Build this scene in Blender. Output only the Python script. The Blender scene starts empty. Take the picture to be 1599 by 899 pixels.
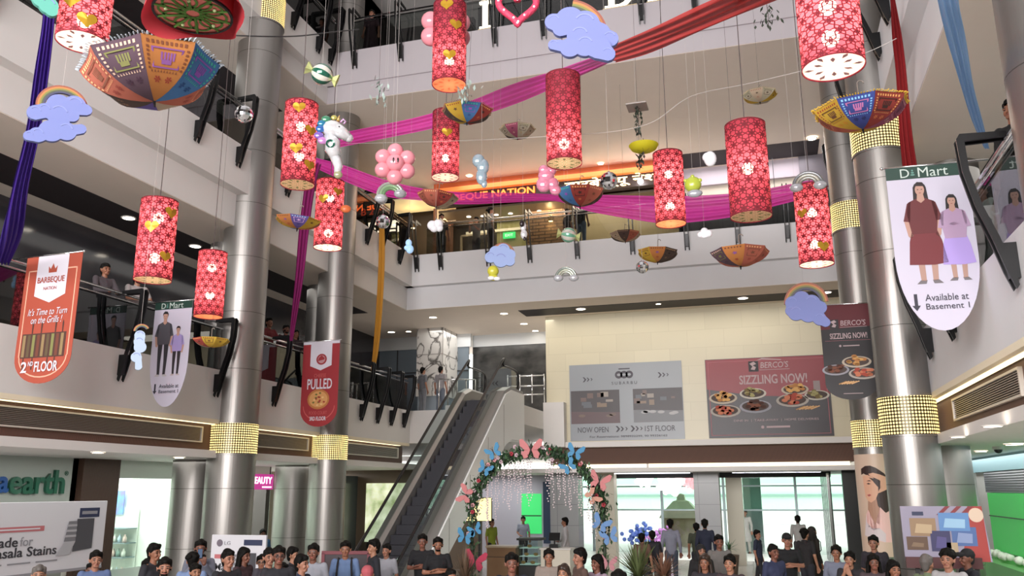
import bpy, bmesh, math, random
from mathutils import Vector, Matrix, noise
random.seed(7)
PI = math.pi
sc = bpy.context.scene
COL = sc.collection

# ------------------------------------------------------------------ camera
FPX, PITCH, YAW, ROLL, CAMZ = 1327.19, .233103, .288995, -.00425931, 2.6
_F = Vector((-math.sin(YAW)*math.cos(PITCH), math.cos(YAW)*math.cos(PITCH), math.sin(PITCH)))
_R0 = Vector((math.cos(YAW), math.sin(YAW), 0)); _U0 = _R0.cross(_F)
_R = _R0*math.cos(ROLL) + _U0*math.sin(ROLL); _U = -_R0*math.sin(ROLL) + _U0*math.cos(ROLL)
cam = bpy.data.objects.new('camera', bpy.data.cameras.new('camera')); COL.objects.link(cam)
cam.data.sensor_width = 36; cam.data.lens = FPX/1599*36; cam.data.clip_end = 300
cam.matrix_world = Matrix(((_R.x,_U.x,-_F.x,0),(_R.y,_U.y,-_F.y,0),(_R.z,_U.z,-_F.z,CAMZ),(0,0,0,1)))
sc.camera = cam

# ------------------------------------------------------------------ light and exposure
sc.view_settings.view_transform = 'Standard'; sc.view_settings.look = 'None'
sc.view_settings.gamma = 1; sc.view_settings.exposure = 0.3; sc.view_settings.use_curve_mapping = False
sc.cycles.use_denoising = True
sc.cycles.max_bounces = 9; sc.cycles.diffuse_bounces = 6; sc.cycles.glossy_bounces = 3
sc.cycles.transmission_bounces = 4; sc.cycles.transparent_max_bounces = 12
sc.cycles.sample_clamp_indirect = 4; sc.cycles.caustics_reflective = False; sc.cycles.caustics_refractive = False
W = bpy.data.worlds.new('world'); sc.world = W; W.use_nodes = True
bg = W.node_tree.nodes['Background']; bg.inputs[0].default_value = (1.0, .985, .97, 1); bg.inputs[1].default_value = 2.8

def area_light(name, loc, sx, sy, power, color=(1,.97,.92), rot=(0,0,0), spread=180):
    l = bpy.data.lights.new(name, 'AREA'); l.shape = 'RECTANGLE'; l.size = sx; l.size_y = sy
    l.energy = power; l.color = color; l.spread = math.radians(spread)
    o = bpy.data.objects.new(name, l); COL.objects.link(o); o.location = loc; o.rotation_euler = rot
    return o
def point_light(name, loc, power, color, r=.05, parent=None):
    l = bpy.data.lights.new(name, 'POINT'); l.energy = power; l.color = color; l.shadow_soft_size = r
    o = bpy.data.objects.new(name, l); COL.objects.link(o); o.location = loc; o.parent = parent
    return o
# rows of ceiling lamps over the galleries, the shops and the entrance hall
area_light('gallery_lamps', (-13.2, 14, 8.45), 1.0, 20, 60)
area_light('gallery_lamps', (-13.2, 14, 13.2), 1.0, 20, 60)
area_light('gallery_lamps', (-4.5, 26.6, 13.3), 11, .6, 90, (1,.9,.76))
area_light('restaurant_lamps', (-6.8, 28.5, 12.42), 7.5, 1.4, 190, (1,.84,.62))
area_light('restaurant_lamps', (0, 27.6, 13.3), 4, .8, 60, (1,.95,.95))
area_light('gallery_lamps', (4.6, 12, 8.4), 1.5, 14, 70)
area_light('gallery_lamps', (-9.5, 29.6, 8.45), 5, 2.5, 90)
area_light('gallery_lamps', (-4, 27.5, 8.45), 10, 1.2, 80, (1,.93,.8))
area_light('soffit_lamps', (-12.8, 12, 3.25), 1.2, 20, 130)
area_light('soffit_lamps', (4.3, 13, 3.25), 1.5, 12, 150)
area_light('soffit_lamps', (-3.5, 31, 3.2), 8, 3, 160)
area_light('shop_lamps', (-16.0, 17.4, 3.25), 2.6, 3.0, 190, (1,1,.95))
area_light('shop_lamps', (-16.0, 20.9, 3.25), 2.6, 2.6, 210, (1,1,.95))
area_light('shop_lamps', (-15.8, 26.0, 3.25), 2.6, 3.5, 160, (1,1,.95))
area_light('shop_lamps', (5.0, 21, 3.25), 1.5, 6, 90, (1,1,.95))
area_light('entrance_lamps', (-2, 34.5, 3.1), 6, 3, 140, (.95,1,1))
area_light('cafe_wall_fill', (-10.5, 31, 3.1), 3, 3, 60)  # fill light added to brighten the back wall of the cafe corner
# lamps under the atrium roof, then an added fill light
area_light('atrium_roof_lamps', (-4.5, 8, 19.4), 10, 20, 260, (1,.96,.98))
area_light('front_fill_light', (-4.5, -6.5, 7.8), 13, 6, 2300, (1,.96,.94), (PI/2+.02, 0, 0), 110)  # fill added behind the camera to light fascias, columns and ceilings from the front

# ------------------------------------------------------------------ pixel helpers (frame of 1599 x 899)
def _ray(x, y): return _R*((x-799.5)/FPX) - _U*((y-449.5)/FPX) + _F
CO = Vector((0, 0, CAMZ))
def at(x, y, d): return CO + _ray(x, y)*d                    # d = distance along the viewing axis
def atX(x, y, X): r = _ray(x, y); return CO + r*(X/r.x)
def atY(x, y, Y): r = _ray(x, y); return CO + r*(Y/r.y)
def atZ(x, y, z): r = _ray(x, y); return CO + r*((z-CAMZ)/r.z)

# ------------------------------------------------------------------ materials
def lin(c):
    if isinstance(c, str):
        c = [int(c[i:i+2], 16)/255 for i in (0, 2, 4)]
    return tuple((v/12.92 if v <= .04045 else ((v+.055)/1.055)**2.4) for v in c)
MATS = {}
def mat(name, col, rough=.6, metal=0, emit=0, ecol=None, var=.0, vscale=8, bump=0, alpha=1, transl=0, spec=.5, stretch=None, coat=0):
    if name in MATS: return MATS[name]
    m = bpy.data.materials.new(name); m.use_nodes = True; MATS[name] = m
    nt = m.node_tree; N = nt.nodes; L = nt.links; b = N['Principled BSDF']; out = N['Material Output']
    c = lin(col); b.inputs['Base Color'].default_value = (*c, 1)
    b.inputs['Roughness'].default_value = rough; b.inputs['Metallic'].default_value = metal
    b.inputs['Specular IOR Level'].default_value = spec; b.inputs['Coat Weight'].default_value = coat
    if emit:
        b.inputs['Emission Color'].default_value = (*(lin(ecol) if ecol else c), 1); b.inputs['Emission Strength'].default_value = emit
    if var or bump:
        tc = N.new('ShaderNodeTexCoord'); no = N.new('ShaderNodeTexNoise'); no.inputs['Scale'].default_value = vscale; no.inputs['Detail'].default_value = 4
        src = tc.outputs['Object']
        if stretch:
            mp = N.new('ShaderNodeMapping'); mp.inputs['Scale'].default_value = stretch; L.new(src, mp.inputs[0]); src = mp.outputs[0]
        L.new(src, no.inputs['Vector'])
        if var:
            hs = N.new('ShaderNodeMixRGB'); hs.blend_type = 'MIX'
            hs.inputs[1].default_value = (*[v*(1-var) for v in c], 1); hs.inputs[2].default_value = (*[min(1, v*(1+var)) for v in c], 1)
            L.new(no.outputs['Fac'], hs.inputs[0]); L.new(hs.outputs[0], b.inputs['Base Color'])
        if bump:
            bp = N.new('ShaderNodeBump'); bp.inputs['Strength'].default_value = bump; bp.inputs['Distance'].default_value = .02
            L.new(no.outputs['Fac'], bp.inputs['Height']); L.new(bp.outputs[0], b.inputs['Normal'])
    sh = b.outputs[0]
    if transl:
        t = N.new('ShaderNodeBsdfTranslucent'); t.inputs[0].default_value = (*c, 1); mx = N.new('ShaderNodeMixShader')
        mx.inputs[0].default_value = transl; L.new(sh, mx.inputs[1]); L.new(t.outputs[0], mx.inputs[2]); sh = mx.outputs[0]
    if alpha < 1:
        t = N.new('ShaderNodeBsdfTransparent'); mx = N.new('ShaderNodeMixShader'); mx.inputs[0].default_value = alpha
        L.new(t.outputs[0], mx.inputs[1]); L.new(sh, mx.inputs[2]); sh = mx.outputs[0]
    L.new(sh, out.inputs[0])
    return m
def glass(name, tint, refl=.12, rough=.02):
    if name in MATS: return MATS[name]
    m = bpy.data.materials.new(name); m.use_nodes = True; MATS[name] = m
    nt = m.node_tree; N = nt.nodes; L = nt.links; N.remove(N['Principled BSDF'])
    t = N.new('ShaderNodeBsdfTransparent'); t.inputs[0].default_value = (*lin(tint), 1)
    g = N.new('ShaderNodeBsdfGlossy'); g.inputs['Roughness'].default_value = rough; g.inputs[0].default_value = (.9, .9, .9, 1)
    fr = N.new('ShaderNodeFresnel'); fr.inputs[0].default_value = 1.45
    ad = N.new('ShaderNodeMath'); ad.operation = 'MULTIPLY_ADD'; ad.inputs[2].default_value = refl*.15; L.new(fr.outputs[0], ad.inputs[0])
    ge = N.new('ShaderNodeNewGeometry'); iv = N.new('ShaderNodeMath'); iv.operation = 'SUBTRACT'; iv.inputs[0].default_value = 1; L.new(ge.outputs['Backfacing'], iv.inputs[1]); L.new(iv.outputs[0], ad.inputs[1])
    mx = N.new('ShaderNodeMixShader'); L.new(ad.outputs[0], mx.inputs[0]); L.new(t.outputs[0], mx.inputs[1]); L.new(g.outputs[0], mx.inputs[2])
    L.new(mx.outputs[0], N['Material Output'].inputs[0])
    return m
def pattern_mat(name, kind, c1, c2, scale=(1,1,1), rough=.5, mortar=.02, bump=.0, metal=0, emit2=0, coat=0):
    """brick / wave / checker patterns on object coordinates"""
    if name in MATS: return MATS[name]
    m = bpy.data.materials.new(name); m.use_nodes = True; MATS[name] = m
    nt = m.node_tree; N = nt.nodes; L = nt.links; b = N['Principled BSDF']
    b.inputs['Roughness'].default_value = rough; b.inputs['Metallic'].default_value = metal; b.inputs['Coat Weight'].default_value = coat
    tc = N.new('ShaderNodeTexCoord'); mp = N.new('ShaderNodeMapping'); L.new(tc.outputs['Object'], mp.inputs[0])
    if kind in ('brick_xz', 'brick_yz', 'tile_xy'):
        mp.inputs['Rotation'].default_value = {'brick_xz': (-PI/2, 0, 0), 'brick_yz': (-PI/2, 0, -PI/2), 'tile_xy': (0, 0, 0)}[kind]
        if kind == 'brick_xz':
            mp.inputs['Rotation'].default_value = (PI/2, 0, 0)
        t = N.new('ShaderNodeTexBrick'); t.inputs['Scale'].default_value = 1; t.inputs['Brick Width'].default_value = scale[0]; t.inputs['Row Height'].default_value = scale[1]
        t.inputs['Mortar Size'].default_value = mortar; t.offset = .5 if len(scale) > 2 and scale[2] else 0
        a = lin(c1); t.inputs['Color1'].default_value = (*a, 1); t.inputs['Color2'].default_value = (*[v*.93 for v in a], 1); t.inputs['Mortar'].default_value = (*lin(c2), 1)
        L.new(mp.outputs[0], t.inputs['Vector']); L.new(t.outputs['Color'], b.inputs['Base Color'])
    elif kind in ('wave_x', 'wave_y', 'wave_z'):
        t = N.new('ShaderNodeTexWave'); t.bands_direction = kind[-1].upper(); t.inputs['Scale'].default_value = scale[0]
        t.inputs['Distortion'].default_value = scale[1]; t.inputs['Detail'].default_value = 2
        r = N.new('ShaderNodeMixRGB'); r.inputs[1].default_value = (*lin(c1), 1); r.inputs[2].default_value = (*lin(c2), 1)
        L.new(mp.outputs[0], t.inputs['Vector']); L.new(t.outputs['Fac'], r.inputs[0]); L.new(r.outputs[0], b.inputs['Base Color'])
        if bump:
            bp = N.new('ShaderNodeBump'); bp.inputs['Strength'].default_value = bump; bp.inputs['Distance'].default_value = .02
            L.new(t.outputs['Fac'], bp.inputs['Height']); L.new(bp.outputs[0], b.inputs['Normal'])
    elif kind in ('noise', 'veins', 'voronoi'):
        mp.inputs['Scale'].default_value = scale
        if kind == 'voronoi':
            t = N.new('ShaderNodeTexVoronoi'); t.inputs['Scale'].default_value = 1; o = t.outputs['Distance']
        else:
            t = N.new('ShaderNodeTexNoise'); t.inputs['Scale'].default_value = 1; t.inputs['Detail'].default_value = 6; t.inputs['Distortion'].default_value = 1.2 if kind == 'veins' else 0; o = t.outputs['Fac']
        r = N.new('ShaderNodeValToRGB'); L.new(mp.outputs[0], t.inputs['Vector']); L.new(o, r.inputs[0])
        e = r.color_ramp.elements
        if kind == 'veins':
            e[0].position = .465; e[0].color = (*lin(c1), 1); e[1].position = .535; e[1].color = (*lin(c1), 1)
            k = r.color_ramp.elements.new(.5); k.color = (*lin(c2), 1)
        else:
            e[0].position = .3; e[0].color = (*lin(c1), 1); e[1].position = .7; e[1].color = (*lin(c2), 1)
        L.new(r.outputs[0], b.inputs['Base Color'])
        if emit2:
            L.new(r.outputs[0], b.inputs['Emission Color']); b.inputs['Emission Strength'].default_value = emit2
    return m

# ------------------------------------------------------------------ mesh builder
class MB:
    def __init__(s): s.bm = bmesh.new(); s.mi = 0
    def _m(s, fs):
        for f in fs: f.material_index = s.mi
    def face(s, pts):
        vs = [s.bm.verts.new(p) for p in pts]
        try: f = s.bm.faces.new(vs); f.material_index = s.mi; return f
        except ValueError: return None
    def grid(s, rows, close_u=False, close_v=False):
        vv = [[s.bm.verts.new(p) for p in r] for r in rows]; n = len(vv); m = len(vv[0])
        for i in range(n if close_v else n-1):
            for j in range(m if close_u else m-1):
                a, b, c, d = vv[i][j], vv[i][(j+1) % m], vv[(i+1) % n][(j+1) % m], vv[(i+1) % n][j]
                try: f = s.bm.faces.new((a, b, c, d)); f.material_index = s.mi
                except ValueError: pass
        return vv
    def box(s, a, b, M=None, bev=0):
        x0, y0, z0 = a; x1, y1, z1 = b
        P = [Vector(p) for p in ((x0,y0,z0),(x1,y0,z0),(x1,y1,z0),(x0,y1,z0),(x0,y0,z1),(x1,y0,z1),(x1,y1,z1),(x0,y1,z1))]
        if M: P = [M @ p for p in P]
        v = [s.bm.verts.new(p) for p in P]
        fs = [s.bm.faces.new([v[i] for i in q]) for q in ((0,3,2,1),(4,5,6,7),(0,1,5,4),(1,2,6,5),(2,3,7,6),(3,0,4,7))]
        s._m(fs)
        if bev:
            es = list({e for f in fs for e in f.edges})
            r = bmesh.ops.bevel(s.bm, geom=es, offset=bev, segments=2, affect='EDGES', profile=.5); s._m(r['faces'])
        return s
    def cbox(s, c, d, M=None, bev=0):
        return s.box([c[i]-d[i]/2 for i in range(3)], [c[i]+d[i]/2 for i in range(3)], M, bev)
    def ring(s, c, ax, up, r, n, ry=None):
        ry = r if ry is None else ry
        return [c + ax*(r*math.cos(2*PI*i/n)) + up*(ry*math.sin(2*PI*i/n)) for i in range(n)]
    def tube(s, pts, r, n=8, caps=True, flat=1):
        pts = [Vector(p) for p in pts]; rows = []
        rr = r if isinstance(r, (list, tuple)) else [r]*len(pts)
        prev = None
        for i, p in enumerate(pts):
            t = (pts[min(i+1, len(pts)-1)] - pts[max(i-1, 0)])
            if t.length < 1e-9: t = Vector((0,0,1))
            t.normalize()
            if prev is None:
                a = t.cross(Vector((0,0,1)));
                if a.length < .05: a = t.cross(Vector((0,1,0)))
            else: a = prev - t*prev.dot(t)
            a.normalize(); prev = a; b = t.cross(a)
            rows.append(s.ring(p, a, b, rr[i], n, rr[i]*flat))
        vv = s.grid(rows, close_u=True)
        if caps:
            for q in (vv[0][::-1], vv[-1]):
                try: f = s.bm.faces.new(q); f.material_index = s.mi
                except ValueError: pass
        return s
    def cyl(s, p, q, r, n=16, r2=None, caps=True):
        return s.tube([p, q], [r, r if r2 is None else r2], n, caps)
    def lathe(s, prof, n=24, c=(0,0,0), caps=False, a0=0, a1=2*PI):
        c = Vector(c); full = abs(a1-a0-2*PI) < 1e-6; m = n if full else n+1
        rows = [[c + Vector((r*math.cos(a0+(a1-a0)*i/n), r*math.sin(a0+(a1-a0)*i/n), z)) for i in range(m)] for r, z in prof]
        vv = s.grid(rows, close_u=full)
        if caps:
            for q in (vv[0][::-1], vv[-1]):
                try: f = s.bm.faces.new(q); f.material_index = s.mi
                except ValueError: pass
        return s
    def sphere(s, c, r, n=16, sc_=(1,1,1), M=None):
        c = Vector(c); h = max(4, n//2)
        def P(a, b):
            p = Vector((math.sin(b)*math.cos(a)*sc_[0], math.sin(b)*math.sin(a)*sc_[1], math.cos(b)*sc_[2]))*r
            return c + (M @ p if M else p)
        rows = [[P(2*PI*i/n, PI*(j+.0001)/(h+.0002)) for i in range(n)] for j in range(h+1)]
        s.grid(rows, close_u=True); return s
    def prism(s, pts, y0, y1, M=None):
        """outline in x,z extruded along y"""
        A = [Vector((p[0], y0, p[1])) for p in pts]; B = [Vector((p[0], y1, p[1])) for p in pts]
        if M: A = [M @ p for p in A]; B = [M @ p for p in B]
        a = [s.bm.verts.new(p) for p in A]; b = [s.bm.verts.new(p) for p in B]; n = len(a); fs = []
        fs.append(s.bm.faces.new(a)); fs.append(s.bm.faces.new(b[::-1]))
        for i in range(n): fs.append(s.bm.faces.new((a[i], b[i], b[(i+1) % n], a[(i+1) % n])))
        s._m(fs); return s
    def build(s, name, m, parent=None, smooth=False, loc=None, weld=True, angle=None):
        if weld: bmesh.ops.remove_doubles(s.bm, verts=s.bm.verts, dist=1e-5)
        bmesh.ops.recalc_face_normals(s.bm, faces=s.bm.faces)
        me = bpy.data.meshes.new(name); s.bm.to_mesh(me); s.bm.free()
        for k in (m if isinstance(m, (list, tuple)) else [m]): me.materials.append(k)
        if smooth:
            for p in me.polygons: p.use_smooth = True
            if angle: me.set_sharp_from_angle(angle=math.radians(angle))
        o = bpy.data.objects.new(name, me); COL.objects.link(o); o.parent = parent
        if loc: o.location = loc
        return o
def thing(name, label, cat, loc=(0,0,0), rz=0, group=None):
    o = bpy.data.objects.new(name, None); COL.objects.link(o); o.empty_display_size = .1
    o.location = loc; o.rotation_euler = (0, 0, rz); return tag(o, label, cat, group)
def tag(o, label, cat, group=None):
    o['label'] = label; o['category'] = cat
    if group: o['group'] = group
    return o
def struct(name, mb, m, smooth=False):
    o = mb.build(name, m, smooth=smooth); o['kind'] = 'structure'; return o
def bx(name, a, b, m): return struct(name, MB().box(a, b), m)
def dup(root, loc, rz=0, label=None, group=None, scale=None):
    r = root.copy(); COL.objects.link(r); r.location = loc; r.rotation_euler = (0, 0, rz)
    if label: r['label'] = label
    if group: r['group'] = group
    if scale is not None: r.scale = (scale,)*3
    for ch in list(root.children):
        c = ch.copy(); COL.objects.link(c); c.parent = r
        for g in ch.children:
            d = g.copy(); COL.objects.link(d); d.parent = c
    return r
def text(s, width, m, parent, loc, rot=(PI/2,0,0), name='lettering', ext=.004, height=None, bold=0, shear=0, align='CENTER', space=1):
    """lettering fitted to a width (and height), lying in the local x-z plane, facing -y"""
    cu = bpy.data.curves.new('t', 'FONT'); cu.body = s; cu.align_x = align; cu.align_y = 'CENTER'; cu.extrude = ext; cu.offset = bold; cu.shear = shear; cu.space_character = space
    cu.resolution_u = 3
    t = bpy.data.objects.new('t', cu); COL.objects.link(t)
    dg = bpy.context.evaluated_depsgraph_get(); dg.update()
    me = bpy.data.meshes.new_from_object(t.evaluated_get(dg)); bpy.data.objects.remove(t); bpy.data.curves.remove(cu)
    xs = [v.co.x for v in me.vertices]; ys = [v.co.y for v in me.vertices]
    if xs:
        w = max(xs)-min(xs); h = max(ys)-min(ys); k = width/w; kz = k if height is None else height/h
        cx = (max(xs)+min(xs))/2 if align == 'CENTER' else min(xs); cy = (max(ys)+min(ys))/2
        for v in me.vertices: v.co = ((v.co.x-cx)*k, (v.co.y-cy)*kz, v.co.z)
    me.name = name; me.materials.clear(); me.materials.append(m)
    o = bpy.data.objects.new(name, me); COL.objects.link(o); o.parent = parent; o.location = loc; o.rotation_euler = rot
    return o
def poly_part(name, pts, m, parent, y=0, th=.004, loc=None):
    o = MB().prism(pts, y-th, y).build(name, m, parent)
    if loc: o.location = loc
    return o
def ell(cx, cz, rx, rz_, n=20, a0=0, a1=2*PI): return [(cx+rx*math.cos(a0+(a1-a0)*i/n), cz+rz_*math.sin(a0+(a1-a0)*i/n)) for i in range(n + (0 if a1-a0 > 6.28 else 1))]
def rect(x0, z0, x1, z1): return [(x0,z0),(x1,z0),(x1,z1),(x0,z1)]
def catmull(P, n=8):
    P = [Vector(p) for p in P]; out = []
    for i in range(len(P)-1):
        p0, p1, p2, p3 = P[max(i-1,0)], P[i], P[i+1], P[min(i+2,len(P)-1)]
        for k in range(n):
            t = k/n; out.append(.5*((2*p1)+(p2-p0)*t+(2*p0-5*p1+4*p2-p3)*t*t+(3*p1-p0-3*p2+p3)*t**3))
    out.append(P[-1]); return out
NTH = ['first','second','third','fourth','fifth','sixth','seventh','eighth','ninth','tenth','eleventh','twelfth']
# ================================================================== the building
XL, XR, YB, YB3, YF = -11.5, 2.6, 26.1, 20.1, -7.0
Z1, Z2, Z3, ZT = 5.2, 10.4, 14.95, 19.6
white = mat('white_paint', 'dbd8d6', .55, var=.03, vscale=1.5)
white2 = mat('cool_white_paint', 'd9d9dc', .55, var=.03, vscale=1.5)
white3 = mat('dimmed_white_paint', 'b4aeb3', .55, var=.03, vscale=1.5)  # same white paint, the third-level back fascia's dimmer light mixed into its colour
ceilm = mat('ceiling_paint', 'ece0d4', .8, var=.03, vscale=2)
dark_strip = mat('dark_ceiling_strip', '2c2528', .6)
brown = pattern_mat('fluted_brown_wood', 'wave_y', '6a493e', '45302a', (14, .3), .55, bump=.3)
brown_x = pattern_mat('fluted_brown_panel', 'wave_x', '6b4a3a', '47302a', (14, .3), .55, bump=.3)
walnut = mat('walnut_panel', '70503f', .5, var=.15, vscale=3, stretch=(1, .15, 6))
grille_m = mat('pale_grille_metal', '9a918c', .4, metal=.6)
cove = mat('warm_led_cove', 'fff0c8', .5, emit=1.6, ecol='ffe9b8')
floor_m = pattern_mat('polished_floor_tile', 'tile_xy', 'cfcac4', 'a9a49e', (.8, .8), .18, mortar=.006, coat=.3)
gal_floor = mat('gallery_floor', 'b5aea6', .3)
marble_b = pattern_mat('beige_marble_cladding', 'brick_xz', 'cdc5ab', 'bcb49b', (1.2, .6, 1), .35, mortar=.006)
black_stone = mat('black_polished_stone', '333236', .12, var=.3, vscale=1.2)
steel = mat('brushed_steel', '95928f', .38, metal=.85, bump=.12, vscale=3, stretch=(9, 9, .25))
black_metal = mat('black_metal', '141416', .35, metal=.4)
chrome = mat('polished_steel_rail', 'd4d4d6', .15, metal=1)
rail_glass = glass('smoked_railing_glass', '8d9494', .3)
clear_glass = glass('clear_glass', 'dfe8e6', .15)
green_glass = glass('green_tinted_glass', 'd6eee4', .15)
seam = mat('dark_seam', '2a2a2c', .5)

bx('floor_ground', (-20, YF, -.2), (10, 34, 0), floor_m)
bx('floor_entrance', (-20, 34, -.2), (10, 64, 0), mat('bright_paving', 'e4e2dc', .35))

# ---- upper galleries: each level has a stepped white fascia, a slab and a ceiling
def gallery(n, z, yb):
    zf, zc = (z-1.08, z-1.83) if n == 2 else (13.92, 13.40)
    for nm, x0, x1, xs0, xs1 in (('left', -17.5, XL+.27, -17.5, XL), ('right', XR-.27, 8.2, XR, 8.2)):
        bx('floor_level%d_%s' % (n, nm), (x0, YF, zf), (x1, yb+.0, z), white2 if nm == 'right' else white)
        bx('ceiling_level%d_%s' % (n, nm), (xs0, YF, zc), (xs1, yb, zf), white2 if nm == 'right' else white)
        a, b = (-17.4, XL-.012) if nm == 'left' else (XR+.012, 8.1)
        bx('ceiling_soffit%d_%s' % (n, nm), (a, YF, zc-.01), (b, yb, zc), ceilm)
        a, b = (-14.2, -12.95) if nm == 'left' else (4.3, 5.4)
        bx('trim_dark_strip%d_%s' % (n, nm), (a, YF, zc-.02), (b, yb, zc-.01), dark_strip)
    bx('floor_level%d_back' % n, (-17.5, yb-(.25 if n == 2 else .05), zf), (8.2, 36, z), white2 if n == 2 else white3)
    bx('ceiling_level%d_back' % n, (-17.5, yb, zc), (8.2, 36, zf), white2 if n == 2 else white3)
    bx('ceiling_soffit%d_back' % n, (-17.4, yb+.012, zc-.01), (8.1, 35.9, zc), ceilm)
gallery(2, Z2, YB); gallery(3, Z3, YB3)
# ceiling strip with lamps over the back wall of level one
bx('trim_dark_strip_back', (-7.9, 27.3, 8.545), (3.4, 28.35, 8.562), dark_strip)
bx('trim_dark_strip_restaurant', (-2.4, 26.9, 13.372), (2.2, 28.2, 13.39), dark_strip)
# level one: plain fascia, lit lip, recessed brown band with grille, white soffit board
for nm, x0, x1 in (('left', -17.5, XL), ('right', XR, 8.2)):
    yb = 26.6 if nm == 'left' else 36
    bx('floor_level1_' + nm, (x0, YF, 4.12), (x1, yb, Z1), white if nm == 'left' else white2)
    s = 1 if nm == 'left' else -1; e = XL if nm == 'left' else XR
    bx('trim_lip_' + nm, (min(e, e-s*.22), YF, 4.03), (max(e, e-s*.22), yb, 4.12), mat('cream_lip', 'efe3c9', .5))
    bx('trim_brown_recess_' + nm, (min(e-s*.25, e-s*2), YF, 3.44), (max(e-s*.25, e-s*2), yb, 4.05), brown)
    bx('ceiling_soffit_board_' + nm, (x0 if s > 0 else e-s*.02, YF, 3.3), (e-s*.02 if s > 0 else x1, 28.7 if s > 0 else yb, 3.46), white)
    bx('trim_cove_light_' + nm, (min(e-s*.10, e-s*.2), YF+1, 4.02), (max(e-s*.10, e-s*.2), yb-.5, 4.035), cove)
    for (ya, yb2) in ((2.0, 9.8), (10.6, 15.9), (17.4, 20.4), (21.8, 26.2)) if s > 0 else ((4, 9.4), (11.0, 14.9), (16.6, 19.8), (21.2, 26)):
        g = thing('air_grille', 'pale ventilation grille in brown band under %s first-floor fascia, %s' % (nm, {2.0:'nearest stretch',9.8:'',10.6:'before the near column',17.4:'between the two columns',21.8:'behind the escalator',4:'nearest the camera',11.0:'before the near column',16.6:'between the columns',21.2:'by the back wall'}[ya]), 'grille', (e-s*.25, ya, 3.62))
        m = MB(); L = yb2-ya
        for a, b, c, d in ((0, .03, 0, L), (.31, .34, 0, L), (.03, .31, 0, .04), (.03, .31, L-.04, L)):
            m.box((-.0, c, a), (s*.05, d, b)) if s > 0 else m.box((-.05, c, a), (0, d, b))
        m.build('frame', mat('grille_frame', 'cfc8c0', .4, metal=.3), g)
        m = MB()
        for k in range(9): m.box((min(0, s*.03), .04, .05+k*.029), (max(0, s*.03), L-.04, .063+k*.029))
        m.build('slats', grille_m, g)
# landing of the escalator and the back part of level one
bx('floor_level1_back', (-17.5, 26.6, 4.12), (-9.7, 36, Z1), white)
bx('floor_level1_landing', (-9.7, 25.2, 4.6), (-7.32, 36, Z1), white)
bx('floor_level1_landing_right', (-7.32, 28.3, 4.0), (-6.6, 36, Z1+.3), white)
# beige marble wall with its white ledge and the brown band under it
bx('wall_back_marble', (-7.3, 28.7, 4.16), (8.2, 29.2, 8.58), marble_b)
bx('trim_ledge', (-6.6, 28.45, 3.98), (3.4, 29.2, 4.16), white)
bx('trim_brown_back', (-7.2, 28.75, 3.42), (2.9, 29.0, 3.98), brown_x)
bx('trim_cove_back', (-7.1, 28.70, 3.30), (2.35, 28.9, 3.42), mat('warm_led_band', 'fff0cc', .5, emit=1.15, ecol='fff0cc'))
bx('ceiling_entrance', (-17, 28.6, 3.16), (8.2, 38, 3.3), white)
bx('trim_cove_joint', (-3.93, 28.69, 3.30), (-3.86, 28.7, 3.42), white)
# outer walls
bx('wall_left_level1', (-15.0, YF, Z1), (-14.8, 36, 8.58), black_stone)
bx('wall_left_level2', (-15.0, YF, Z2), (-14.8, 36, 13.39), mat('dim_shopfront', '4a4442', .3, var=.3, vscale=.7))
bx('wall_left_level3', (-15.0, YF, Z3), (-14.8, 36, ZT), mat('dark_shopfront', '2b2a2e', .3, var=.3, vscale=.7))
bx('wall_right_level1', (7.2, YF, Z1), (7.4, 36, 8.58), mat('pale_shopfront', 'b7c2bb', .3, var=.2, vscale=.7))
bx('wall_right_level2', (7.2, YF, Z2), (7.4, 36, 13.39), mat('grey_shopfront', '8d8580', .4, var=.2, vscale=.7))
bx('wall_right_level3', (7.2, YF, Z3), (7.4, 36, ZT), mat('grey_shopfront', '8d8580', .4))
bx('wall_front', (-20, YF-.3, 0), (10, YF, ZT), mat('distant_hall', '6e6864', .5, var=.4, vscale=.4))
bx('wall_back_level3', (-17, 27.5, Z3), (8, 27.7, ZT), mat('cream_wall_level3', 'd9cfae', .6, var=.1, vscale=.4))
bx('ceiling_level4_left', (-17.5, YF, 18.3), (XL, 36, ZT), white)
bx('ceiling_level4_right', (XR, YF, 18.3), (8.2, 36, ZT), white)
bx('ceiling_level4_back', (-17.5, YB3+1.5, 18.3), (8.2, 36, ZT), white)
for nm, a, b in (('left', (-20, YF, ZT), (XL, 36, ZT+.2)), ('right', (XR, YF, ZT), (10, 36, ZT+.2)), ('atrium', (XL, YF, ZT), (XR, 36, ZT+.2))):
    bx('ceiling_roof_' + nm, a, b, white)
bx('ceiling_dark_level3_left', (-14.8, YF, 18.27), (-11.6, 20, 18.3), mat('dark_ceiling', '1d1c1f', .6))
# back left of level one: grey glazing and patterned dark stone
bx('wall_back_glazing', (-14.8, 31.0, Z1), (-11.0, 31.1, 8.3), mat('blue_grey_glazing', '6f7a84', .08, var=.1, vscale=.6))
m = MB()
for x in (-14.0, -12.9, -11.8): m.box((x-.02, 30.97, Z1), (x+.02, 31.0, 8.3))
m.box((-14.8, 30.97, 7.1), (-11, 31.0, 7.14)); struct('trim_glazing_bars', m, seam)
bx('trim_glazing_head', (-14.8, 30.95, 8.05), (-10.9, 31.1, 8.56), mat('cool_wall', 'c3c6c8', .5))
bx('wall_back_dark_stone', (-11.0, 31.5, Z1), (-6.6, 31.7, 8.1), pattern_mat('dark_veined_stone', 'noise', '1c1d1d', '4a4947', (1.3, 1.3, 2.2), .15))
bx('trim_dark_stone_head', (-11, 31.45, 8.1), (-7.2, 31.7, 8.56), mat('cool_wall', 'c3c6c8', .5))
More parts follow.
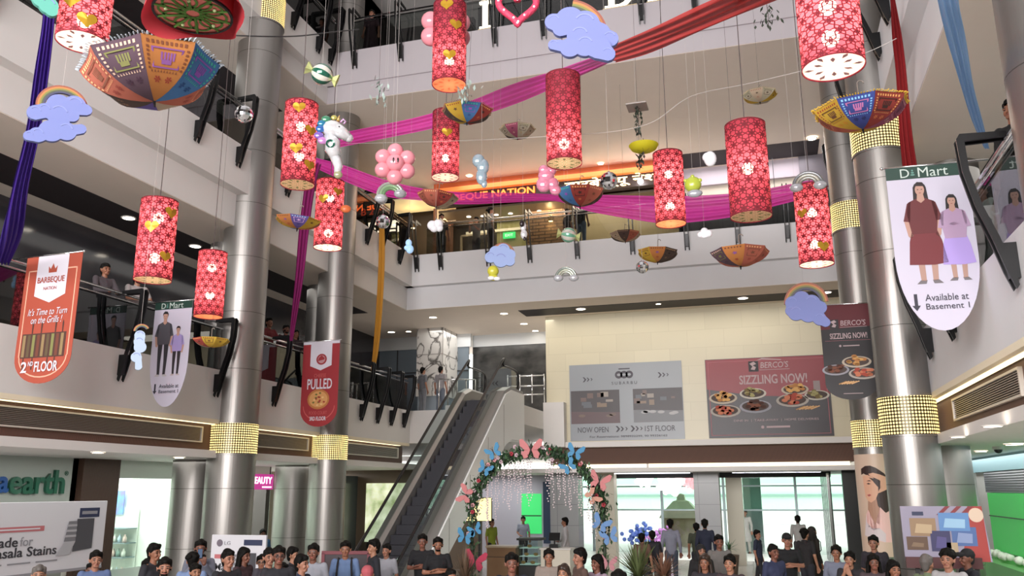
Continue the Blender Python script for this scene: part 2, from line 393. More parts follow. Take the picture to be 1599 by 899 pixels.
marble_w = pattern_mat('white_veined_marble', 'veins', 'cfccc8', '4a4643', (1.1, 1.1, .7), .2)
bx('wall_marble_pier', (-12.5, 29.4, 6.0), (-11.45, 31, 8.56), marble_w)
bx('wall_marble_pier_base', (-12.45, 29.45, Z1), (-11.5, 30.9, 6.0), mat('blue_grey_panel', '8a95a0', .3))
m = MB(); m.box((-12.505, 29.39, 7.55), (-11.445, 29.4, 7.57)); m.box((-11.45, 29.4, 7.55), (-11.44, 31, 7.57)); m.box((-11.46, 29.385, 6), (-11.44, 29.41, 8.56)); struct('trim_marble_joints', m, mat('joint', '8c8884', .7))

# ---- stainless columns with bands of little lamps
def dot_mat(name, lit):
    m = bpy.data.materials.new(name); m.use_nodes = True; nt = m.node_tree; N = nt.nodes; L = nt.links; b = N['Principled BSDF']
    b.inputs['Base Color'].default_value = (*lin('4a4436'), 1); b.inputs['Metallic'].default_value = .6; b.inputs['Roughness'].default_value = .35
    uv = N.new('ShaderNodeUVMap'); sp = N.new('ShaderNodeSeparateXYZ'); L.new(uv.outputs[0], sp.inputs[0])
    d = []
    for k in (0, 1):
        f = N.new('ShaderNodeMath'); f.operation = 'FRACT'; L.new(sp.outputs[k], f.inputs[0])
        s = N.new('ShaderNodeMath'); s.operation = 'SUBTRACT'; s.inputs[1].default_value = .5; L.new(f.outputs[0], s.inputs[0])
        q = N.new('ShaderNodeMath'); q.operation = 'POWER'; q.inputs[1].default_value = 2; L.new(s.outputs[0], q.inputs[0]); d.append(q)
    a = N.new('ShaderNodeMath'); a.operation = 'ADD'; L.new(d[0].outputs[0], a.inputs[0]); L.new(d[1].outputs[0], a.inputs[1])
    c = N.new('ShaderNodeMath'); c.operation = 'LESS_THAN'; c.inputs[1].default_value = .11; L.new(a.outputs[0], c.inputs[0])
    e = N.new('ShaderNodeMath'); e.operation = 'MULTIPLY'; e.inputs[1].default_value = lit; L.new(c.outputs[0], e.inputs[0])
    b.inputs['Emission Color'].default_value = (*lin('ffdc8a'), 1); L.new(e.outputs[0], b.inputs['Emission Strength'])
    return m
dots_lit = dot_mat('warm_dot_lamps', 2.3)
def uv_cyl(name, m, parent, r, z0, z1, cell=.052, n=40):
    mb = MB(); mb.lathe([(r, z0), (r, z1)], n); o = mb.build(name, m, parent, smooth=True)
    uvl = o.data.uv_layers.new(name='uv'); nu = round(2*PI*r/cell); nv = round((z1-z0)/cell)
    for p in o.data.polygons:
        an = [math.atan2(o.data.vertices[o.data.loops[i].vertex_index].co.y, o.data.vertices[o.data.loops[i].vertex_index].co.x)/(2*PI) % 1 for i in p.loop_indices]
        if max(an)-min(an) > .5: an = [a+1 if a < .5 else a for a in an]
        for i, a in zip(p.loop_indices, an):
            uvl.data[i].uv = (a*nu, (o.data.vertices[o.data.loops[i].vertex_index].co.z-z0)/(z1-z0)*nv)
    return o
def column(label, x, y, r, z0, z1, bands, cap=True):
    t = thing('steel_column', label, 'column', (x, y, z0))
    m = MB(); m.lathe([(r, 0), (r, z1-z0)], 40, caps=True); m.build('shaft', steel, t, smooth=True, angle=40)
    for k, (a, b) in enumerate(bands):
        uv_cyl('light_band', dots_lit, t, r+.012, a-z0, b-z0)
        m = MB()
        for zz in (a, b): m.lathe([(r, zz-z0-.03), (r+.02, zz-z0-.03), (r+.02, zz-z0+.0), (r, zz-z0+.0)], 40)
        m.build('band_edge', steel, t, smooth=True, angle=30)
    m = MB()
    z = z0+1.35
    while z < z1-.2:
        m.lathe([(r+.0015, z-z0), (r+.0015, z-z0+.012)], 40); z += 1.3
    m.build('panel_joint', mat('joint_line', '55524f', .4, metal=.5), t)
    return t
column('tall stainless steel column at left with the mirror ball in front of it', XL, 16.7, .53, 0, 18.3, [(3.4, 4.08), (13.93, 14.75)])
column('stainless steel column behind the unicorn balloon and the red hanging banner', XL, 21.1, .50, 0, 18.3, [(3.4, 4.08)])
column('stainless steel column at right beside the large white hanging banner', 2.25, 15.6, .44, 0, 18.3, [(3.45, 4.1), (8.42, 9.06)])
column('stainless steel column at right with the poster of a woman on its foot', 2.2, 20.5, .42, 0, 18.3, [(3.47, 4.08), (8.42, 9.1)])
column('stainless steel column at the right edge nearest the camera', 3.02, 8.8, .52, Z1, 18.3, [])
column('dark steel column on the ground floor left of the tall left column', -12.75, 17.15, .5, 0, 3.3, [])
column('short pale steel column left of the column with the red banner', -12.9, 21.7, .5, 0, 3.3, [])
column('wide steel column beside the toy poster at right', 2.82, 16.6, .5, 0, 3.3, [])
column('dark column between the first floor and its ceiling behind the left steel column', -12.6, 17.6, .45, Z1, 8.56, [])
column('dark steel column on the first floor behind the magenta drape', -12.6, 22.3, .45, Z1, 8.56, [])
column('dark steel column on the first floor beyond the white hanging banner at right', 3.7, 17.0, .45, Z1, 8.56, [])
column('short steel column under the third-floor ceiling behind the unicorn balloon', -12.3, 21.9, .5, Z2, 13.38, [])

# ---- railings: dark glass, steel handrails, black curved brackets
def bracket(m, M):
    """curved black arm outside the glass; local x = outwards, z up from floor level"""
    prof_o = [(-.05, 1.10), (.40, 1.12), (.44, 1.06), (.42, .7), (.34, .3), (.22, -.08), (.13, -.42), (.06, -.62)]
    prof_i = [(.03, -.58), (.06, -.40), (.15, -.06), (.27, .3), (.35, .7), (.36, 1.03), (-.05, 1.04)]
    for s in (-.075, .045): m.prism(prof_o+prof_i, s, s+.03, M)
    m.prism([(.0, -.12), (.17, -.12), (.10, -.5), (.0, -.5)], -.045, .045, M)
def railing(label, p0, p1, ts, out, glass_m=rail_glass, gaps=()):
    """p0,p1 = ends at floor level on the fascia line; out = unit vector towards the atrium"""
    p0 = Vector(p0); p1 = Vector(p1); out = Vector(out); d = (p1-p0); L = d.length; d.normalize()
    t = thing('glass_railing', label, 'railing', p0)
    M0 = Matrix((( out.x, d.x, 0, 0), (out.y, d.y, 0, 0), (0, 0, 1, 0), (0, 0, 0, 1)))
    m = MB(); m.box((-.1, 0, .0), (-.085, L, .95), M0); m.build('glass_panel', glass_m, t)
    m = MB()
    for (x, z, r) in ((-.09, 1.06, .028), (-.05, .93, .018)): m.tube([M0 @ Vector((x, 0, z)), M0 @ Vector((x, L, z))], r, 8)
    m.build('handrail', chrome, t, smooth=True)
    for y in ts:
        m = MB(); bracket(m, M0 @ Matrix.Translation((0, y, 0))); m.build('bracket', black_metal, t)
    return t
railing('glass railing of the first floor at left, up to the tall left column', (XL, 4, Z1), (XL, 16.1, Z1), (1.6, 4.4, 9.0, 11.9), (1, 0, 0))
railing('short glass railing of the first floor between the two left columns', (XL, 17.3, Z1), (XL, 20.5, Z1), (.9, 2.9), (1, 0, 0))
railing('glass railing of the first floor at left running up to the escalator', (XL, 21.7, Z1), (XL, 26.5, Z1), (1.2, 2.3, 3.3, 4.3), (1, 0, 0))
railing('glass railing of the second floor at left behind the big umbrella', (XL+.27, 4, Z2), (XL+.27, 16.2, Z2), (2.1, 5.0, 10.2, 11.7), (1, 0, 0))
railing('short glass railing of the second floor between the two left columns', (XL+.27, 17.3, Z2), (XL+.27, 20.5, Z2), (.5, 2.4), (1, 0, 0))
railing('short glass railing of the second floor behind the unicorn column', (XL+.27, 21.7, Z2), (XL+.27, YB-.3, Z2), (.6, 1.6, 3.0), (1, 0, 0))
railing('glass railing of the third floor at top left', (XL+.27, 4, Z3), (XL+.27, 16.2, Z3), (2, 5.2, 8.2, 11.3), (1, 0, 0))
railing('short glass railing of the third floor between the two left columns', (XL+.27, 17.3, Z3), (XL+.27, YB3-.1, Z3), (.3, 1.6, 2.3), (1, 0, 0))
railing('glass railing of the second floor across the back, before the restaurant', (XL+.75, YB-.25, Z2), (2.3, YB-.25, Z2), [atY(x, 380, YB-.25).x-XL-.75 for x in (653, 690, 764, 828, 902, 988, 1073, 1153, 1231)], (0, -1, 0), glass('back_railing_glass', 'c8cccb', .1))
railing('glass railing of the third floor across the back with the big lit letters', (XL+.75, YB3-.05, Z3), (2.3, YB3-.05, Z3), [atY(x, 60, YB3-.05).x-XL-.75 for x in (557, 628, 774, 850, 1004, 1088, 1160)], (0, -1, 0), glass('back_railing_glass', 'c8cccb', .1))
railing('glass railing of the first floor at right behind the large white banner', (XR, 9.3, Z1), (XR, 14.9, Z1), (.35, 3.6, 5.4), (-1, 0, 0), glass('back_railing_glass', 'c8cccb', .1))
railing('short glass railing of the first floor at right by the dark food banner', (XR, 16.2, Z1), (XR, 26.5, Z1), (.5, 2.5, 5.0, 6.2, 7.4), (-1, 0, 0))
railing('glass railing of the second floor at right beside the dark red drape', (XR-.27, 6, Z2), (XR-.27, 14.9, Z2), (5.5, 7.4, 8.6), (-1, 0, 0))
railing('short glass railing of the second floor at right behind the patchwork umbrella', (XR-.27, 16.2, Z2), (XR-.27, YB, Z2), (.6, 2.0, 4.4, 6.5), (-1, 0, 0))

# ---- escalator
ESC_S = math.radians(35)
def escalator():
    y0, z0, y1, z1 = 16.9, .15, 24.1, 5.2
    s = math.tan(ESC_S); y1 = y0 + (z1-z0)/s
    t = thing('escalator', 'dark grey escalator climbing to the first floor at back left', 'escalator', (-8.4, y0, 0))
    T = lambda x, y, z: Vector((x+8.4, y-y0, z))
    def path(dz, lo=-1.2, hi=1.6):
        return [(y0+lo, z0+dz), (y0-.25, z0+dz), (y0+.35, z0+dz+.25*s), (y1-.35, z1+dz-.25*s), (y1+.25, z1+dz), (y1+hi, z1+dz)]
    # steps
    n = 24; dz = (z1-z0)/n; dy = (y1-y0)/n
    stepm = pattern_mat('ribbed_step_metal', 'wave_x', '25252f', '101016', (18, 0), .5, metal=.2)
    for k in range(n):
        m = MB(); m.box(T(-8.5, y0+k*dy, z0+k*dz-.12), T(-7.72, y0+(k+1)*dy+.05, z0+(k+1)*dz-.02)); m.build('step', stepm, t)
    m = MB(); m.box(T(-8.5, y0-1.6, 0), T(-7.65, y0+.02, z0)); m.build('landing_plate', chrome, t)
    # decks, skirts, glass, handrails on both sides
    deckm = mat('escalator_deck', '9a9895', .35, metal=.45); skirt = mat('escalator_skirt', '7c7b86', .35, metal=.4)
    for sx, (xi, xo) in ((-1, (-8.52, -8.76)), (1, (-7.7, -7.3))):
        P = path(.33); m = MB(); rows = []
        for (y, z) in P: rows.append([T(xi, y, z-.25), T(xi, y, z), T(xi+(xo-xi)*.35, y, z+.07), T(xo, y, z+.07), T(xo, y, z-.1)])
        m.grid(rows); m.build('deck', deckm, t)
        m = MB(); m.grid([[T(xi+sx*.004, y, z-.75), T(xi+sx*.004, y, z-.1)] for (y, z) in P]); m.build('skirt', skirt, t)
        xg = (xi*.55+xo*.45)
        m = MB(); G = path(.4); m.grid([[T(xg, y, z), T(xg, y, z+.62)] for (y, z) in G]); m.build('glass_panel', glass('escalator_glass', 'c2cccb', .2), t)
        H = path(1.04); hp = [T(xg, H[0][0], H[0][1]-.6), T(xg, H[0][0]-.22, H[0][1]-.3)] + [T(xg, y, z) for y, z in H] + [T(xg, H[-1][0]+.25, H[-1][1]-.25), T(xg, H[-1][0]+.1, H[-1][1]-.6)]
        m = MB(); m.tube(catmull(hp, 5), .04, 8, flat=.7); m.build('handrail', mat('black_rubber', '101012', .4), t, smooth=True)
    # white cladding of the truss
    P = path(.3); m = MB()
    for x0, x1 in ((-8.76, -8.71), (-7.32, -7.26)):
        rows = []
        for (y, z) in P: rows.append([T(x0, y, z), T(x1, y, z), T(x1, y, max(0, z-1.45)), T(x0, y, max(0, z-1.45))])
        m.grid(rows, close_u=True)
    rows = [[T(-8.73, y, max(0, z-1.45)), T(-7.29, y, max(0, z-1.45))] for y, z in P]; m.grid(rows)
    m.build('truss_cladding', mat('white_truss_panel', 'f2f4f4', .3), t)
    for k in range(5):
        m = MB(); f = (k+.6)/5; y = y0+(y1-y0)*f; z = z0+(z1-z0)*f; m.box(T(-7.258, y, max(0, z-1.1)), T(-7.254, y+.015, z+.2)); m.build('cladding_joint', mat('joint', '8c8884', .7), t)
escalator()
def hooped_rail(label, x0, y0, x1, y1, z, n=5, arch=True):
    t = thing('safety_rail', label, 'railing', (x0, y0, z)); d = Vector((x1-x0, y1-y0, 0))
    m = MB()
    for h in (.3, .6, .95) if not arch else (1.0,): m.tube([Vector((0,0,h)), d+Vector((0,0,h))], .022, 8)
    m.build('rail', chrome, t, smooth=True)
    for k in range(n):
        m = MB(); p = d*(k/(n-1)); m.tube([p, p+Vector((0,0,1.0))], .022, 8); m.build('post', chrome, t, smooth=True)
hooped_rail('steel rail with uprights on the landing left of the escalator top', -10.4, 26.4, -9.3, 26.9, Z1, 5)
hooped_rail('steel rail with three bars on the landing right of the escalator top', -8.6, 28.35, -7.3, 28.4, Z1+.3, 4, False)
# ================================================================== ground floor: shops at left
shopw = mat('shop_white_wall', 'eef2ea', .6)
bx('wall_left_ground', (-18.0, YF, 0), (-17.8, 36, 3.4), shopw)
bx('wall_shop_divider1', (-17.8, 15.1, 0), (-14.3, 15.3, 3.3), shopw)
bx('wall_shop_divider2', (-17.8, 19.2, 0), (-14.3, 19.4, 3.3), shopw)
bx('wall_shop_divider3', (-17.8, 22.6, 0), (-14.3, 22.8, 3.3), mat('dark_shop_wall', '33302f', .5))
bx('wall_shop_divider4', (-17.8, 28.4, 0), (-9.6, 28.6, 3.3), mat('brown_shop_wall', '6a5a4c', .5))
bx('wall_sign_fascia', (-14.4, 8, 2.30), (-14.3, 15.25, 3.3), mat('grey_sign_fascia', 'b9c3bd', .35))
bx('trim_sign_strip', (-14.4, 8, 2.18), (-14.25, 14.9, 2.3), seam)  # dark strip along the foot of the sign fascia
bx('wall_shop_dark', (-14.4, 8, 0), (-14.3, 15.1, 2.2), mat('shop_front_pale', '9ba09c', .3))
bx('wall_fluted_pier', (-14.5, 15.25, 0), (-14.15, 16.35, 3.3), pattern_mat('fluted_dark_wood', 'wave_y', '5d463b', '33251f', (9, .2), .5, bump=.4))
m = MB()
m.box((-14.34, 16.35, 0), (-14.3, 19.2, .9)); struct('trim_frosted_band', m, mat('frosted_strip', 'cfe0da', .5, alpha=.75))
m = MB(); m.box((-14.33, 16.35, .9), (-14.31, 19.2, 2.9)); struct('window_1', m, clear_glass)
m = MB(); m.box((-14.36, 16.35, 2.9), (-14.3, 19.2, 3.3)); struct('window_2', m, mat('pale_header_glass', 'c9d6cd', .2))
m = MB(); m.box((-14.33, 19.4, 0), (-14.31, 21.4, 2.9)); struct('window_3', m, clear_glass)
bx('trim_shop_header', (-14.4, 19.3, 2.85), (-14.28, 22.7, 3.3), shopw)
bx('wall_dark_panel_shop', (-14.4, 26.4, 0), (-14.2, 28.3, 3.1), mat('slate_panel', '4b5158', .25))
m = MB(); m.box((-14.33, 22.8, 0), (-14.31, 26.4, 2.9)); struct('window_4', m, clear_glass)
# shelves seen through the shop glass
def shelf_unit(label, x, y0, y1, zs, items):
    t = thing('shop_shelf', label, 'shelf', (x, y0, 0)); L = y1-y0
    m = MB(); m.box((-.45, 0, 0), (-.42, L, 2.2)); m.build('back_panel', shopw, t)
    for z in zs:
        m = MB(); m.box((-.42, 0, z), (0, L, z+.03)); m.build('shelf_board', mat('shelf_edge', '7f8f93', .4), t)
    return t
t = shelf_unit('white shop shelving with dark shelf edges in the bright shop at left', -15.85, 0, .95, (.5, .95, 1.3, 1.66), 0)
t.location = (-16.8, 18.72, 0); t.rotation_euler = (0, 0, -PI/2)
for i in range(18):
    z = (.532, .982, 1.332)[i // 6]; x = -16.75+(i % 6)*.155
    o = MB().lathe([(.0, 0), (.05, 0), (.05, .12), (.022, .16), (.022, .2), (.0, .2)], 10).build('cosmetic_bottle', mat('bottle%d' % (i % 4), ['c8d9e6', 'e7c9c1', '8fa8a0', 'f0efe6'][i % 4], .3), None, smooth=True, loc=(x, 18.86, z))
    tag(o, 'small cosmetic bottle on the %s white shelf, %s from the left' % (['lowest', 'middle', 'top'][i//6], NTH[i % 6]), 'bottle', 'bottles on the shop shelves')
p = MB().box((0, 0, 0), (.38, .03, .6)).build('wall_poster', pattern_mat('purple_poster', 'noise', '8c5fc4', '5fb2d8', (3, 3, 3), .4, emit2=.5), None, loc=(-16.68, 19.07, 2.02))
tag(p, 'purple and blue lit poster above the shelves in the white shop', 'poster')
p = MB().box((0, 0, 0), (1.55, .03, 2.0)).build('window_poster', pattern_mat('leafy_poster', 'noise', 'f4f6d8', '8a9a62', (2, 2, 2), .4, emit2=.9), None, loc=(-13.86, 28.3, .85))
MB().box((.1, -.02, -.85), (.2, .05, .0)).box((1.35, -.02, -.85), (1.45, .05, 0)).build('stand_leg', seam, p)
tag(p, 'bright yellow-green lit picture in the shop window behind the escalator', 'poster')
# shop signs
t = thing('shop_sign', 'large green and blue lettering on the grey shopfront at left', 'sign', (-14.3, 0, 0))
y_of = lambda px, py: atX(px, py, -14.27).y
gm = mat('sign_green', '1f6b52', .35, coat=.4); bm_ = mat('sign_blue', '2a5fa8', .35, coat=.4)
text('earth', y_of(100, 750)-y_of(14, 750), gm, t, (.03, (y_of(14, 750)+y_of(100, 750))/2, 2.80), (PI/2, 0, PI/2), ext=.04, bold=.02)
text('a', .26, bm_, t, (.03, y_of(3, 757), 2.74), (PI/2, 0, PI/2), ext=.04, bold=.02)
text('re', .5, bm_, t, (.03, y_of(3, 757)-.5, 2.74), (PI/2, 0, PI/2), ext=.04, bold=.02)
text('®', .1, gm, t, (.03, y_of(104, 740), 2.98), (PI/2, 0, PI/2))
t = thing('lit_shop_sign', 'magenta lit sign reading BEAUTY over the white shop', 'sign', (-14.25, atX(412, 745, -14.2).y, 2.86))
MB().box((-.05, -.95, -.22), (.0, .62, .22), None, .02).build('sign_box', mat('magenta_sign', 'c43a94', .4, emit=.55), t)
text('BEAUTY', 1.05, mat('lit_letters_pink', 'ffe9f5', .4, emit=1.4), t, (.01, -.02, .04), (PI/2, 0, PI/2), height=.2, bold=.02)
MB().box((.0, .02, -.17), (.01, .5, -.13)).build('lit_line', mat('lit_letters_pink', 'ffe9f5', .4, emit=1.4), t)

# advertising panels standing in front of the left shops
paper = mat('ad_paper', 'cdcdd4', .4); ink = mat('ad_ink', '34343a', .5); rose = mat('ad_rose', 'b5696f', .5); greyink = mat('ad_grey_ink', '8b8b92', .5)
navy = mat('ad_navy', '2c3350', .5); appl = mat('appliance_dark', '4a4a50', .3); appl2 = mat('appliance_light', 'a8a8ae', .3)
def dishwasher(t, x, z, s):
    P = lambda n, pts, m, y: poly_part(n, [(x+a*s, z+b*s) for a, b in pts], m, t, y=y)
    P('printed_appliance', [(0, 0), (.5, .04), (.5, .62), (.05, .62)], appl, -.012)
    P('printed_appliance_door', [(-.42, -.05), (-.08, -.05), (.05, .2), (-.22, .2)], appl2, -.016)
    P('printed_appliance_rack', [(-.24, .2), (.05, .2), (.05, .58), (-.16, .58)], mat('rack_grey', '75757b', .4), -.014)
    for k in range(3): P('printed_rack_bar', [(-.23+k*.02, .28+k*.1), (.05, .28+k*.1), (.05, .32+k*.1), (-.23+k*.02, .32+k*.1)], appl2, -.018)
def ad_panel(label, x, y0, y1, z0, z1, full, front=False):
    w = y1-y0; t = thing('advertising_panel', label, 'advertising panel', ((y0+y1)/2, x, 0) if front else (x, (y0+y1)/2, 0), 0 if front else PI/2)
    MB().box((-w/2, -.0, z0), (w/2, .06, z1), None, .01).build('board', paper, t)
    for sx in (-w/2+.3, w/2-.3): MB().box((sx-.03, .0, 0), (sx+.03, .3, .03)).box((sx-.02, .02, .0), (sx+.02, .05, z0+.05)).build('foot', seam, t)
    h = z1-z0; A = (PI/2, 0, 0)
    if full:
        poly_part('tag_box', rect(w/2-.72, z1-.31, w/2-.2, z1-.13), navy, t, -.002); poly_part('tag_line', rect(w/2-.66, z1-.25, w/2-.26, z1-.19), greyink, t, -.005)
        poly_part('rose_bar', rect(w/2-2.9, z0+h*.60, w/2-1.55, z0+h*.67), rose, t, -.002); poly_part('bar_line', rect(w/2-2.8, z0+h*.625, w/2-1.65, z0+h*.645), paper, t, -.005)
        text('Made', .62, ink, t, (w/2-2.42, -.006, z0+h*.47), A, height=.17, bold=.01); text('for', .28, greyink, t, (w/2-1.92, -.006, z0+h*.47), A, height=.16); text('Masala Stains', 1.55, ink, t, (w/2-1.98, -.006, z0+h*.33), A, height=.17, bold=.01)
        [poly_part('small_print', rect(w/2-2.9+k*.62, z0+h*.17, w/2-2.4+k*.62, z0+h*.19), greyink, t, -.003) for k in range(3)]
        dishwasher(t, w/2-.82, z0+.36, .98)
        poly_part('dark_foot_band', rect(-w/2, z0-.0, w/2, z0+.05), greyink, t, -.002)
    else:
        poly_part('logo_disc', ell(-w/2+.2, z1-.16, .07, .07), mat('logo_grey', '6c6470', .5), t, -.002); text('LG', .14, greyink, t, (-w/2+.38, -.006, z1-.16), A, height=.07)
        poly_part('tag_box', rect(w/2-.5, z1-.2, w/2-.08, z1-.09), navy, t, -.002)
        poly_part('rose_bar', rect(-w/2+.1, z1-.46, w/2-.55, z1-.38), rose, t, -.002)
        for k, s in enumerate(('Made for', 'Masala', 'Stains')): text(s, (.75, .62, .55)[k], ink, t, (-w/2+.5, -.006, z1-.62-k*.2), A, height=.14, bold=.01)
        dishwasher(t, w/2-.6, z0+.15, .8)
q0 = atX(-60, 810, -13.0); q1 = atX(168, 785, -13.0)
ad_panel('wide white advertising panel with a dishwasher, reading Masala Stains', -13.0, q0.y-.6, q1.y, 1.12, 2.42, True)
ad_panel('smaller white dishwasher panel standing before the left steel column', 15.5, atY(331, 835, 15.5).x, atY(416, 835, 15.5).x, .75, 1.74, False, True)

# ================================================================== entrance hall at the back
tilem = pattern_mat('grey_tile_pier', 'brick_xz', 'a6a9ad', '85888c', (1.2, .7), .3, mortar=.01)
bx('wall_pier_left', (-7.45, 29.6, 0), (-6.45, 30.4, 3.2), tilem)
bx('wall_pier_left_cream', (-6.0, 30.2, 0), (-5.3, 30.8, 3.2), mat('cream_pier', 'c9c3b2', .5))
bx('wall_pier_middle', (-2.55, 30, 0), (-1.72, 30.8, 3.2), tilem)
bx('wall_pier_middle_cream', (-1.6, 32, 0), (-1.05, 32.8, 3.2), mat('cream_pier', 'c9c3b2', .5))
bx('wall_right_ground_dark', (2.15, 29.6, 0), (3.4, 29.9, 3.2), mat('black_wall_panel', '1c1b1d', .25))
bx('wall_right_hall', (3.4, 24.5, 0), (3.6, 36, 3.2), mat('black_wall_panel', '1c1b1d', .25))
m = MB()
for k in range(4): m.box((1.75+k*.02, 30.6+k*1.3, 0), (1.85+k*.02, 31.6+k*1.3, 3.1))
struct('trim_black_fins', m, mat('black_wall_panel', '1c1b1d', .25))
m = MB()
for k in range(5): m.box((1.72+k*.02, 30.45+k*1.3, 0), (1.8+k*.02, 30.6+k*1.3, 3.1))
struct('trim_steel_fins', m, chrome)
bx('trim_dark_lintel', (-6.4, 31.0, 2.98), (1.9, 31.1, 3.16), seam)
bx('trim_lamp_strip1', (-5.9, 30.4, 3.13), (-2.7, 30.6, 3.155), mat('white_lamp', 'f2f6ff', .4, emit=2.2))
bx('trim_lamp_strip2', (-1.3, 31.0, 3.13), (1.6, 31.2, 3.155), mat('white_lamp', 'f2f6ff', .4, emit=2.2))
bx('trim_lamp_strip3', (-1.0, 33.0, 3.13), (1.6, 33.3, 3.155), mat('white_lamp', 'f2f6ff', .4, emit=2.2))
# glazed front and the street beyond it
mull = mat('grey_mullion', '8d9a9c', .4, metal=.4)
m = MB(); m.box((-9, 37.98, 1.75), (5, 38.02, 3.9)); struct('window_5', m, green_glass)
m = MB(); m.box((-9, 37.98, 0), (5, 38.02, 1.72)); struct('window_6', m, clear_glass)
m = MB()
for x in (-7.6, -6.6, -4.6, -2.0, .9, 3.4): m.box((x-.05, 37.9, 0), (x+.05, 38.1, 3.9))
for z in (1.74, 2.72): m.box((-9, 37.92, z-.03), (5, 38.08, z+.03))
struct('trim_mullions', m, mull)
bx('wall_front_pier', (-1.25, 39.4, 0), (-.5, 39.8, 3.9), mat('grey_outside_pier', 'a9b2b4', .6))
bx('floor_street', (-60, 64, -.25), (60, 110, -.05), mat('bright_paving', 'e4e2dc', .35))
bx('wall_street_building', (-50, 70, 0), (40, 70.5, 3.0), mat('white_outside_wall', 'f2f4f0', .7))
bx('wall_street_building_upper', (-50, 74, 3.0), (40, 74.5, 11), mat('outside_facade', 'e3eee6', .7, var=.12, vscale=.25))
bx('trim_outside_band', (-50, 69.8, 2.0), (40, 70, 2.2), mat('outside_band', 'a9b4b2', .7))
bx('floor_canopy', (-17, 36, 3.9), (8, 44, 4.1), white)
# back wall of the cafe corner left of the first pier
bx('wall_cafe', (-13.0, 33.0, 0), (-7.4, 33.2, 3.2), mat('cafe_wall_lilac', 'b7b7c6', .5))
bx('wall_cafe_blue', (-8.55, 32.85, .6), (-7.9, 32.98, 2.9), mat('cafe_blue_panel', '1f3350', .4))
t = thing('lit_green_sign', 'lit green menu screen on the cafe back wall', 'screen', (-9.05, 33.0, 1.7))
MB().box((-.4, -.04, -.75), (.4, 0, .75)).build('screen', mat('lit_green', '35b45f', .4, emit=.9), t); MB().box((-.4, -.05, -.1), (.4, -.04, -.06)).build('divider', seam, t)
t = thing('lightbox', 'warm lit yellow box beside the left foot of the flower arch', 'lamp', atY(746, 795, 27.2))
MB().box((-.43, 0, -.36), (.43, .12, .36), None, .02).build('lit_panel', mat('warm_lightbox', 'ffe9a8', .5, emit=1.1), t)
MB().box((-.45, .12, -.38), (.45, .15, .38)).build('back_frame', seam, t); MB().box((-.03, .15, -t.location.z), (.03, .2, -.3)).build('post', seam, t)
# cafe counters
t = thing('wooden_counter', 'brown wooden counter under the flower arch', 'counter', (*atY(787, 868, 26.2).xy, 0))
MB().box((-.46, -.3, 0), (.46, .3, .88), None, .01).build('body', mat('counter_wood', '8a6a4d', .5, var=.15, vscale=3), t); MB().box((-.5, -.33, .88), (.5, .33, .93)).build('worktop', mat('counter_top', 'b9aa94', .3), t)
MB().box((-.46, -.305, .6), (.46, -.3, .615)).build('panel_joint', seam, t)
t = thing('glass_display_case', 'glass food display case right of the wooden counter', 'display case', (*atY(829, 868, 26.3).xy, 0))
MB().box((-.3, -.3, 0), (.3, .3, .35)).build('base', seam, t); MB().box((-.3, -.3, .35), (.3, .3, 1.1)).build('glass_box', glass('case_glass', 'cfe0dd', .2), t)
for z in (.38, .62, .86): MB().box((-.28, -.28, z), (.28, .28, z+.02)).build('shelf', mat('case_shelf', 'c9d8d4', .3, emit=.25), t)
MB().box((-.36, -.34, 1.1), (.4, .34, 1.16)).build('lid', seam, t)
for k in range(5):
    o = MB().sphere((0, 0, .05), .06, 10, (1.3, 1, .8)).build('bread_roll', mat('bread', 'b98a52', .7), None, smooth=True, loc=atY(829, 868, 26.3).xy.to_3d()+Vector((-.2+k*.1, -.15, (.4, .64, .88)[k % 3])))
    tag(o, 'small bun inside the glass display case, %s from the left' % NTH[k], 'food', 'buns in the display case')
t = thing('cash_counter', 'pale counter where the vendor in white stands', 'counter', (*atY(871, 875, 26.0).xy, 0))
MB().box((-.45, -.3, 0), (.45, .3, .86), None, .01).build('body', mat('pale_counter', 'd8d2c4', .4), t); MB().box((-.32, -.31, .1), (-.12, -.3, .75)).build('dark_panel', seam, t); MB().box((-.48, -.33, .86), (.48, .33, .9)).build('worktop', white, t)
t = thing('cash_register', 'black cash register with tilted screen on the pale counter', 'cash register', atY(866, 845, 26.0).xy.to_3d()+Vector((0, 0, .9)))
MB().box((-.14, -.15, 0), (.14, .15, .1), None, .01).build('base', black_metal, t); MB().box((-.02, -.02, .1), (.02, .02, .25)).build('stand', black_metal, t)
M = Matrix.Translation((0, 0, .32)) @ Matrix.Rotation(-.35, 4, 'X'); MB().box((-.17, -.015, -.12), (.17, .015, .12), M, .008).build('screen', black_metal, t)
# flower-shaped lamps over the entrance
def petal_lamp(label, loc, r, m):
    t = thing('flower_lamp', label, 'lamp', loc)
    mb = MB(); mb.sphere((0, 0, 0), r*.42, 14); mb.build('core', m, t, smooth=True)
    for k in range(14):
        a = k*2.4; e = math.asin(-.9+1.8*k/13); d = Vector((math.cos(a)*math.cos(e), math.sin(a)*math.cos(e), math.sin(e)))
        mb = MB(); q = d.to_track_quat('Z', 'X').to_matrix(); mb.sphere(d*r*.62, r*.42, 10, (.7, .45, 1), q); mb.build('petal', m, t, smooth=True)
    MB().tube([(0, 0, r*.5), (0, 0, 3.14-loc[2])], .012, 6).build('cord', seam, t)
lampw = mat('flower_lamp_white', 'fff4f2', .4, emit=2.2); lampp = mat('flower_lamp_pink', 'f4a9ae', .4, emit=.8)
petal_lamp('white glowing flower lamp over the entrance, the left one', atY(1006, 747, 33), .38, lampw)
petal_lamp('big white glowing flower lamp over the entrance, second from left', atY(1046, 754, 33), .52, lampw)
petal_lamp('pink flower lamp right of the big white one', atY(1077, 752, 33), .3, lampp)
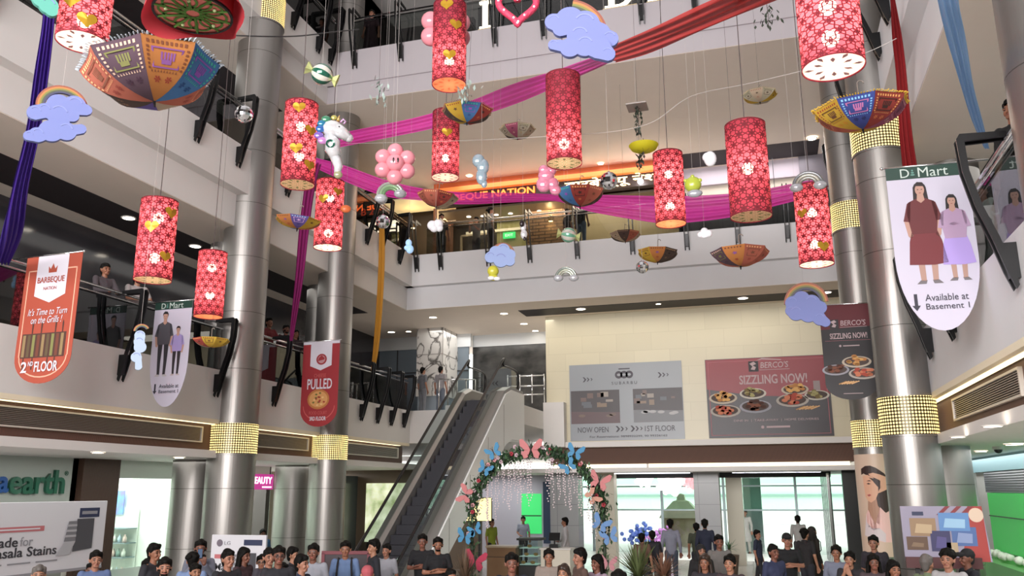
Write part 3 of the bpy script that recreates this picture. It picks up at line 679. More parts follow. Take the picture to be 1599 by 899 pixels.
# stall with a hipped roof and flowers outside
t = thing('street_stall', 'small beige stall with a pyramid roof beyond the entrance glass', 'stall', (*atY(1066, 830, 42).xy, 0))
MB().box((-.9, -.6, 0), (.9, .6, 1.3)).build('body', mat('stall_brown', 'a89478', .7, var=.3, vscale=2), t)
m = MB(); m.lathe([(1.35, 1.3), (1.2, 1.5), (.5, 2.05), (.28, 2.1), (.22, 2.35), (.02, 2.4)], 4, a0=PI/4, a1=2*PI+PI/4); m.build('roof', mat('stall_roof', 'e0d2bf', .7), t)
def blossoms(label, loc, col, r, n, seed):
    rnd = random.Random(seed); t = thing('flower_bush', label, 'flowers', loc)
    MB().lathe([(.0, 0), (.28, 0), (.34, .35), (.0, .35)], 14).build('pot', mat('pot_white', 'c9c4bb', .6), t, smooth=False)
    m = MB()
    for k in range(n):
        p = Vector((rnd.gauss(0, r*.5), rnd.gauss(0, r*.3), .75+rnd.gauss(0, r*.35))); m.sphere(p, .09, 6)
    o = m.build('blossoms', mat('blossom_'+col, col, .6), t); o['kind'] = 'stuff'
    m = MB()
    for k in range(n):
        a = rnd.random()*6.28; m.tube([(0, 0, .3), (math.cos(a)*r*.4, math.sin(a)*r*.3, .5+rnd.random()*r)], .012, 4)
    o = m.build('stems', mat('stem_green', '5a7a4a', .7), t); o['kind'] = 'stuff'
blossoms('bush of blue flowers beyond the entrance glass', (*atY(1000, 830, 37).xy, 0), '6a86d8', .55, 60, 1)
blossoms('bush of pink and violet flowers left of the beige stall', (*atY(1036, 832, 35.9).xy, 0), 'c58ad0', .5, 50, 2)

# ================================================================== right side shops
bx('wall_right_ground', (7.0, YF, 0), (7.2, 36, 3.3), mat('shop_grey_wall', '8f9296', .5))
p0 = atX(1533, 720, 6.2); p1 = atX(1640, 720, 6.2)
bx('wall_right_shop', (4.8, 14.0, 0), (5.0, 23.7, 3.3), mat('white_shop_front', 'dfe0e0', .5))
bx('trim_blue_header', (4.7, 14, 2.96), (4.8, 23.7, 3.3), mat('pale_blue_header', '8fb4c0', .5))
bx('door_shutter', (4.72, 14.5, 2.5), (4.8, 22.5, 2.95), pattern_mat('roller_shutter', 'wave_z', '8d8f9c', '55565f', (6, 0), .35, bump=.5, metal=.5))
t = thing('lit_green_window', 'shop window with a bright green lit backdrop at right', 'shop window', (4.7, 14.5, 0))
MB().box((.0, 0, 1.25), (.08, 7.8, 2.49)).build('green_backdrop', mat('lit_green_wall', '38b050', .5, emit=.32), t)
MB().box((-.02, 0, 1.98), (.0, 7.8, 2.0)).build('shelf_line', seam, t)
MB().box((-.5, 0, 0), (-.02, 7.5, 1.12)).build('green_counter', mat('green_counter', '3f8a3a', .4, emit=.15), t)
m = MB()
for k in range(36): m.sphere((-.28+.16*random.random(), .3+k*.2, 1.19+.05*random.random()), .09, 8, (1, 1, .8))
o = m.build('white_blooms', mat('white_bloom', 'eef3ea', .6), t, smooth=True); o['kind'] = 'stuff'
# woman poster wrapped round the foot of the far right column
def wrap(pts, r, y=0):
    return [Vector((r*math.sin(x/r), -r*math.cos(x/r), z)) for x, z in pts]
def curved_patch(name, pts, m, parent, r, n_sub=6):
    """a printed shape wrapped on a column; pts in (arc length, z)"""
    mb = MB(); mb.prism(pts, 0, .001)
    bmesh.ops.triangulate(mb.bm, faces=[f for f in mb.bm.faces if len(f.verts) > 4])
    xs = [p[0] for p in pts]; k = min(xs)+.06
    while k < max(xs):
        bmesh.ops.bisect_plane(mb.bm, geom=mb.bm.verts[:]+mb.bm.edges[:]+mb.bm.faces[:], plane_co=(k, 0, 0), plane_no=(1, 0, 0)); k += .06
    for v in mb.bm.verts:
        rr = r - v.co.y; v.co = Vector((rr*math.sin(v.co.x/r), -rr*math.cos(v.co.x/r), v.co.z))
    return mb.build(name, m, parent)
t = thing('column_poster', 'beige poster of a dark-haired woman wrapped round the far right column', 'poster', (2.2, 20.5, 0), math.atan2(2.2, 20.5)*-1)
R4 = .43
m = MB(); m.lathe([(R4, 1.2), (R4, 3.32)], 40, a0=-PI, a1=0); m.build('backing', mat('poster_beige', 'cdb3a0', .45), t, smooth=True)
skinp = mat('poster_skin', 'd3a288', .5); hairp = mat('poster_hair', '33211f', .5); pinkp = mat('poster_pink', 'e3b9b4', .5); lipsp = mat('poster_lips', 'a5504f', .5)
def woman_patch(nm, P, m, lay):
    Q = []
    for u, v in P:
        y = 695+v/4.675; x = 1335+u/4.675; h = (x-1375.3-(y-769.7)*.1)*.01365; Q.append((R4*math.asin(max(-.98, min(.98, h/R4))), 2.5+(769.7-y)*.01338))
    return curved_patch(nm, Q, m, t, R4+.003+lay*.0015)
whitep = mat('poster_white_top', 'd0c2c6', .5); shadowp = mat('poster_skin_deep', 'a9806c', .5)
woman_patch('printed_hair', [(68, 170), (95, 150), (130, 148), (170, 165), (225, 205), (255, 250), (280, 330), (288, 410), (270, 470), (240, 490), (205, 465), (185, 440), (180, 370), (190, 320), (150, 250), (110, 220), (85, 205), (70, 215)], hairp, 1)
woman_patch('printed_neck', [(118, 400), (180, 370), (195, 450), (205, 520), (200, 590), (160, 615), (120, 600), (108, 560), (125, 480)], shadowp, 0)
woman_patch('printed_face', [(80, 225), (110, 215), (150, 235), (185, 290), (188, 345), (170, 395), (140, 418), (118, 405), (100, 370), (95, 330), (88, 290)], skinp, 2)
woman_patch('printed_hand', [(118, 208), (150, 200), (200, 215), (245, 235), (272, 280), (275, 310), (240, 325), (200, 345), (180, 352), (205, 320), (215, 280), (195, 255), (165, 240), (130, 225)], skinp, 4)
woman_patch('printed_lock', [(122, 235), (160, 245), (190, 275), (214, 290), (205, 318), (180, 300), (150, 262)], hairp, 3)
woman_patch('printed_top', [(108, 500), (120, 470), (112, 560), (125, 605), (160, 618), (195, 600), (208, 520), (200, 450), (240, 495), (285, 450), (310, 500), (320, 700), (230, 700), (100, 655)], pinkp, 2)
woman_patch('printed_top_light', [(108, 500), (112, 560), (125, 605), (160, 618), (200, 600), (240, 640), (240, 700), (100, 655)], whitep, 3)
woman_patch('printed_brow', [(104, 262), (125, 254), (142, 262), (125, 262)], hairp, 3)
woman_patch('printed_eye', [(106, 280), (120, 274), (136, 282), (120, 286)], hairp, 3)
woman_patch('printed_lips', [(112, 362), (130, 356), (140, 364), (124, 374)], lipsp, 3)
# toy display board before the near right column
a_ = atY(1405, 790, 14.9); b_ = atY(1532, 787, 14.9); cx = (a_.x+b_.x)/2; w = b_.x-a_.x; zt = a_.z; zb = atY(1470, 876, 14.9).z
t = thing('display_board', 'toy advertising board with printed boxes and a red side by the near right column', 'display board', (cx, 14.9, 0))
PB = lambda nm, pts, m, lay: poly_part(nm, [(u*w, zb+v*(zt-zb)) for u, v in pts], m, t, y=-.002-lay*.0015, th=.0012)
MB().prism([(-w/2, zb), (w/2+.06, zb), (w/2, zt), (-w/2, zt)], 0, .04).build('board', mat('poster_pale_violet', '8f8a9e', .5), t)
PB('red_side', [(.2, 0), (.53, 0), (.5, 1), (.33, 1)], mat('poster_red', '9a3a36', .5), 0)
for k in range(3): PB('white_stripe', [(-.06+k*.14, .84), (0+k*.14, .84), (.12+k*.14, 1), (.06+k*.14, 1)], mat('poster_stripe', 'a99fa4' if k else '7a3036', .5), 1)
for i, (u0, v0, u1, v1, c, c2) in enumerate(((-.40, .45, -.08, .78, '8f765c', 'b09a7c'), (-.04, .55, .33, .88, '5a82b4', '8fb4d0'), (-.16, .18, .08, .55, '37365c', '4f4a7c'), (.10, .28, .40, .62, '4a6496', '7f8fb4'), (-.46, .2, -.2, .44, '5c4638', '7a6450'), (.0, .16, .16, .34, 'a8957a', 'c0b09a'))):
    PB('printed_box', rect(u0, v0, u1, v1), mat('toybox%d' % i, c, .5), 2+i % 3); PB('printed_box_window', [(u0+.05, v0+.06), (u1-.06, v0+.05), (u1-.05, v1-.12), (u0+.08, v1-.1)], mat('toyboxb%d' % i, c2, .5), 5+i % 2)
PB('round_badge', ell(.42, .84, .09, .13), mat('poster_cream', 'cdb7a4', .5), 3); PB('brand_tag', rect(-.36, .83, -.22, .9), navy, 3)
MB().box((-w/2, -.07, zb-.10), (w*.42, .0, zb+.06)).build('dark_red_ledge', mat('poster_dark_red', '4c2628', .5), t)
for s_ in (-1, 1): MB().box((s_*w*.36-.03, 0, 0), (s_*w*.36+.03, .05, zb)).build('leg', seam, t)
# cctv dome cameras
def dome(label, loc):
    t = thing('dome_camera', label, 'camera', loc); m = MB(); m.lathe([(0, 0), (.09, 0), (.09, -.05), (.0, -.05)], 16); m.build('base', white, t)
    MB().sphere((0, 0, -.05), .07, 14).build('dome', black_metal, t, smooth=True)
dome('black dome camera under the ceiling of the white shop at left', atZ(259, 724, 3.3)); dome('black dome camera under the ceiling at right', atZ(1558, 697, 3.3))

# ================================================================== restaurant on the second floor, back
bx('wall_restaurant_back', (-14.7, 29.6, Z2), (-2.3, 29.8, 13.39), mat('dim_restaurant', '4a3f33', .5, var=.35, vscale=.9))
bx('wall_restaurant_sign_band', (-11.0, 27.2, 12.55), (-2.45, 27.5, 13.0), mat('sign_band_dark', '2a1c1a', .5))
t = thing('orange_canopy', 'orange lit band over the restaurant front on the second floor', 'canopy', (-7, 27.0, 13.0))
MB().box((-4.0, 0, 0), (4.5, .5, .16)).build('lower_band', mat('orange_band', 'e07a3c', .5, emit=.42), t)
MB().box((-4.0, .12, .16), (4.5, .6, .385)).build('upper_band', mat('orange_dark', 'a34a1c', .5, emit=.2, var=.3, vscale=2), t)
neon = mat('neon_orange', 'ff6a2a', .4, emit=3.2); neonw = mat('neon_warm_white', 'ffd9a0', .4, emit=3.2)
a = atY(678, 314, 27.15); b = atY(835, 298, 27.15)
t = thing('neon_sign', 'orange neon restaurant sign in capital letters behind the pink drape', 'sign', (0, 27.15, 0))
text('BARBEQUE NATION', b.x-a.x, neon, t, ((a.x+b.x)/2, 0, 12.78), height=.30, bold=.02)
a = atY(882, 296, 27.15); b = atY(1046, 285, 27.15)
t = thing('neon_sign', 'warm white neon restaurant sign in Devanagari script', 'sign', (0, 27.15, 0))
text('बारबेक्यू नेशन', b.x-a.x, neonw, t, ((a.x+b.x)/2, 0, 12.80), height=.42, bold=.012)
stonew = pattern_mat('rough_stone_wall', 'brick_xz', '8c6a4c', '4c3626', (.45, .12, 1), .7, mortar=.02)
bx('wall_stone_pier', (-7.9, 28.4, Z2), (-6.5, 28.8, 13.39), stonew)
bx('wall_stone_pier_left', (-11.6, 28.6, Z2), (-10.9, 28.9, 13.39), mat('brick_brown', '6a4634', .7, var=.2, vscale=6))
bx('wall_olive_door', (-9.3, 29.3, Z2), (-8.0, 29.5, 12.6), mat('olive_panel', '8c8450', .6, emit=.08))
bx('trim_cream_header', (-10.5, 29.2, 12.05), (-6.0, 29.3, 12.15), mat('cream_lip', 'efe3c9', .5))
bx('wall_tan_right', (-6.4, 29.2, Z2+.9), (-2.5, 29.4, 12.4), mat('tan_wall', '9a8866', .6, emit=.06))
t = thing('exit_sign', 'green lit exit sign on the olive restaurant wall', 'sign', (*atY(795, 367, 29.2).xy, atY(795, 367, 29.2).z))
MB().box((-.24, 0, -.12), (.24, .05, .12)).build('sign_box', mat('exit_green', '2fd06a', .4, emit=1.3), t); text('EXIT', .3, mat('exit_white', 'eafff0', .4, emit=1.6), t, (0, -.006, 0), height=.1)
m = MB()
for x in (-10.7, -10.1, -9.6): m.box((x-.03, 29.2, Z2), (x+.03, 29.3, 12.0))
m.box((-10.7, 29.2, 11.98), (-9.6, 29.3, 12.05)); struct('door_1', m, mat('door_frame', 'a8957a', .5))
for i, (px, py, Y, up) in enumerate(((645, 352, 28.4, 1), (693, 348, 28.4, 1), (860, 341, 28.3, 1))):
    p = atY(px, py, Y); t = thing('wall_lamp', ['cream cone wall lamp at the left end of the restaurant', 'brown wall lamp shining up and down on the brick pier', 'wall lamp shining up and down on the stone pier'][i], 'lamp', p)
    m = MB(); m.lathe([(.0, -.1), (.09, -.1), (.09, .1), (.0, .1)], 14); m.build('body', mat('lamp_brass', '6b5230', .4, metal=.6), t, smooth=False)
    for z in (-.105, .105): MB().lathe([(0, z), (.08, z+.001)], 14).build('lens', mat('warm_lens', 'ffe2a8', .4, emit=6), t)
    point_light('lamp_light', p+Vector((0, -.12, -.25)), 9, (1, .75, .4), .04); point_light('lamp_light', p+Vector((0, -.12, .25)), 9, (1, .75, .4), .04)
p = atY(697, 336, 28.55); t = thing('notice_board', 'pale framed notice above the brick pier lamp', 'notice', p)
MB().box((-.38, 0, -.25), (.38, .03, .35)).build('board', mat('notice_paper', 'c9b8a2', .5), t)
for k in range(4): MB().box((-.3, -.004, .2-k*.09), (.3, 0, .22-k*.09)).build('text_line', mat('notice_ink', '7a6552', .6), t)
# cream wall and shuttered front to the right of the restaurant
bx('wall_cream_right', (-2.4, 28.5, Z2), (2.35, 28.7, 13.39), mat('cream_wall', 'c4bcae', .6))
bx('trim_lilac_header', (-2.4, 28.35, 12.75), (2.3, 28.5, 13.39), mat('lilac_wall', 'b4aab4', .6))
bx('wall_dark_lower', (-2.4, 28.3, Z2), (2.2, 28.5, 11.9), pattern_mat('dark_wave_panel', 'noise', '2a282c', '4a464a', (1.2, 1.2, 2), .4))
bx('trim_dark_joint', (-2.45, 28.3, Z2), (-2.3, 28.5, 13.39), seam)
bx('wall_right_corner', (1.6, 28.2, Z2), (2.5, 28.5, 13.39), mat('slate_corner', '6f6a72', .6))
p = atY(1180, 356, 27.9); t = thing('dark_name_board', 'black name board with white letters over the railing at back right', 'sign', p)
MB().box((-.8, 0, -.13), (.8, .05, .13)).build('board', seam, t); MB().box((-.7, .02, .1), (-.68, .04, 13.39-t.location.z)).box((.68, .02, .1), (.7, .04, 13.39-t.location.z)).build('hanging_rod', seam, t)
[MB().box((-.66+k*.24, -.006, -.05), (-.48+k*.24, 0, .05)).build('letter_block', white, t) for k in range(6)]
# lit signs at the far left of the restaurant
p = atY(565, 296, 27.6); t = thing('lit_logo_sign', 'blue and white lit logo sign beside the left steel column', 'sign', p)
MB().box((-.55, 0, -.3), (.55, .05, .3)).build('panel', mat('navy_panel', '101630', .4), t)
for x0, z0, w, h in ((-.35, .12, .7, .07), (-.2, .0, .6, .06), (-.1, -.12, .75, .1), (-.3, -.22, .4, .05)): MB().box((x0, -.02, z0), (x0+w, 0, z0+h), None, .01).build('lit_stroke', mat('lit_blue_white', 'b9c6ff', .4, emit=1.6), t)
p = atY(578, 330, 28.0); t = thing('red_digit_sign', 'small orange-red lit sign below the blue logo sign', 'sign', p)
MB().box((-.3, .02, .1), (-.28, .04, .94)).box((.28, .02, .1), (.3, .04, .94)).build('hanging_rod', seam, t)
text('B 24', .75, mat('red_led', 'ff5030', .4, emit=2.2), t, (0, 0, 0), height=.28, bold=.02)
p = atY(632, 313, 27.4); t = thing('ceiling_panel_lamp', 'large square cream ceiling panel light above the restaurant entrance', 'lamp', p)
MB().box((-.9, -.1, 0), (.9, 1.4, .05)).build('panel', mat('cream_panel', 'd9c79c', .5, emit=.35), t)
MB().box((-.95, -.15, .05), (.95, 1.45, .08)).build('frame', seam, t)
# ---- third floor: lit letters, interior
bx('wall_planter_level3', (-9.6, 20.5, Z3), (-7.2, 20.7, Z3+.72), mat('planter_dark', '3a3436', .6))
bx('wall_dark_level3', (-7.1, 20.6, Z3), (2.3, 20.8, Z3+1.05), mat('planter_dark2', '26232a', .5))
big = mat('marquee_white', 'fff3d8', .4, emit=2.6); bigs = mat('marquee_side', 'c9b48c', .5)
SER = {'I': [rect(-.16, 0, .16, .07), rect(-.16, .77, .16, .84), rect(-.07, .07, .07, .77)],
 'D': [rect(-.4, 0, .0, .07), rect(-.4, .77, .0, .84), rect(-.3, .07, -.14, .77), [(0, 0), (.2, .06), (.33, .2), (.38, .42), (.33, .64), (.2, .78), (0, .84), (0, .77), (.12, .72), (.2, .6), (.23, .42), (.2, .24), (.12, .12), (0, .07)]],
 'M': [rect(-.5, 0, -.22, .07), rect(.22, 0, .5, .07), rect(-.43, .07, -.3, .84), rect(.3, .07, .43, .84), [(-.3, .84), (-.3, .6), (-.04, .05), (.04, .05), (.3, .6), (.3, .84), (.25, .84), (0, .3), (-.25, .84)]]}
for ch, px, w, lab in (('I', 752, .16, 'tall white lit letter I standing on the third-floor edge'), ('D', 966, .42, 'tall white lit letter D right of the rainbow cloud'), ('M', 1042, .5, 'tall white lit letter M at the top edge, right of the letter D')):
    p = atY(px, 30, YB3-.3); t = thing('lit_letter', lab, 'letter', (p.x, YB3+.02, Z3))
    m = MB()
    for P in SER[ch]: m.prism([(a, b+.04) for a, b in P], -.04, .02)
    m.build('letter_face', big, t); MB().box((-w-.03, -.05, 0), (w+.03, .03, .04)).build('base', bigs, t)
# ================================================================== hanging decorations
ROOFZ = 18.2
for k in range(9):
    bx('trim_roof_cable_%d' % (k+1), (XL, -2+k*2.6, ROOFZ), (XR, -1.98+k*2.6, ROOFZ+.02), seam)
    if k < 8: bx('trim_roof_crosscable_%d' % (k+1), (-10.5+k*1.7, -3, ROOFZ+.02), (-10.48+k*1.7, 19.8, ROOFZ+.04), seam)
cordm = mat('dark_cord', '4a4040', .7); cordw = mat('white_string', 'a39d9a', .7)
def cord(parent, z0, m=cordm, r=.006, x=0, y=0, top=None, name='cord'):
    zt = (ROOFZ-parent.location.z)/parent.scale.z if top is None else top
    MB().tube([(x, y, z0), (x, y, zt)], r*.4, 5).build(name, m, parent)

# ---- cut-paper drum lanterns
LR, LH = .25, 1.38
def shade_mat(name, col, tl, tcol=None, clear=0):
    m = bpy.data.materials.new(name); m.use_nodes = True; N = m.node_tree.nodes; L = m.node_tree.links; b = N['Principled BSDF']
    b.inputs['Base Color'].default_value = (*lin(col), 1); b.inputs['Roughness'].default_value = .8
    t = N.new('ShaderNodeBsdfTranslucent'); t.inputs[0].default_value = (*lin(tcol or col), 1); x = N.new('ShaderNodeMixShader'); x.inputs[0].default_value = tl
    L.new(b.outputs[0], x.inputs[1]); L.new(t.outputs[0], x.inputs[2]); o = x
    if clear:
        tr = N.new('ShaderNodeBsdfTransparent'); tr.inputs[0].default_value = (1, .75, .75, 1); o = N.new('ShaderNodeMixShader'); o.inputs[0].default_value = clear; L.new(x.outputs[0], o.inputs[1]); L.new(tr.outputs[0], o.inputs[2])
    L.new(o.outputs[0], N['Material Output'].inputs[0]); return m
paper_m = shade_mat('pink_lantern_paper', 'b85068', .65, 'ff6c80', .16)
lattice_m = shade_mat('dark_red_felt', '680a1c', .06)
disc_m = shade_mat('lantern_base_paper', 'fdf0e8', .75)
disc_orange = shade_mat('lantern_base_orange', 'f09a72', .75)
disc_cream = shade_mat('lantern_base_cream', 'e2d2b0', .5)
bulb_m = mat('lantern_bulb', 'fff2dc', .4, emit=48, ecol='ffe9c8')
gold = mat('gold_foil', 'b8902a', .35, metal=.55)
nR = 10; sp_ = 2*PI*LR/nR; rh = sp_*math.sqrt(3)/2
def lattice(R, H):
    m = MB(); w = .0125; r = R+.004; L_ = sp_*.5; bul = L_*.30
    def line(P, tw=w):
        prev = None
        for k, (x, z) in enumerate(P):
            q = P[min(k+1, len(P)-1)]; o = P[max(k-1, 0)]; dx, dz = q[0]-o[0], q[1]-o[1]; l = math.hypot(dx, dz) or 1; nx, nz = -dz/l*tw/2, dx/l*tw/2
            if 0 <= z <= H:
                Q = [(r*math.cos(a/R), r*math.sin(a/R), b) for a, b in ((x+nx, z+nz), (x-nx, z-nz))]
                if prev: m.face([prev[0], prev[1], Q[1], Q[0]])
                prev = Q
            else: prev = None
    for j in range(-1, int(H/rh)+3):
        for i in range(nR):
            cx = i*sp_ + (sp_/2 if j % 2 else 0); cz = j*rh+.05
            for t in range(6):
                a = t*PI/3; ux, uz = math.cos(a), math.sin(a)
                for sd in (-1, 1):
                    line([(cx+ux*L_*f-uz*sd*bul*math.sin(PI*f**.8), cz+uz*L_*f+ux*sd*bul*math.sin(PI*f**.8)) for f in [q/8 for q in range(9)]])
            m.face([(r*1.002*math.cos((cx+.02*math.cos(q))/R), r*1.002*math.sin((cx+.02*math.cos(q))/R), cz+.02*math.sin(q)) for q in [PI*k/4 for k in range(8)]]) if .03 < cz < H-.03 else None
    for z in (0, H-.02): m.lathe([(r, z), (r, z+.02)], 36)
    return m
def heart_pts(s, n=20):
    return [(s*.06*16*math.sin(t)**3/1.0*.16, s*.06*.16*(13*math.cos(t)-5*math.cos(2*t)-2*math.cos(3*t)-math.cos(4*t))*1.0) for t in [2*PI*k/n for k in range(n)]]
_lat = lattice(LR, LH).build('lattice', lattice_m); _latmesh = _lat.data; bpy.data.objects.remove(_lat)
_sh = MB().lathe([(LR, 0), (LR, LH)], 48).build('shade', paper_m, smooth=True); _shmesh = _sh.data; bpy.data.objects.remove(_sh)
def axis_fit(x, yt, yb, w, R):
    d = 2*R*FPX/w; c = at(x, (yt+yb)/2, d); rho = c.xy.length
    e = math.atan2(c.z-CAMZ, rho); s = R*FPX/d*math.sin(e)
    def zz(y):
        r = _ray(x, y); return CAMZ + r.z*rho/r.xy.length
    return c, zz(yt+s), zz(yb-s)
def lantern(label, x, yt, yb, w, bulbs=(.3, .72), hearts=(), disc=0, power=70, cordc=True):
    c, z1, z0 = axis_fit(x, yt, yb, w, LR)
    t = thing('paper_lantern', label, 'lantern', (c.x, c.y, z0), math.atan2(c.x, c.y)*-1); H = z1-z0; k = H/LH
    for nm, me in (('shade', _shmesh), ('lattice', _latmesh)):
        o = bpy.data.objects.new(nm, me); COL.objects.link(o); o.parent = t; o.scale = (1, 1, k)
    m = MB(); m.lathe([(LR-.005, .012), (.001, .012)], 36); o = m.build('base_disc', [disc_m, disc_orange, disc_cream][disc], t)
    m = MB()
    for q in range(12):
        a = q*PI/6; rr = .13 if q % 2 else .19
        M = Matrix.Rotation(a, 4, 'Z') @ Matrix.Translation((rr, 0, .0105))
        m.face([M @ Vector(p) for p in ((-.045, 0, 0), (.01, .022, 0), (.045, 0, 0), (.01, -.022, 0))])
    if disc == 2:
        for q in range(-5, 6):
            for s in (-1, 1):
                a0 = q*.045; L_ = math.sqrt(max(.0, .235**2-a0*a0)); M = Matrix.Rotation(s*PI/4, 4, 'Z'); m.face([M @ Vector(p) for p in ((-L_, a0-.004, .0102), (L_, a0-.004, .0102), (L_, a0+.004, .0102), (-L_, a0+.004, .0102))])
    m.build('base_pattern', [mat('base_petal_mauve', 'b08a90', .8), mat('base_petal_orange', 'e07a50', .8), mat('base_petal_green', '5f7a45', .8)][disc], t)
    m = MB(); m.lathe([(LR, H-.01), (.0, H+.0)], 24); m.build('top_cap', lattice_m, t)
    for b in bulbs:
        MB().sphere((0, 0, H*b), .072, 14).build('bulb', bulb_m, t, smooth=True)
    MB().tube([(0, 0, H*min(bulbs)), (0, 0, H)], .006, 5).build('lamp_wire', cordm, t)
    for (hx, hz, s) in hearts:
        a = hx/LR; hp = heart_pts(s*.31)
        m = MB(); r = LR+.014; hq = [(r*math.sin((p[0]+hx)/LR), -r*math.cos((p[0]+hx)/LR), hz*H+p[1]) for p in hp]; hc = (r*math.sin(hx/LR), -r*math.cos(hx/LR), hz*H)
        for q in range(len(hq)): m.face([hc, hq[q], hq[(q+1) % len(hq)]])
        m.build('gold_heart', gold, t)
    if cordc: cord(t, H, r=.017)
    return t
lantern('red cut-paper lantern with gold hearts at the top left, above the big umbrella', 135, -70, 86, 74, (.28, .7), ((.02, .16, 2.0), (-.14, .40, 2.2)), 0)
lantern('red cut-paper lantern with three gold hearts hanging before the pink balloon flower at top', 702, -4, 146, 52, (.30,), ((-.05, .90, 2), (.09, .66, 2), (.0, .28, 2)), 1)
lantern('dark red cut-paper lantern hanging below the largest rainbow cloud, lit only low down', 880, 108, 267, 54, (.22,), (), 2, 50)
lantern('largest bright red lantern at top right with white glowing base', 1294, -70, 130, 92, (.3, .62), (), 0)
lantern('dark red lantern without hearts above the two dark umbrellas at right', 1168, 184, 350, 62, (.52,), (), 2, 60)
lantern('slim red lantern in front of the wide pink drape, orange base', 1045, 232, 358, 46, (.25, .7), (), 1)
lantern('red lantern with two gold hearts at far right before the steel column', 1270, 284, 421, 51, (.25, .66), ((-.15, .62, 1.7), (.12, .18, 1.9)), 0)
lantern('red lantern with four gold hearts left of the unicorn balloon', 468, 153, 299, 51, (.35, .72), ((-.04, .88, 2), (.16, .62, 2), (-.05, .38, 2), (.17, .2, 2)), 2)
lantern('red lantern with three gold hearts in front of the dark first-floor gallery at left', 244, 306, 446, 55, (.28, .78), ((.17, .82, 2), (-.08, .62, 2), (.14, .27, 1.8)), 2)
lantern('small red lantern without hearts before the tall left steel column', 329, 389, 500, 43, (.33, .76), (), 1)
lantern('small red lantern with gold hearts before the second left steel column', 514, 277, 394, 43, (.22, .75), ((.14, .8, 1.8), (-.12, .68, 2)), 0)
lantern('red lantern hanging partly behind the yellow and blue umbrella at centre', 696, 168, 286, 42, (.3,), ((.02, .62, 2),), 0, 50)

# ---- large red cloth lantern with a green lattice base, top left
c, z1, z0 = axis_fit(303, -60, 62, 118, .30)
t = thing('cloth_lantern', 'big red cloth lantern with a round green lattice base at the top edge', 'lantern', (c.x, c.y, z0+.03))
red_cloth = mat('red_cloth', 'b5323c', .7, transl=.25)
m = MB(); m.lathe([(.30, .03), (.30, .7)], 36); m.build('drum', red_cloth, t, smooth=True)
rows = []
for r, z, a in ((.305, .30, 0), (.36, .10, .02), (.39, .0, .05)): rows.append([Vector(((r+a*math.cos(4*q*2*PI/48))*math.cos(q*2*PI/48), (r+a*math.cos(4*q*2*PI/48))*math.sin(q*2*PI/48), z+.05*math.cos(3*q*2*PI/48+1))) for q in range(48)])
m = MB(); m.grid(rows, close_u=True); m.build('cloth_skirt', red_cloth, t, smooth=True)
m = MB(); m.lathe([(.3, .035), (.0, .035)], 36); m.build('base_disc', mat('salmon_disc', 'd9766c', .7), t)
m = MB()
for q in range(10):
    a = q*PI/5; p = Vector((.17*math.cos(a), .17*math.sin(a), .03)); m.lathe([(.075, .028), (.095, .028)], 16, c=(p.x, p.y, 0))
    m.tube([(.06*math.cos(a), .06*math.sin(a), .028), (.29*math.cos(a+.2), .29*math.sin(a+.2), .028)], .011, 4)
m.lathe([(.05, .028), (.075, .028)], 16); m.build('green_lattice', mat('leaf_green_felt', '4f7a2e', .7, var=.2), t)
m = MB(); m.lathe([(.285, .02), (.305, .02), (.305, .04), (.285, .04)], 36); m.build('base_ring', black_metal, t)
for q in range(5): MB().sphere((.2*math.cos(q*1.3), .2*math.sin(q*1.3), .022), .016, 8).build('bead', mat('pale_bead', 'c9dba0', .4), t, smooth=True)
cord(t, .7)

# ---- embroidered umbrellas, hung upside down
COLS = {'o': 'c98245', 'b': '4f86c2', 'p': '5c4552', 'c': 'c7705c', 'g': '5a8a3c', 'y': 'd8b23e', 'r': 'a8443c', 'v': '6a5aa8', 'k': '5b4a44', 'n': 'c9b39a', 't': '3f9a94', 'm': 'b05a78', 'i': '3f4f9c', 'w': 'c9c0a8'}
ACC = {'o': ('6b3a22', '7a4a86', '8f2f28'), 'b': ('3fb8a0', '8a4fb0', '2c4f8a'), 'p': ('b89a86', '6a6a3c', '3f2638'), 'c': ('e0a878', '7a4a38', '8f3c34'), 'g': ('a8c060', '2f5a24', '6a8a3c'), 'y': ('8a3c28', '5a3a24', 'c98a2c'), 'r': ('e0a060', '3c2420', 'd0784a'), 'v': ('9ac0d8', 'c8a0d0', '3a3078'), 'k': ('a88a6a', '2c2420', '8a6a4c'), 'n': ('8a5a48', '5a4a3c', 'a8705a'), 't': ('d8d078', '1f5a5a', '7ac0b0'), 'm': ('e0a0a8', '6a2c48', 'd8b0a0'), 'i': ('7ab0e0', 'b06a9a', '22285a'), 'w': ('7a7a4a', '5a4a3c', 'b0a070')}
def cloth_mat(k): return mat('cotton_'+k, ''.join('%02x' % int(int(COLS[k][i:i+2], 16)*.88) for i in (0, 2, 4)), .85, var=.06, vscale=12, transl=.22)
def acc_mat(k, j): return mat('thread_%s%d' % (k, j), ACC[k][j], .8)
def umb_pt(R, h, k, u, v, off=0):
    A = 2*PI/8; a = (k+u)*A; ph = math.radians(74)
    ch = math.cos(A/2)/math.cos((u-.5)*A); r = R*math.sin(v*ph)/math.sin(ph)*(ch*.85+.15); r *= 1-.05*math.sin(PI*u)*v*v
    z = -h*(math.cos(v*ph)-math.cos(ph))/(1-math.cos(ph)) + .02*h*math.sin(PI*u)*v
    n = Vector((math.cos(a)*math.sin(v*ph)*h, math.sin(a)*math.sin(v*ph)*h, -math.cos(v*ph)*R)); n.normalize()
    return Vector((r*math.cos(a), r*math.sin(a), z)) + n*off
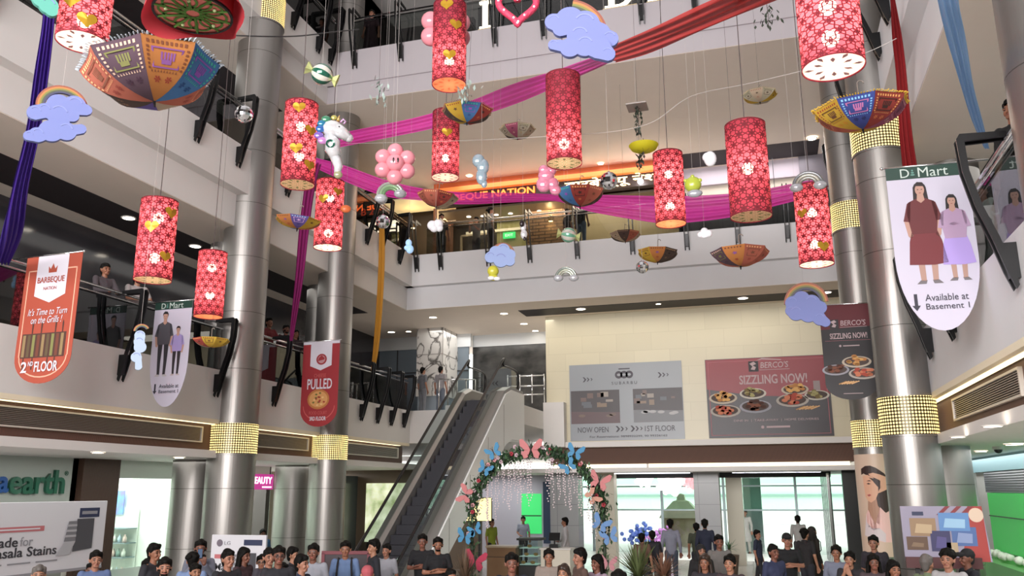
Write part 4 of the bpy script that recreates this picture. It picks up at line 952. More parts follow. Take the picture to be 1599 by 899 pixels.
HAND = [(.0, .0), (.3, .0), (.36, .35), (.42, .62), (.34, .66), (.27, .42), (.26, .8), (.19, .82), (.17, .45), (.14, .9), (.07, .9), (.08, .46), (.0, .84), (-.07, .8), (.0, .42), (-.14, .66), (-.2, .6), (-.06, .3)]
def umbrella(label, x, y, w, cols, R=.42, hk=.5, tilt=(0, 0), spin=0, fringe=None, rich=False, handle=True, name='umbrella'):
    d = 2*R*FPX/w; c = at(x, y, d); h = R*hk
    t = thing(name, label, 'umbrella', c, spin); t.rotation_euler = (tilt[0], tilt[1], spin)
    for k in range(8):
        ck = cols[k % len(cols)]; n = 6; mv = 8
        m = MB(); m.grid([[umb_pt(R, h, k, i/n, max(.012, j/mv)) for i in range(n+1)] for j in range(mv+1)])
        p = m.build('canopy_panel', cloth_mat(ck), t, smooth=True)
        def strip(mb, uvs): mb.face([umb_pt(R, h, k, a, b, .004) for a, b in uvs])
        m = MB(); nd = 9 if rich else 6
        for q in range(nd):
            a = .08+.84*q/nd; strip(m, [(a, .90), (a+.45/nd, .90), (a+.45/nd, .95), (a, .95)])
        if rich:
            for q in range(nd):
                a = .12+.76*q/nd; strip(m, [(a, .52), (a+.4/nd, .52), (a+.2/nd, .56)])
            for s in (.09, .91):
                for q in range(6): b = .56+.055*q; strip(m, [(s-.025, b), (s+.025, b), (s+.025, b+.03), (s-.025, b+.03)])
        m.build('embroidery', acc_mat(ck, 0), p)
        m = MB()
        F = [(.16, .58), (.84, .58), (.84, .86), (.16, .86)]; I = [(.2, .60), (.8, .60), (.8, .84), (.2, .84)]
        if rich or k % 2 == 0:
            for q in range(4): strip(m, [F[q], F[(q+1) % 4], I[(q+1) % 4], I[q]])
        if rich:
            cx, cy = .5, .7
            strip(m, [(.38, .635), (.62, .635), (.62, .70), (.38, .70)])
            for fx in (.355, .43, .50, .57, .635): strip(m, [(fx, .69), (fx+.045, .69), (fx+.05, .80), (fx+.004, .80)])
        else:
            strip(m, [(.5+.17*math.cos(a*PI/5)*(1 if a % 2 else .45), .72+.075*math.sin(a*PI/5)*(1 if a % 2 else .45)) for a in range(10)])
        m.build('appliqued_motif', acc_mat(ck, 1), p)
        m = MB()
        for fx, fv in (((.3, .42), (.68, .42)) if rich else ((.5, .45),)):
            for q in range(6):
                a = q*PI/3; dd = .1 if rich else .12
                strip(m, [(fx, fv), (fx+dd*math.cos(a-.3), fv+.045*math.sin(a-.3)), (fx+dd*1.25*math.cos(a), fv+.056*math.sin(a)), (fx+dd*math.cos(a+.3), fv+.045*math.sin(a+.3))])
        m.build('stitched_flower', acc_mat(ck, 2), p)
    for k in range(8):
        m = MB(); m.tube([umb_pt(R, h, k, 0, v/8, -.006) for v in range(9)], .005 if not rich else .006, 5); m.build('rib', black_metal, t)
        m = MB(); m.tube([umb_pt(R, h, k, 0, .5, -.008), (0, 0, -h*.35)], .004, 4); m.build('stretcher', black_metal, t)
    if fringe:
        m = MB(); rnd = random.Random(3)
        for k in range(8):
            for q in range(13 if rich else 9):
                p = umb_pt(R, h, k, (q+.5)/(13 if rich else 9), 1); o = Vector((p.x, p.y, 0)).normalized(); sd = Vector((-o.y, o.x, 0)); l = R*.09*(.8+.4*rnd.random())
                e = p+o*l*.75+Vector((0, 0, l*.5*(rnd.random()-.2))); m.tube([p, (p+e)/2+Vector((0, 0, .006)), e], [.006, .009, .004] if rich else [.005, .008, .003], 4)
        m.build('tassel_fringe', mat('fringe_'+fringe, fringe, .8), t)
    MB().lathe([(.0, -h-.06), (.008, -h-.05), (.014, -h), (.03, -h+.01)], 10).build('ferrule', black_metal, t, smooth=True)
    if handle:
        hk_ = [Vector((0, 0, -h)), Vector((0, 0, R*.55))] + [Vector((R*.07-R*.07*math.cos(a), 0, R*.55+R*.07*math.sin(a))) for a in [PI*q/8 for q in range(9)]]
        MB().tube(hk_, .008, 6).build('handle', mat('umbrella_stick', '8a8078', .4, metal=.3), t, smooth=True)
    return t
U = umbrella
u = U('biggest patchwork umbrella with embroidered hands and white tassels, top left', 236, 106, 206, 'bcnvkcpo', .62, .56, (.10, -.14), -.25, 'a4adb6', True); cord(u, .3)
u = U('patchwork umbrella of blue, brick and pink panels with yellow fringe, upper right', 1343, 168, 142, 'yyycyirm', .56, .5, (.08, -.05), .2, 'd8b040', True); cord(u, .3)
u = U('small yellow, blue and brown umbrella touching the middle red lantern', 730, 172, 80, 'krbykybr', .42, .5, (.05, .05), .1, '9a6a4a'); cord(u, .22)
u = U('small ivory and mauve umbrella hanging over the beige ceiling, centre', 808, 202, 56, 'wmwkwmwn', .40, .5, (0, 0), .3, 'b8a070'); cord(u, .22)
u = U('blue, brown and brick umbrella before the Devanagari neon sign', 906, 298, 78, 'kcrkkbrc', .42, .62, (.05, .05), -.2, None); cord(u, .22)
u = U('yellow, pink and violet umbrella beside the magenta hanging drape', 466, 343, 74, 'ocvbyovy', .405, .38, (.05, .1), .2, None); cord(u, .22)
u = U('red patterned umbrella with a white diamond below the pink drape', 684, 305, 66, 'nrckccrn', .42, .55, (.05, .12), .4, None); cord(u, .22)
u = U('flat red and yellow umbrella below the small lantern at left', 330, 530, 58, 'ycrnnryy', .30, .42, (0, 0), .1, None); cord(u, .22)
u = U('yellow, orange and brown umbrella before the white second-floor fascia', 1027, 393, 66, 'kroyyokk', .42, .5, (.02, .05), .5, None); cord(u, .22)
u = U('orange and mauve black-edged umbrella at right of the second-floor fascia', 1155, 393, 92, 'okncpocc', .44, .5, (.0, .0), .2, None); cord(u, .22)
u = U('dull cream and brown umbrella against the second-floor railing', 976, 365, 50, 'kcnknkcn', .42, .5, (0, 0), .45, None); cord(u, .22)
u = U('pale cream umbrella with visible hook hanging high at right', 1186, 148, 54, 'wnwywnwy', .40, .45, (0, 0), .2, 'c0b080'); cord(u, .24)
# yellow paper parasol, hung flat
c = at(1005, 227, 13.5); t = thing('parasol', 'plain yellow parasol hanging edge-on on a dark garland', 'umbrella', c)
m = MB(); m.lathe([(.235, .0), (.2, -.06), (.12, -.1), (.0, -.11)], 24); m.build('canopy', mat('yellow_paper', 'c9c022', .6, transl=.3), t, smooth=True)
for k in range(8): a = k*PI/4; MB().tube([(0, 0, -.115), (.12*math.cos(a), .12*math.sin(a), -.104), (.235*math.cos(a), .235*math.sin(a), -.002)], .003, 4).build('rib', mat('parasol_rib', '8f8a1a', .6), t)
MB().tube([(0, 0, -.2), (0, 0, .12)], .006, 5).build('stick', cordm, t)
def garland(label, x, y0, y1, d, n, seed, col, spread=.05, base=None):
    rnd = random.Random(seed); a = at(x, y0, d); b = at(x, y1, d); L = a.z-b.z; t = thing('leaf_garland', label, 'garland', a)
    MB().tube([(0, 0, 0), (.01, 0, -L*.5), (0, 0, -L)], .005, 5).build('stem', cordm, t)
    m = MB()
    for k in range(n):
        p = Vector((rnd.gauss(0, spread), rnd.gauss(0, spread), -L*rnd.random())); q = Matrix.Rotation(rnd.random()*6.28, 3, 'Z') @ Matrix.Rotation(rnd.random()*2-1, 3, 'X')
        m.face([p + q @ Vector(v) for v in ((0, 0, .045), (.02, .005, 0), (0, .01, -.045), (-.02, .005, 0))])
    o = m.build('leaves', col, t); o['kind'] = 'stuff'
    if base: MB().box((-.16, -.16, -.02), (.16, .16, 0)).build('ceiling_plate', mat('plate_grey', '8f8a86', .5), t)
    return t
darkleaf = mat('dark_leaf', '2a3226', .7); wirem = mat('silver_leaf', '9fb0aa', .4, metal=.3)
g = garland('dark leafy garland with a ceiling plate above the yellow parasol', 995, 166, 216, 13.5, 60, 1, darkleaf, .03, True); cord(g, 0)
g = garland('dark leafy garland below the yellow parasol', 998, 240, 268, 13.5, 30, 2, darkleaf, .025); cord(g, 0)
for i, (x, y0, y1, sp) in enumerate(((592, 128, 165, .07), (727, 128, 165, .06), (1197, 6, 44, .09))):
    g = garland(['silver leaf mobile left of the pink drape', 'silver leaf mobile under the lit lantern with three hearts', 'dark leaf spray at the top right edge'][i], x, y0, y1, 11.5, 26, 5+i, wirem if i < 2 else darkleaf, sp); cord(g, 0)

# ---- cut-out foam rainbows and clouds
cloudm = mat('blue_foam', '656fa2', .7); cloudw = mat('white_foam', 'cfd2ea', .7); tealf = mat('teal_foam', '4f9486', .6)
RB = ['7c4436', 'a06a38', '6c6c32', '42483a', '363654']
def star_outline(circs, n=72):
    cx = sum(c[0] for c in circs)/len(circs); cz = sum(c[1] for c in circs)/len(circs); out = []
    for k in range(n):
        a = 2*PI*k/n; dx, dz = math.cos(a), math.sin(a); best = .01
        for (x, z, r) in circs:
            px, pz = x-cx, z-cz; b = px*dx+pz*dz; q = b*b-(px*px+pz*pz-r*r)
            if q > 0: best = max(best, b+math.sqrt(q))
        out.append((cx+best*dx, cz+best*dz))
    return out
def arc_band(m, cx, cz, r0, r1, a0, a1, y0, y1, n=20, M=None):
    o = [(cx+r1*math.cos(a0+(a1-a0)*k/n), cz+r1*math.sin(a0+(a1-a0)*k/n)) for k in range(n+1)]; i = [(cx+r0*math.cos(a0+(a1-a0)*k/n), cz+r0*math.sin(a0+(a1-a0)*k/n)) for k in range(n, -1, -1)]
    for k in range(n):
        m.prism([o[k], o[k+1], i[n-k-1], i[n-k]], y0, y1, M)
def rainbow_cloud(label, x, y, d, clouds, arc=None, cols=None, rz=None, name='rainbow_cloud', light=None):
    """clouds: list of circle lists in pixels relative to (x, y); arc: (cx, cy, r_out, r_in, a0, a1)"""
    s = d/FPX; c = at(x, y, d); t = thing(name, label, 'cloud decoration', c, math.atan2(c.x, c.y)*-1 if rz is None else rz)
    if arc:
        cx, cy, ro, ri, a0, a1 = arc; n = 5; step = (ro-ri)/n
        for k in range(n):
            m = MB(); arc_band(m, cx*s, -cy*s, (ro-(k+1)*step)*s, (ro-k*step)*s, math.radians(a0), math.radians(a1), .03, .06); m.build('rainbow_stripe', mat('rainbow_%d' % k, (cols or RB)[k], .6), t)
    for i, cl in enumerate(clouds):
        o = MB().prism(star_outline([(a*s, -b*s, r*s) for a, b, r in cl]), -.03-.05*(i % 2), .02-.05*(i % 2)).build('cloud', cloudm if light is None else light, t)
        m = MB()
        for a, b, r in cl[::2]: arc_band(m, a*s, -b*s+r*s*.15, r*s*.55, r*s*.66, .3, 2.6, -.034-.05*(i % 2), -.03-.05*(i % 2), 8)
        m.build('puff_relief', mat('blue_foam_relief', '737cae', .7), o)
    top = max([-(b-r) for cl in clouds for a, b, r in cl] + ([-(arc[1]-arc[2])] if arc else []))*s
    cord(t, top-.02, cordw, .004); return t
rainbow_cloud('rainbow over two blue clouds in front of the purple drape, upper left', 92, 182, 9, [[(-20, -4, 12), (-2, -18, 17), (20, -22, 16), (36, -18, 9), (0, -2, 18), (18, -4, 10), (-32, 2, 12)], [(-25, 40, 12), (-8, 30, 17), (12, 26, 15), (32, 18, 8), (-36, 44, 8)]], (3, -18, 37, 24, 20, 185))
rainbow_cloud('largest rainbow and blue clouds, at the top above the red drape', 905, 52, 8.5, [[(-40, -20, 14), (-15, -22, 22), (8, -12, 24), (28, 5, 20), (46, 14, 14), (-28, -8, 14), (0, 8, 20)], [(-40, 24, 9), (-15, 30, 16), (8, 28, 18), (30, 34, 18), (42, 44, 12), (-30, 26, 10)]], (-22, 2, 66, 48, -8, 78), light=mat('lilac_foam', '656ea2', .7))
rainbow_cloud('small rainbow and pale blue cloud beside the beige wall, right of centre', 1257, 478, 13, [[(-18, -6, 11), (-4, -12, 12), (10, -4, 13), (22, 4, 10), (-22, 6, 8), (4, 12, 14), (20, 22, 10), (28, 28, 7), (-14, 10, 12)]], (2, -6, 33, 21, 0, 180), ['d08a3c', 'd9b060', '8a6a50', '5a4a4a', '3a3440'])
rainbow_cloud('pale blue cloud with a cream rainbow below the second-floor railing', 782, 400, 15, [[(-16, 2, 9), (-8, -6, 10), (4, -10, 10), (14, -2, 9), (0, 6, 12), (14, 8, 8)]], (3, -4, 19, 11, 0, 180), ['d8c890', 'c9b878', '8a8058', '5a5448', '3f3c3c'], light=mat('pale_blue_foam', '8496c0', .7))
rainbow_cloud('teal and lilac cloud piece at the top left corner', 72, 2, 8.5, [[(-18, -8, 12), (-6, 0, 14), (4, 8, 14), (9, 16, 9), (0, -12, 14)]], None, light=tealf, name='foam_cloud')
rainbow_cloud('pale blue cloud board seen edge-on below the first-floor railing at left', 217, 538, 10.6, [[(0, -14, 8), (2, 4, 9), (-2, 20, 8), (2, 34, 6), (0, -4, 8)]], (2, -22, 12, 7, 30, 180), ['d9c070', 'e0d090', 'b8b080', '8a8a78', '6a6a70'], rz=None, light=mat('ice_foam', '94a4b8', .6))

# ---- balloons
def foil(name, col, **k): return mat(name, col, k.pop('rough', .16), metal=k.pop('metal', .35), coat=.6, **k)
pinkb = mat('pink_latex', 'e0909c', .22, transl=.2, coat=.3); silver = mat('silver_foil', 'c8ccd0', .08, metal=1); mirror = mat('mirror_tile', 'd8dade', .06, metal=1)
def bthing(label, x, y, d, name='balloon', cat='balloon', face=True):
    c = at(x, y, d); return thing(name, label, cat, c, math.atan2(c.x, c.y)*-1 if face else 0)
def px(t, d): return d/FPX
def flower_balloon(label, x, y, d, R, n=6, face=True, m=pinkb, rp=None):
    t = bthing(label, x, y, d, 'flower_balloon'); s = d/FPX; rp = rp or R*.37; mid = R-rp
    for k in range(n):
        a = PI/2+k*2*PI/n; MB().sphere((mid*math.cos(a)*s, 0, mid*math.sin(a)*s), rp*s, 20, (1, .85, 1)).build('petal_balloon', m, t, smooth=True)
    MB().sphere((0, -.4*rp*s, 0), R*.42*s, 24, (1, .8, 1)).build('centre_balloon', m, t, smooth=True)
    if face:
        for sx in (-.08, .12): MB().sphere((sx*R*s, -(.4*rp+R*.42*.78)*s, .02*R*s), R*.075*s, 10, (.55, .4, 1.6)).build('eye', mat('eye_black', '1c1418', .3), t, smooth=True)
        MB().tube([((.02+.12*math.cos(a))*R*s, -(.4*rp+R*.42*.77)*s, (-.08+.07*math.sin(a))*R*s) for a in [PI+PI*q/8 for q in range(9)]], R*.008*s, 5).build('smile', mat('mouth_pink', 'b8606c', .4), t)
    cord(t, R*s*.9, cordw, .005); return t
flower_balloon('pink balloon flower with a smiling face, left of the centre lantern', 617, 256, 11, 34)
flower_balloon('big pink balloon flower hidden behind the lantern with three hearts', 696, 46, 13.7, 42, 6, False)
def disco(label, x, y, d, r):
    t = bthing(label, x, y, d, 'mirror_ball', 'mirror ball'); s = d/FPX
    MB().sphere((0, 0, 0), r*s, 22).build('mirror_sphere', mirror, t); MB().cyl((0, 0, r*s*.95), (0, 0, r*s*1.15), r*s*.12, 8).build('cap', silver, t)
    cord(t, r*s*1.1, cordw, .005); return t
disco('mirror ball in front of the tall left steel column', 381, 178, 11, 14)
disco('mirror ball at the top of the yellow drape', 598, 346, 14, 11)
disco('mirror ball hanging before the Devanagari neon sign', 951, 282, 12, 14)
disco('mirror ball below the second-floor railing, beside the dark umbrella', 1003, 417, 14, 10)
t = bthing('matt silver ball balloon just above the mirror ball on the yellow drape', 596, 310, 14.6, 'ball_balloon'); s = 14.6/FPX
MB().sphere((0, 0, 0), 9*s, 18).build('ball', mat('matt_silver', 'a4a4a8', .35, metal=.6), t, smooth=True); cord(t, 8*s, cordw, .004)
def candy(label, x, y, d, r, c1, c2, tilt=.3):
    t = bthing(label, x, y, d, 'candy_balloon'); s = d/FPX; M = Matrix.Rotation(tilt, 4, 'Y')
    m = MB()
    for k in range(12):
        m.mi = k % 2; a0 = k*PI/6; rows = [[M @ Vector((math.cos(b)*r*s*1.0, math.sin(b)*r*s*math.cos(a0+PI/6*q/3), math.sin(b)*r*s*math.sin(a0+PI/6*q/3))) for b in [PI*j/12 for j in range(13)]] for q in range(4)]; m.grid(rows)
    m.build('wrapped_sweet', [c1, c2], t, smooth=True)
    for sd in (-1, 1):
        m = MB(); rows = [[M @ Vector((sd*(r*.92+q*r*.28)*s, math.cos(a)*(r*.12+q*r*.22)*s*(1+.25*(k % 2)), math.sin(a)*(r*.12+q*r*.22)*s*(1+.25*(k % 2)))) for k, a in enumerate([2*PI*k/12 for k in range(12)])] for q in range(3)]
        m.grid(rows, close_u=True); m.build('wrapper_end', mat('wrapper_pale', 'c3c98a', .3, metal=.3), t)
    cord(t, r*s, cordw, .004); return t
candy('green and white sweet-shaped foil balloon at upper left of centre', 503, 116, 10.5, 17, foil('foil_green', '1f5a48'), foil('foil_pearl', 'd4cfc6'), .35)
candy('mint green and white sweet-shaped balloon before the second-floor railing', 888, 367, 15, 12, foil('foil_mint', '6fae94'), foil('foil_pearl', 'd4cfc6'), .2)
# unicorn
t = bthing('white unicorn foil balloon with a coloured mane, before the second left column', 522, 222, 12, 'unicorn_balloon'); s = 12/FPX
P = lambda a, b, y=0: Vector((a*s, y*s, -b*s))
m = MB(); m.sphere(P(-4, -22), 15*s, 18, (1.1, .7, .95)); m.tube([P(0, -22), P(12, -16), P(22, -9)], [12*s, 10*s, 7*s], 14); m.tube([P(-10, -12), P(-2, 2), P(-2, 12), P(4, 24)], [8*s, 12*s, 12*s, 9*s], 14); m.tube([P(2, 24), P(8, 40), P(6, 56)], [8*s, 7*s, 4*s], 12)
m.sphere(P(22, -9), 7*s, 12); m.build('body', foil('foil_white', 'd5d6da', rough=.2), t, smooth=True)
for k, (a, b, r, cc) in enumerate(((-14, -36, 6, '4a8a6c'), (-20, -28, 6, '2f7aa0'), (-22, -19, 6, '3a6ab0'), (-24, -8, 6, '8a6ac0'), (-18, 0, 6, 'c88ac8'), (-2, -40, 4, 'b8b060'))): MB().sphere(P(a, b, -3), r*s, 12, (1.3, .6, 1)).build('mane_lock', foil('mane%d' % k, cc), t, smooth=True)
MB().tube([P(4, -36), P(6, -46)], [3*s, .6*s], 8).build('horn', foil('foil_gold', 'c9a860'), t, smooth=True)
MB().tube([P(8, -34), P(12, -40), P(16, -36), P(13, -32)], 1.6*s, 6).build('bow', foil('foil_lilac', 'c79ac8'), t, smooth=True)
MB().sphere(P(6, -22, -9), 2.2*s, 10).build('eye', mat('eye_black', '1c1418', .3), t, smooth=True)
m = MB(); m.lathe([(4*s, -.01), (7*s, 0)], 16); o = m.build('swirl', foil('foil_green', '1f5a48'), t); o.rotation_euler = (PI/2, 0, 0); o.location = P(-6, 8, -13)
MB().sphere(P(8, 54, -2), 7*s, 12, (1, .7, .9)).build('tail_tuft', foil('foil_tail', 'a8a884'), t, smooth=True); cord(t, 36*s, cordw, .005)
def lump(label, x, y, d, blobs, m, name='balloon', extra=()):
    t = bthing(label, x, y, d, name); s = d/FPX; mb = MB()
    for a, b, r, sx, sz in blobs: mb.sphere((a*s, 0, -b*s), r*s, 16, (sx, .7*min(sx, sz), sz))
    mb.build('body', m, t, smooth=True)
    for nm, a, b, r, sx, sz, mm in extra: MB().sphere((a*s, -r*s*.8, -b*s), r*s, 12, (sx, .6, sz)).build(nm, mm, t, smooth=True)
    cord(t, max(-b+r*.8 for a, b, r, _, __ in blobs)*s, cordw, .004); return t
blk = mat('eye_black', '1c1418', .3)
lump('grey-blue foil balloon with two bulges hanging before the orange canopy', 752, 264, 13, [(-5, -14, 11, .9, 1), (2, -4, 11, .9, 1.2), (0, 12, 11, .8, 1.3), (4, 24, 7, .7, 1)], foil('foil_steel_blue', '94a8b4'), 'foil_balloon')
lump('shiny pink bear-shaped foil balloon left of the dark lantern base', 855, 280, 13, [(-6, -16, 8, 1, 1), (6, -14, 8, 1, 1), (-2, -6, 13, 1, .9), (-6, 8, 12, 1, 1.1), (8, 8, 11, .9, 1), (12, 18, 9, 1, .9)], foil('foil_pink', 'd98aa4'), 'bear_balloon', (('eye', -6, -8, 1.5, 1, 1, blk), ('eye', 3, -8, 1.5, 1, 1, blk)))
lump('yellow-green round balloon with a grey cloud base beside the slim lantern', 1082, 288, 13, [(0, 0, 13, 1, 1)], mat('lime_latex', 'a4b03c', .3, coat=.3), 'cactus_balloon', (('cloud_base', 2, 17, 8, 1.5, .8, mat('grey_foil', 'a8acb4', .25, metal=.4)), ('spike', -11, -6, 4, .8, .8, mat('lime_latex', 'a4b03c', .3, coat=.3)), ('spike', 11, -5, 4, .8, .8, mat('lime_latex', 'a4b03c', .3, coat=.3)), ('spike', 0, -12, 4, .8, .8, mat('lime_latex', 'a4b03c', .3, coat=.3))))
lump('white egg-shaped balloon left of the large dark red lantern', 1109, 248, 13, [(0, 0, 11, .9, 1.15), (-4, -3, 8, 1, 1)], mat('white_latex', 'dcdce2', .3), 'white_balloon')
wl = mat('white_latex', 'dcdce2', .3)
lump('small white cloud balloon below the wide pink drape', 1100, 364, 14, [(-6, 2, 5, 1, 1), (0, -3, 6, 1, 1), (6, 1, 6, 1, 1), (0, 4, 5, 1.3, .8)], wl, 'cloud_balloon')
lump('white cloud balloon in front of the second-floor restaurant at left', 680, 352, 15, [(-5, 0, 8, 1, 1), (4, -2, 8, 1, 1), (6, 4, 6, 1, 1), (-2, 4, 7, 1, 1)], wl, 'cloud_balloon')
lump('black and white penguin-like balloon before the restaurant railing', 817, 358, 15, [(0, -4, 6, .8, 1.4), (1, 8, 6, .9, 1.3)], foil('foil_white', 'd5d6da', rough=.2), 'bird_balloon', (('dark_back', -2, -8, 5, .8, 1.1, blk), ('tail', 2, 16, 3, .7, 1.2, blk)))
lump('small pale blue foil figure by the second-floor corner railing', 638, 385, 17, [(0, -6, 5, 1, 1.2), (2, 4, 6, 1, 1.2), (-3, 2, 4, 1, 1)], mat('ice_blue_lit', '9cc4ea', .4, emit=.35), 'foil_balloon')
lump('yellow face balloon with a white bow under the pale blue cloud', 770, 425, 15, [(0, -2, 9, 1, 1), (0, 8, 7, 1.1, .8)], mat('yellow_latex', 'b8b43c', .3), 'face_balloon', (('bow', -3, 10, 4, 1.4, .8, wl), ('bow', 6, 11, 4, 1.4, .8, wl), ('eye', -3, -4, 1.2, 1, 1.2, blk), ('eye', 3, -4, 1.2, 1, 1.2, blk)))
lump('small orange balloon peeking out right of the lantern on the second column', 540, 326, 14, [(0, 0, 7, 1.2, .9)], mat('orange_latex', 'd8703c', .4, coat=.2), 'orange_balloon')
def rainbow_balloon(label, x, y, d, ro, ri, tint, balls=True, tilt=0):
    t = bthing(label, x, y, d, 'rainbow_balloon'); s = d/FPX; r = (ro-ri)/2; mid = (ro+ri)/2; n = 3
    for k in range(n):
        rk = ri+(k+.5)*(ro-ri)/n; m = MB(); m.tube([Vector((rk*math.cos(a)*s, 0, rk*math.sin(a)*s)) for a in [PI*q/16+tilt for q in range(17)]], (ro-ri)/n*.62*s, 8); m.build('arch_tube', foil('arch_%s%d' % (tint[k], k), tint[k]), t, smooth=True)
    if balls:
        for sd in (-1, 1): MB().sphere((sd*mid*math.cos(tilt)*s, 0, (sd*mid*math.sin(tilt)-1)*s), r*1.2*s, 14, (1.3, .9, .9)).build('cloud_end', foil('foil_pearl_grey', 'b4b6bc'), t, smooth=True)
    cord(t, ro*s*.95, cordw, .004); return t
rainbow_balloon('grey-green rainbow arch balloon with cloud ends below the railing, centre', 884, 433, 15, 17, 7, ('8f9488', 'a0a494', '7f8a84'))
rainbow_balloon('grey rainbow arch balloon perched above the far right heart lantern', 1262, 290, 12.2, 24, 11, ('8a8a84', '9f9c90', '7a7c80'))
rainbow_balloon('green and grey rainbow balloon below the smiling pink flower', 610, 305, 12, 22, 9, ('6f8f68', '8aa884', '9a9a94'), True, .3)
# pink heart wreath at the top
t = bthing('pink heart wreath with white lights at the top edge, left of the big cloud', 808, 10, 12.5, 'heart_wreath', 'wreath'); s = 12.5/FPX
hp = heart_pts(1, 40); k_ = 30*s/.155
ring = [Vector((p[0]*k_, 0, p[1]*k_)) for p in hp]
MB().tube(ring+[ring[0]], 5.5*s, 10).build('tinsel_heart', mat('pink_tinsel', 'c83c5c', .5, var=.35, vscale=40, bump=.8), t, smooth=True)
for q in range(0, 40, 3): MB().sphere(ring[q]+Vector((0, -5*s, 0)), 1.6*s, 8).build('fairy_light', mat('fairy_light', 'ffe6ea', .4, emit=2.5), t, smooth=True)
MB().tube([(0, 0, -25*s), (0, -.01, -36*s)], .01, 5).build('ribbon_tail', cordw, t); cord(t, 12*s, cordw, .005)

# ---- cloth drapes
def drape(label, m, edges, name='fabric_drape', pleats=4, amp=.05, sub=6, cat='drape'):
    """edges: (xa, ya, xb, yb, depth) across the cloth, from one end to the other"""
    A = catmull([at(e[0], e[1], e[4]) for e in edges], sub); B = catmull([at(e[2], e[3], e[4]) for e in edges], sub); n = 6*pleats
    rows = []; o = A[0].copy()
    for i in range(len(A)):
        a, b = A[i], B[i]; w = b-a; T = (A[min(i+1, len(A)-1)]-A[max(i-1, 0)]); nn = w.cross(T); nn.normalize() if nn.length > 0 else None; g = min(amp, w.length*.16)
        rows.append([a+w*(j/n)+nn*g*math.sin(2*PI*pleats*j/n+.4*math.sin(i*.3))*(.8+.3*math.sin(j*1.7)) - o for j in range(n+1)])
    mb = MB(); mb.grid(rows); ob = mb.build(name, m, None, smooth=True, loc=o); tag(ob, label, cat); return ob
def net(name, col, al=.8, tl=.4): return mat(name, col, .6, transl=tl, alpha=al)
dl = atX(8, 405, XL+.2); dd = (dl-CO).dot(_F)
drape('long purple drape falling at the left edge onto the first-floor railing', net('purple_cloth', '42268c', 1, .3), [(66, -40, 92, -40, 9), (66, 30, 86, 25, 9.2), (54, 110, 78, 105, 9.6), (40, 205, 64, 200, 10.2), (20, 290, 46, 285, 11), (3, 370, 36, 355, 11.9), (-6, 412, 14, 412, dd)])
drape('dark magenta drape hanging down beside the second left column', net('magenta_cloth', '8a2468', 1, .3), [(480, 255, 502, 255, 17.5), (474, 300, 491, 300, 18), (467, 357, 483, 357, 18.5), (461, 433, 474, 433, 19.2), (454, 500, 463, 500, 20), (452, 532, 457, 532, 20.3)], pleats=3)
dq = lambda x, y, X: (atX(x, y, X)-CO).dot(_F)
drape('narrow mustard yellow drape hanging from the second-floor corner to the escalator railing', net('mustard_cloth', 'c28a2c', 1, .3), [(592, 345, 600, 345, dq(596, 345, XL+.5)), (591, 400, 601, 400, dq(596, 400, XL+.5)), (588, 470, 598, 470, dq(593, 470, XL+.45)), (583, 540, 592, 540, dq(588, 540, XL+.4)), (579, 578, 585, 578, dq(582, 578, XL+.3))], pleats=2)
pk = net('pink_net', 'e048b4', .9, .5)
drape('pink net drape rising from the left column to the big rainbow cloud', pk, [(520, 214, 520, 232, 19.5), (547, 205, 547, 227, 19), (610, 192, 610, 214, 18), (673, 177, 673, 201, 17.6), (740, 156, 740, 184, 17), (800, 132, 800, 164, 15.6), (860, 112, 860, 138, 14), (915, 93, 930, 108, 12.6), (955, 78, 962, 92, 11.2)])
drape('brick red drape sweeping from the big cloud up to the top right', net('brick_red_net', 'b03a38', .95, .35), [(946, 76, 960, 98, 11.2), (985, 58, 1010, 84, 10.8), (1040, 34, 1080, 55, 10.2), (1100, 6, 1150, 26, 9.6), (1150, -18, 1215, -2, 9.1), (1210, -46, 1290, -34, 8.6)])
drape('sagging pink net drape across the neon restaurant sign to the right column', pk, [(492, 246, 492, 262, 18.5), (540, 259, 540, 284, 18.8), (600, 280, 600, 306, 19), (660, 294, 660, 313, 19.2), (720, 300, 720, 319, 19.3), (800, 301, 800, 316, 19.4), (868, 303, 868, 314, 19.5), (930, 304, 925, 331, 19.5), (1024, 306, 1024, 348, 19.4), (1067, 306, 1067, 348, 19.3), (1140, 302, 1148, 338, 19.2), (1200, 294, 1205, 323, 19.0), (1240, 286, 1240, 314, 18.9), (1285, 278, 1285, 300, 18.8)], amp=.06)
drape('pale blue drape hanging at the upper right beside the patchwork umbrella', net('sky_cloth', '8fb4dc', 1, .35), [(1458, -40, 1500, -40, 7.6), (1464, 0, 1497, 0, 7.8), (1480, 67, 1507, 55, 8.4), (1500, 133, 1520, 133, 9.1), (1517, 187, 1534, 187, 9.8), (1537, 232, 1545, 232, 10.4)], pleats=3)
drape('dark red drape falling behind the patchwork umbrella to the large white banner', net('dark_red_cloth', '8c1f24', 1, .3), [(1384, -30, 1392, -30, 12), (1390, 0, 1398, 0, 12.2), (1393, 60, 1409, 60, 12.8), (1399, 120, 1416, 120, 13.2), (1404, 200, 1424, 200, 13.6), (1410, 268, 1434, 268, 14)], pleats=3)
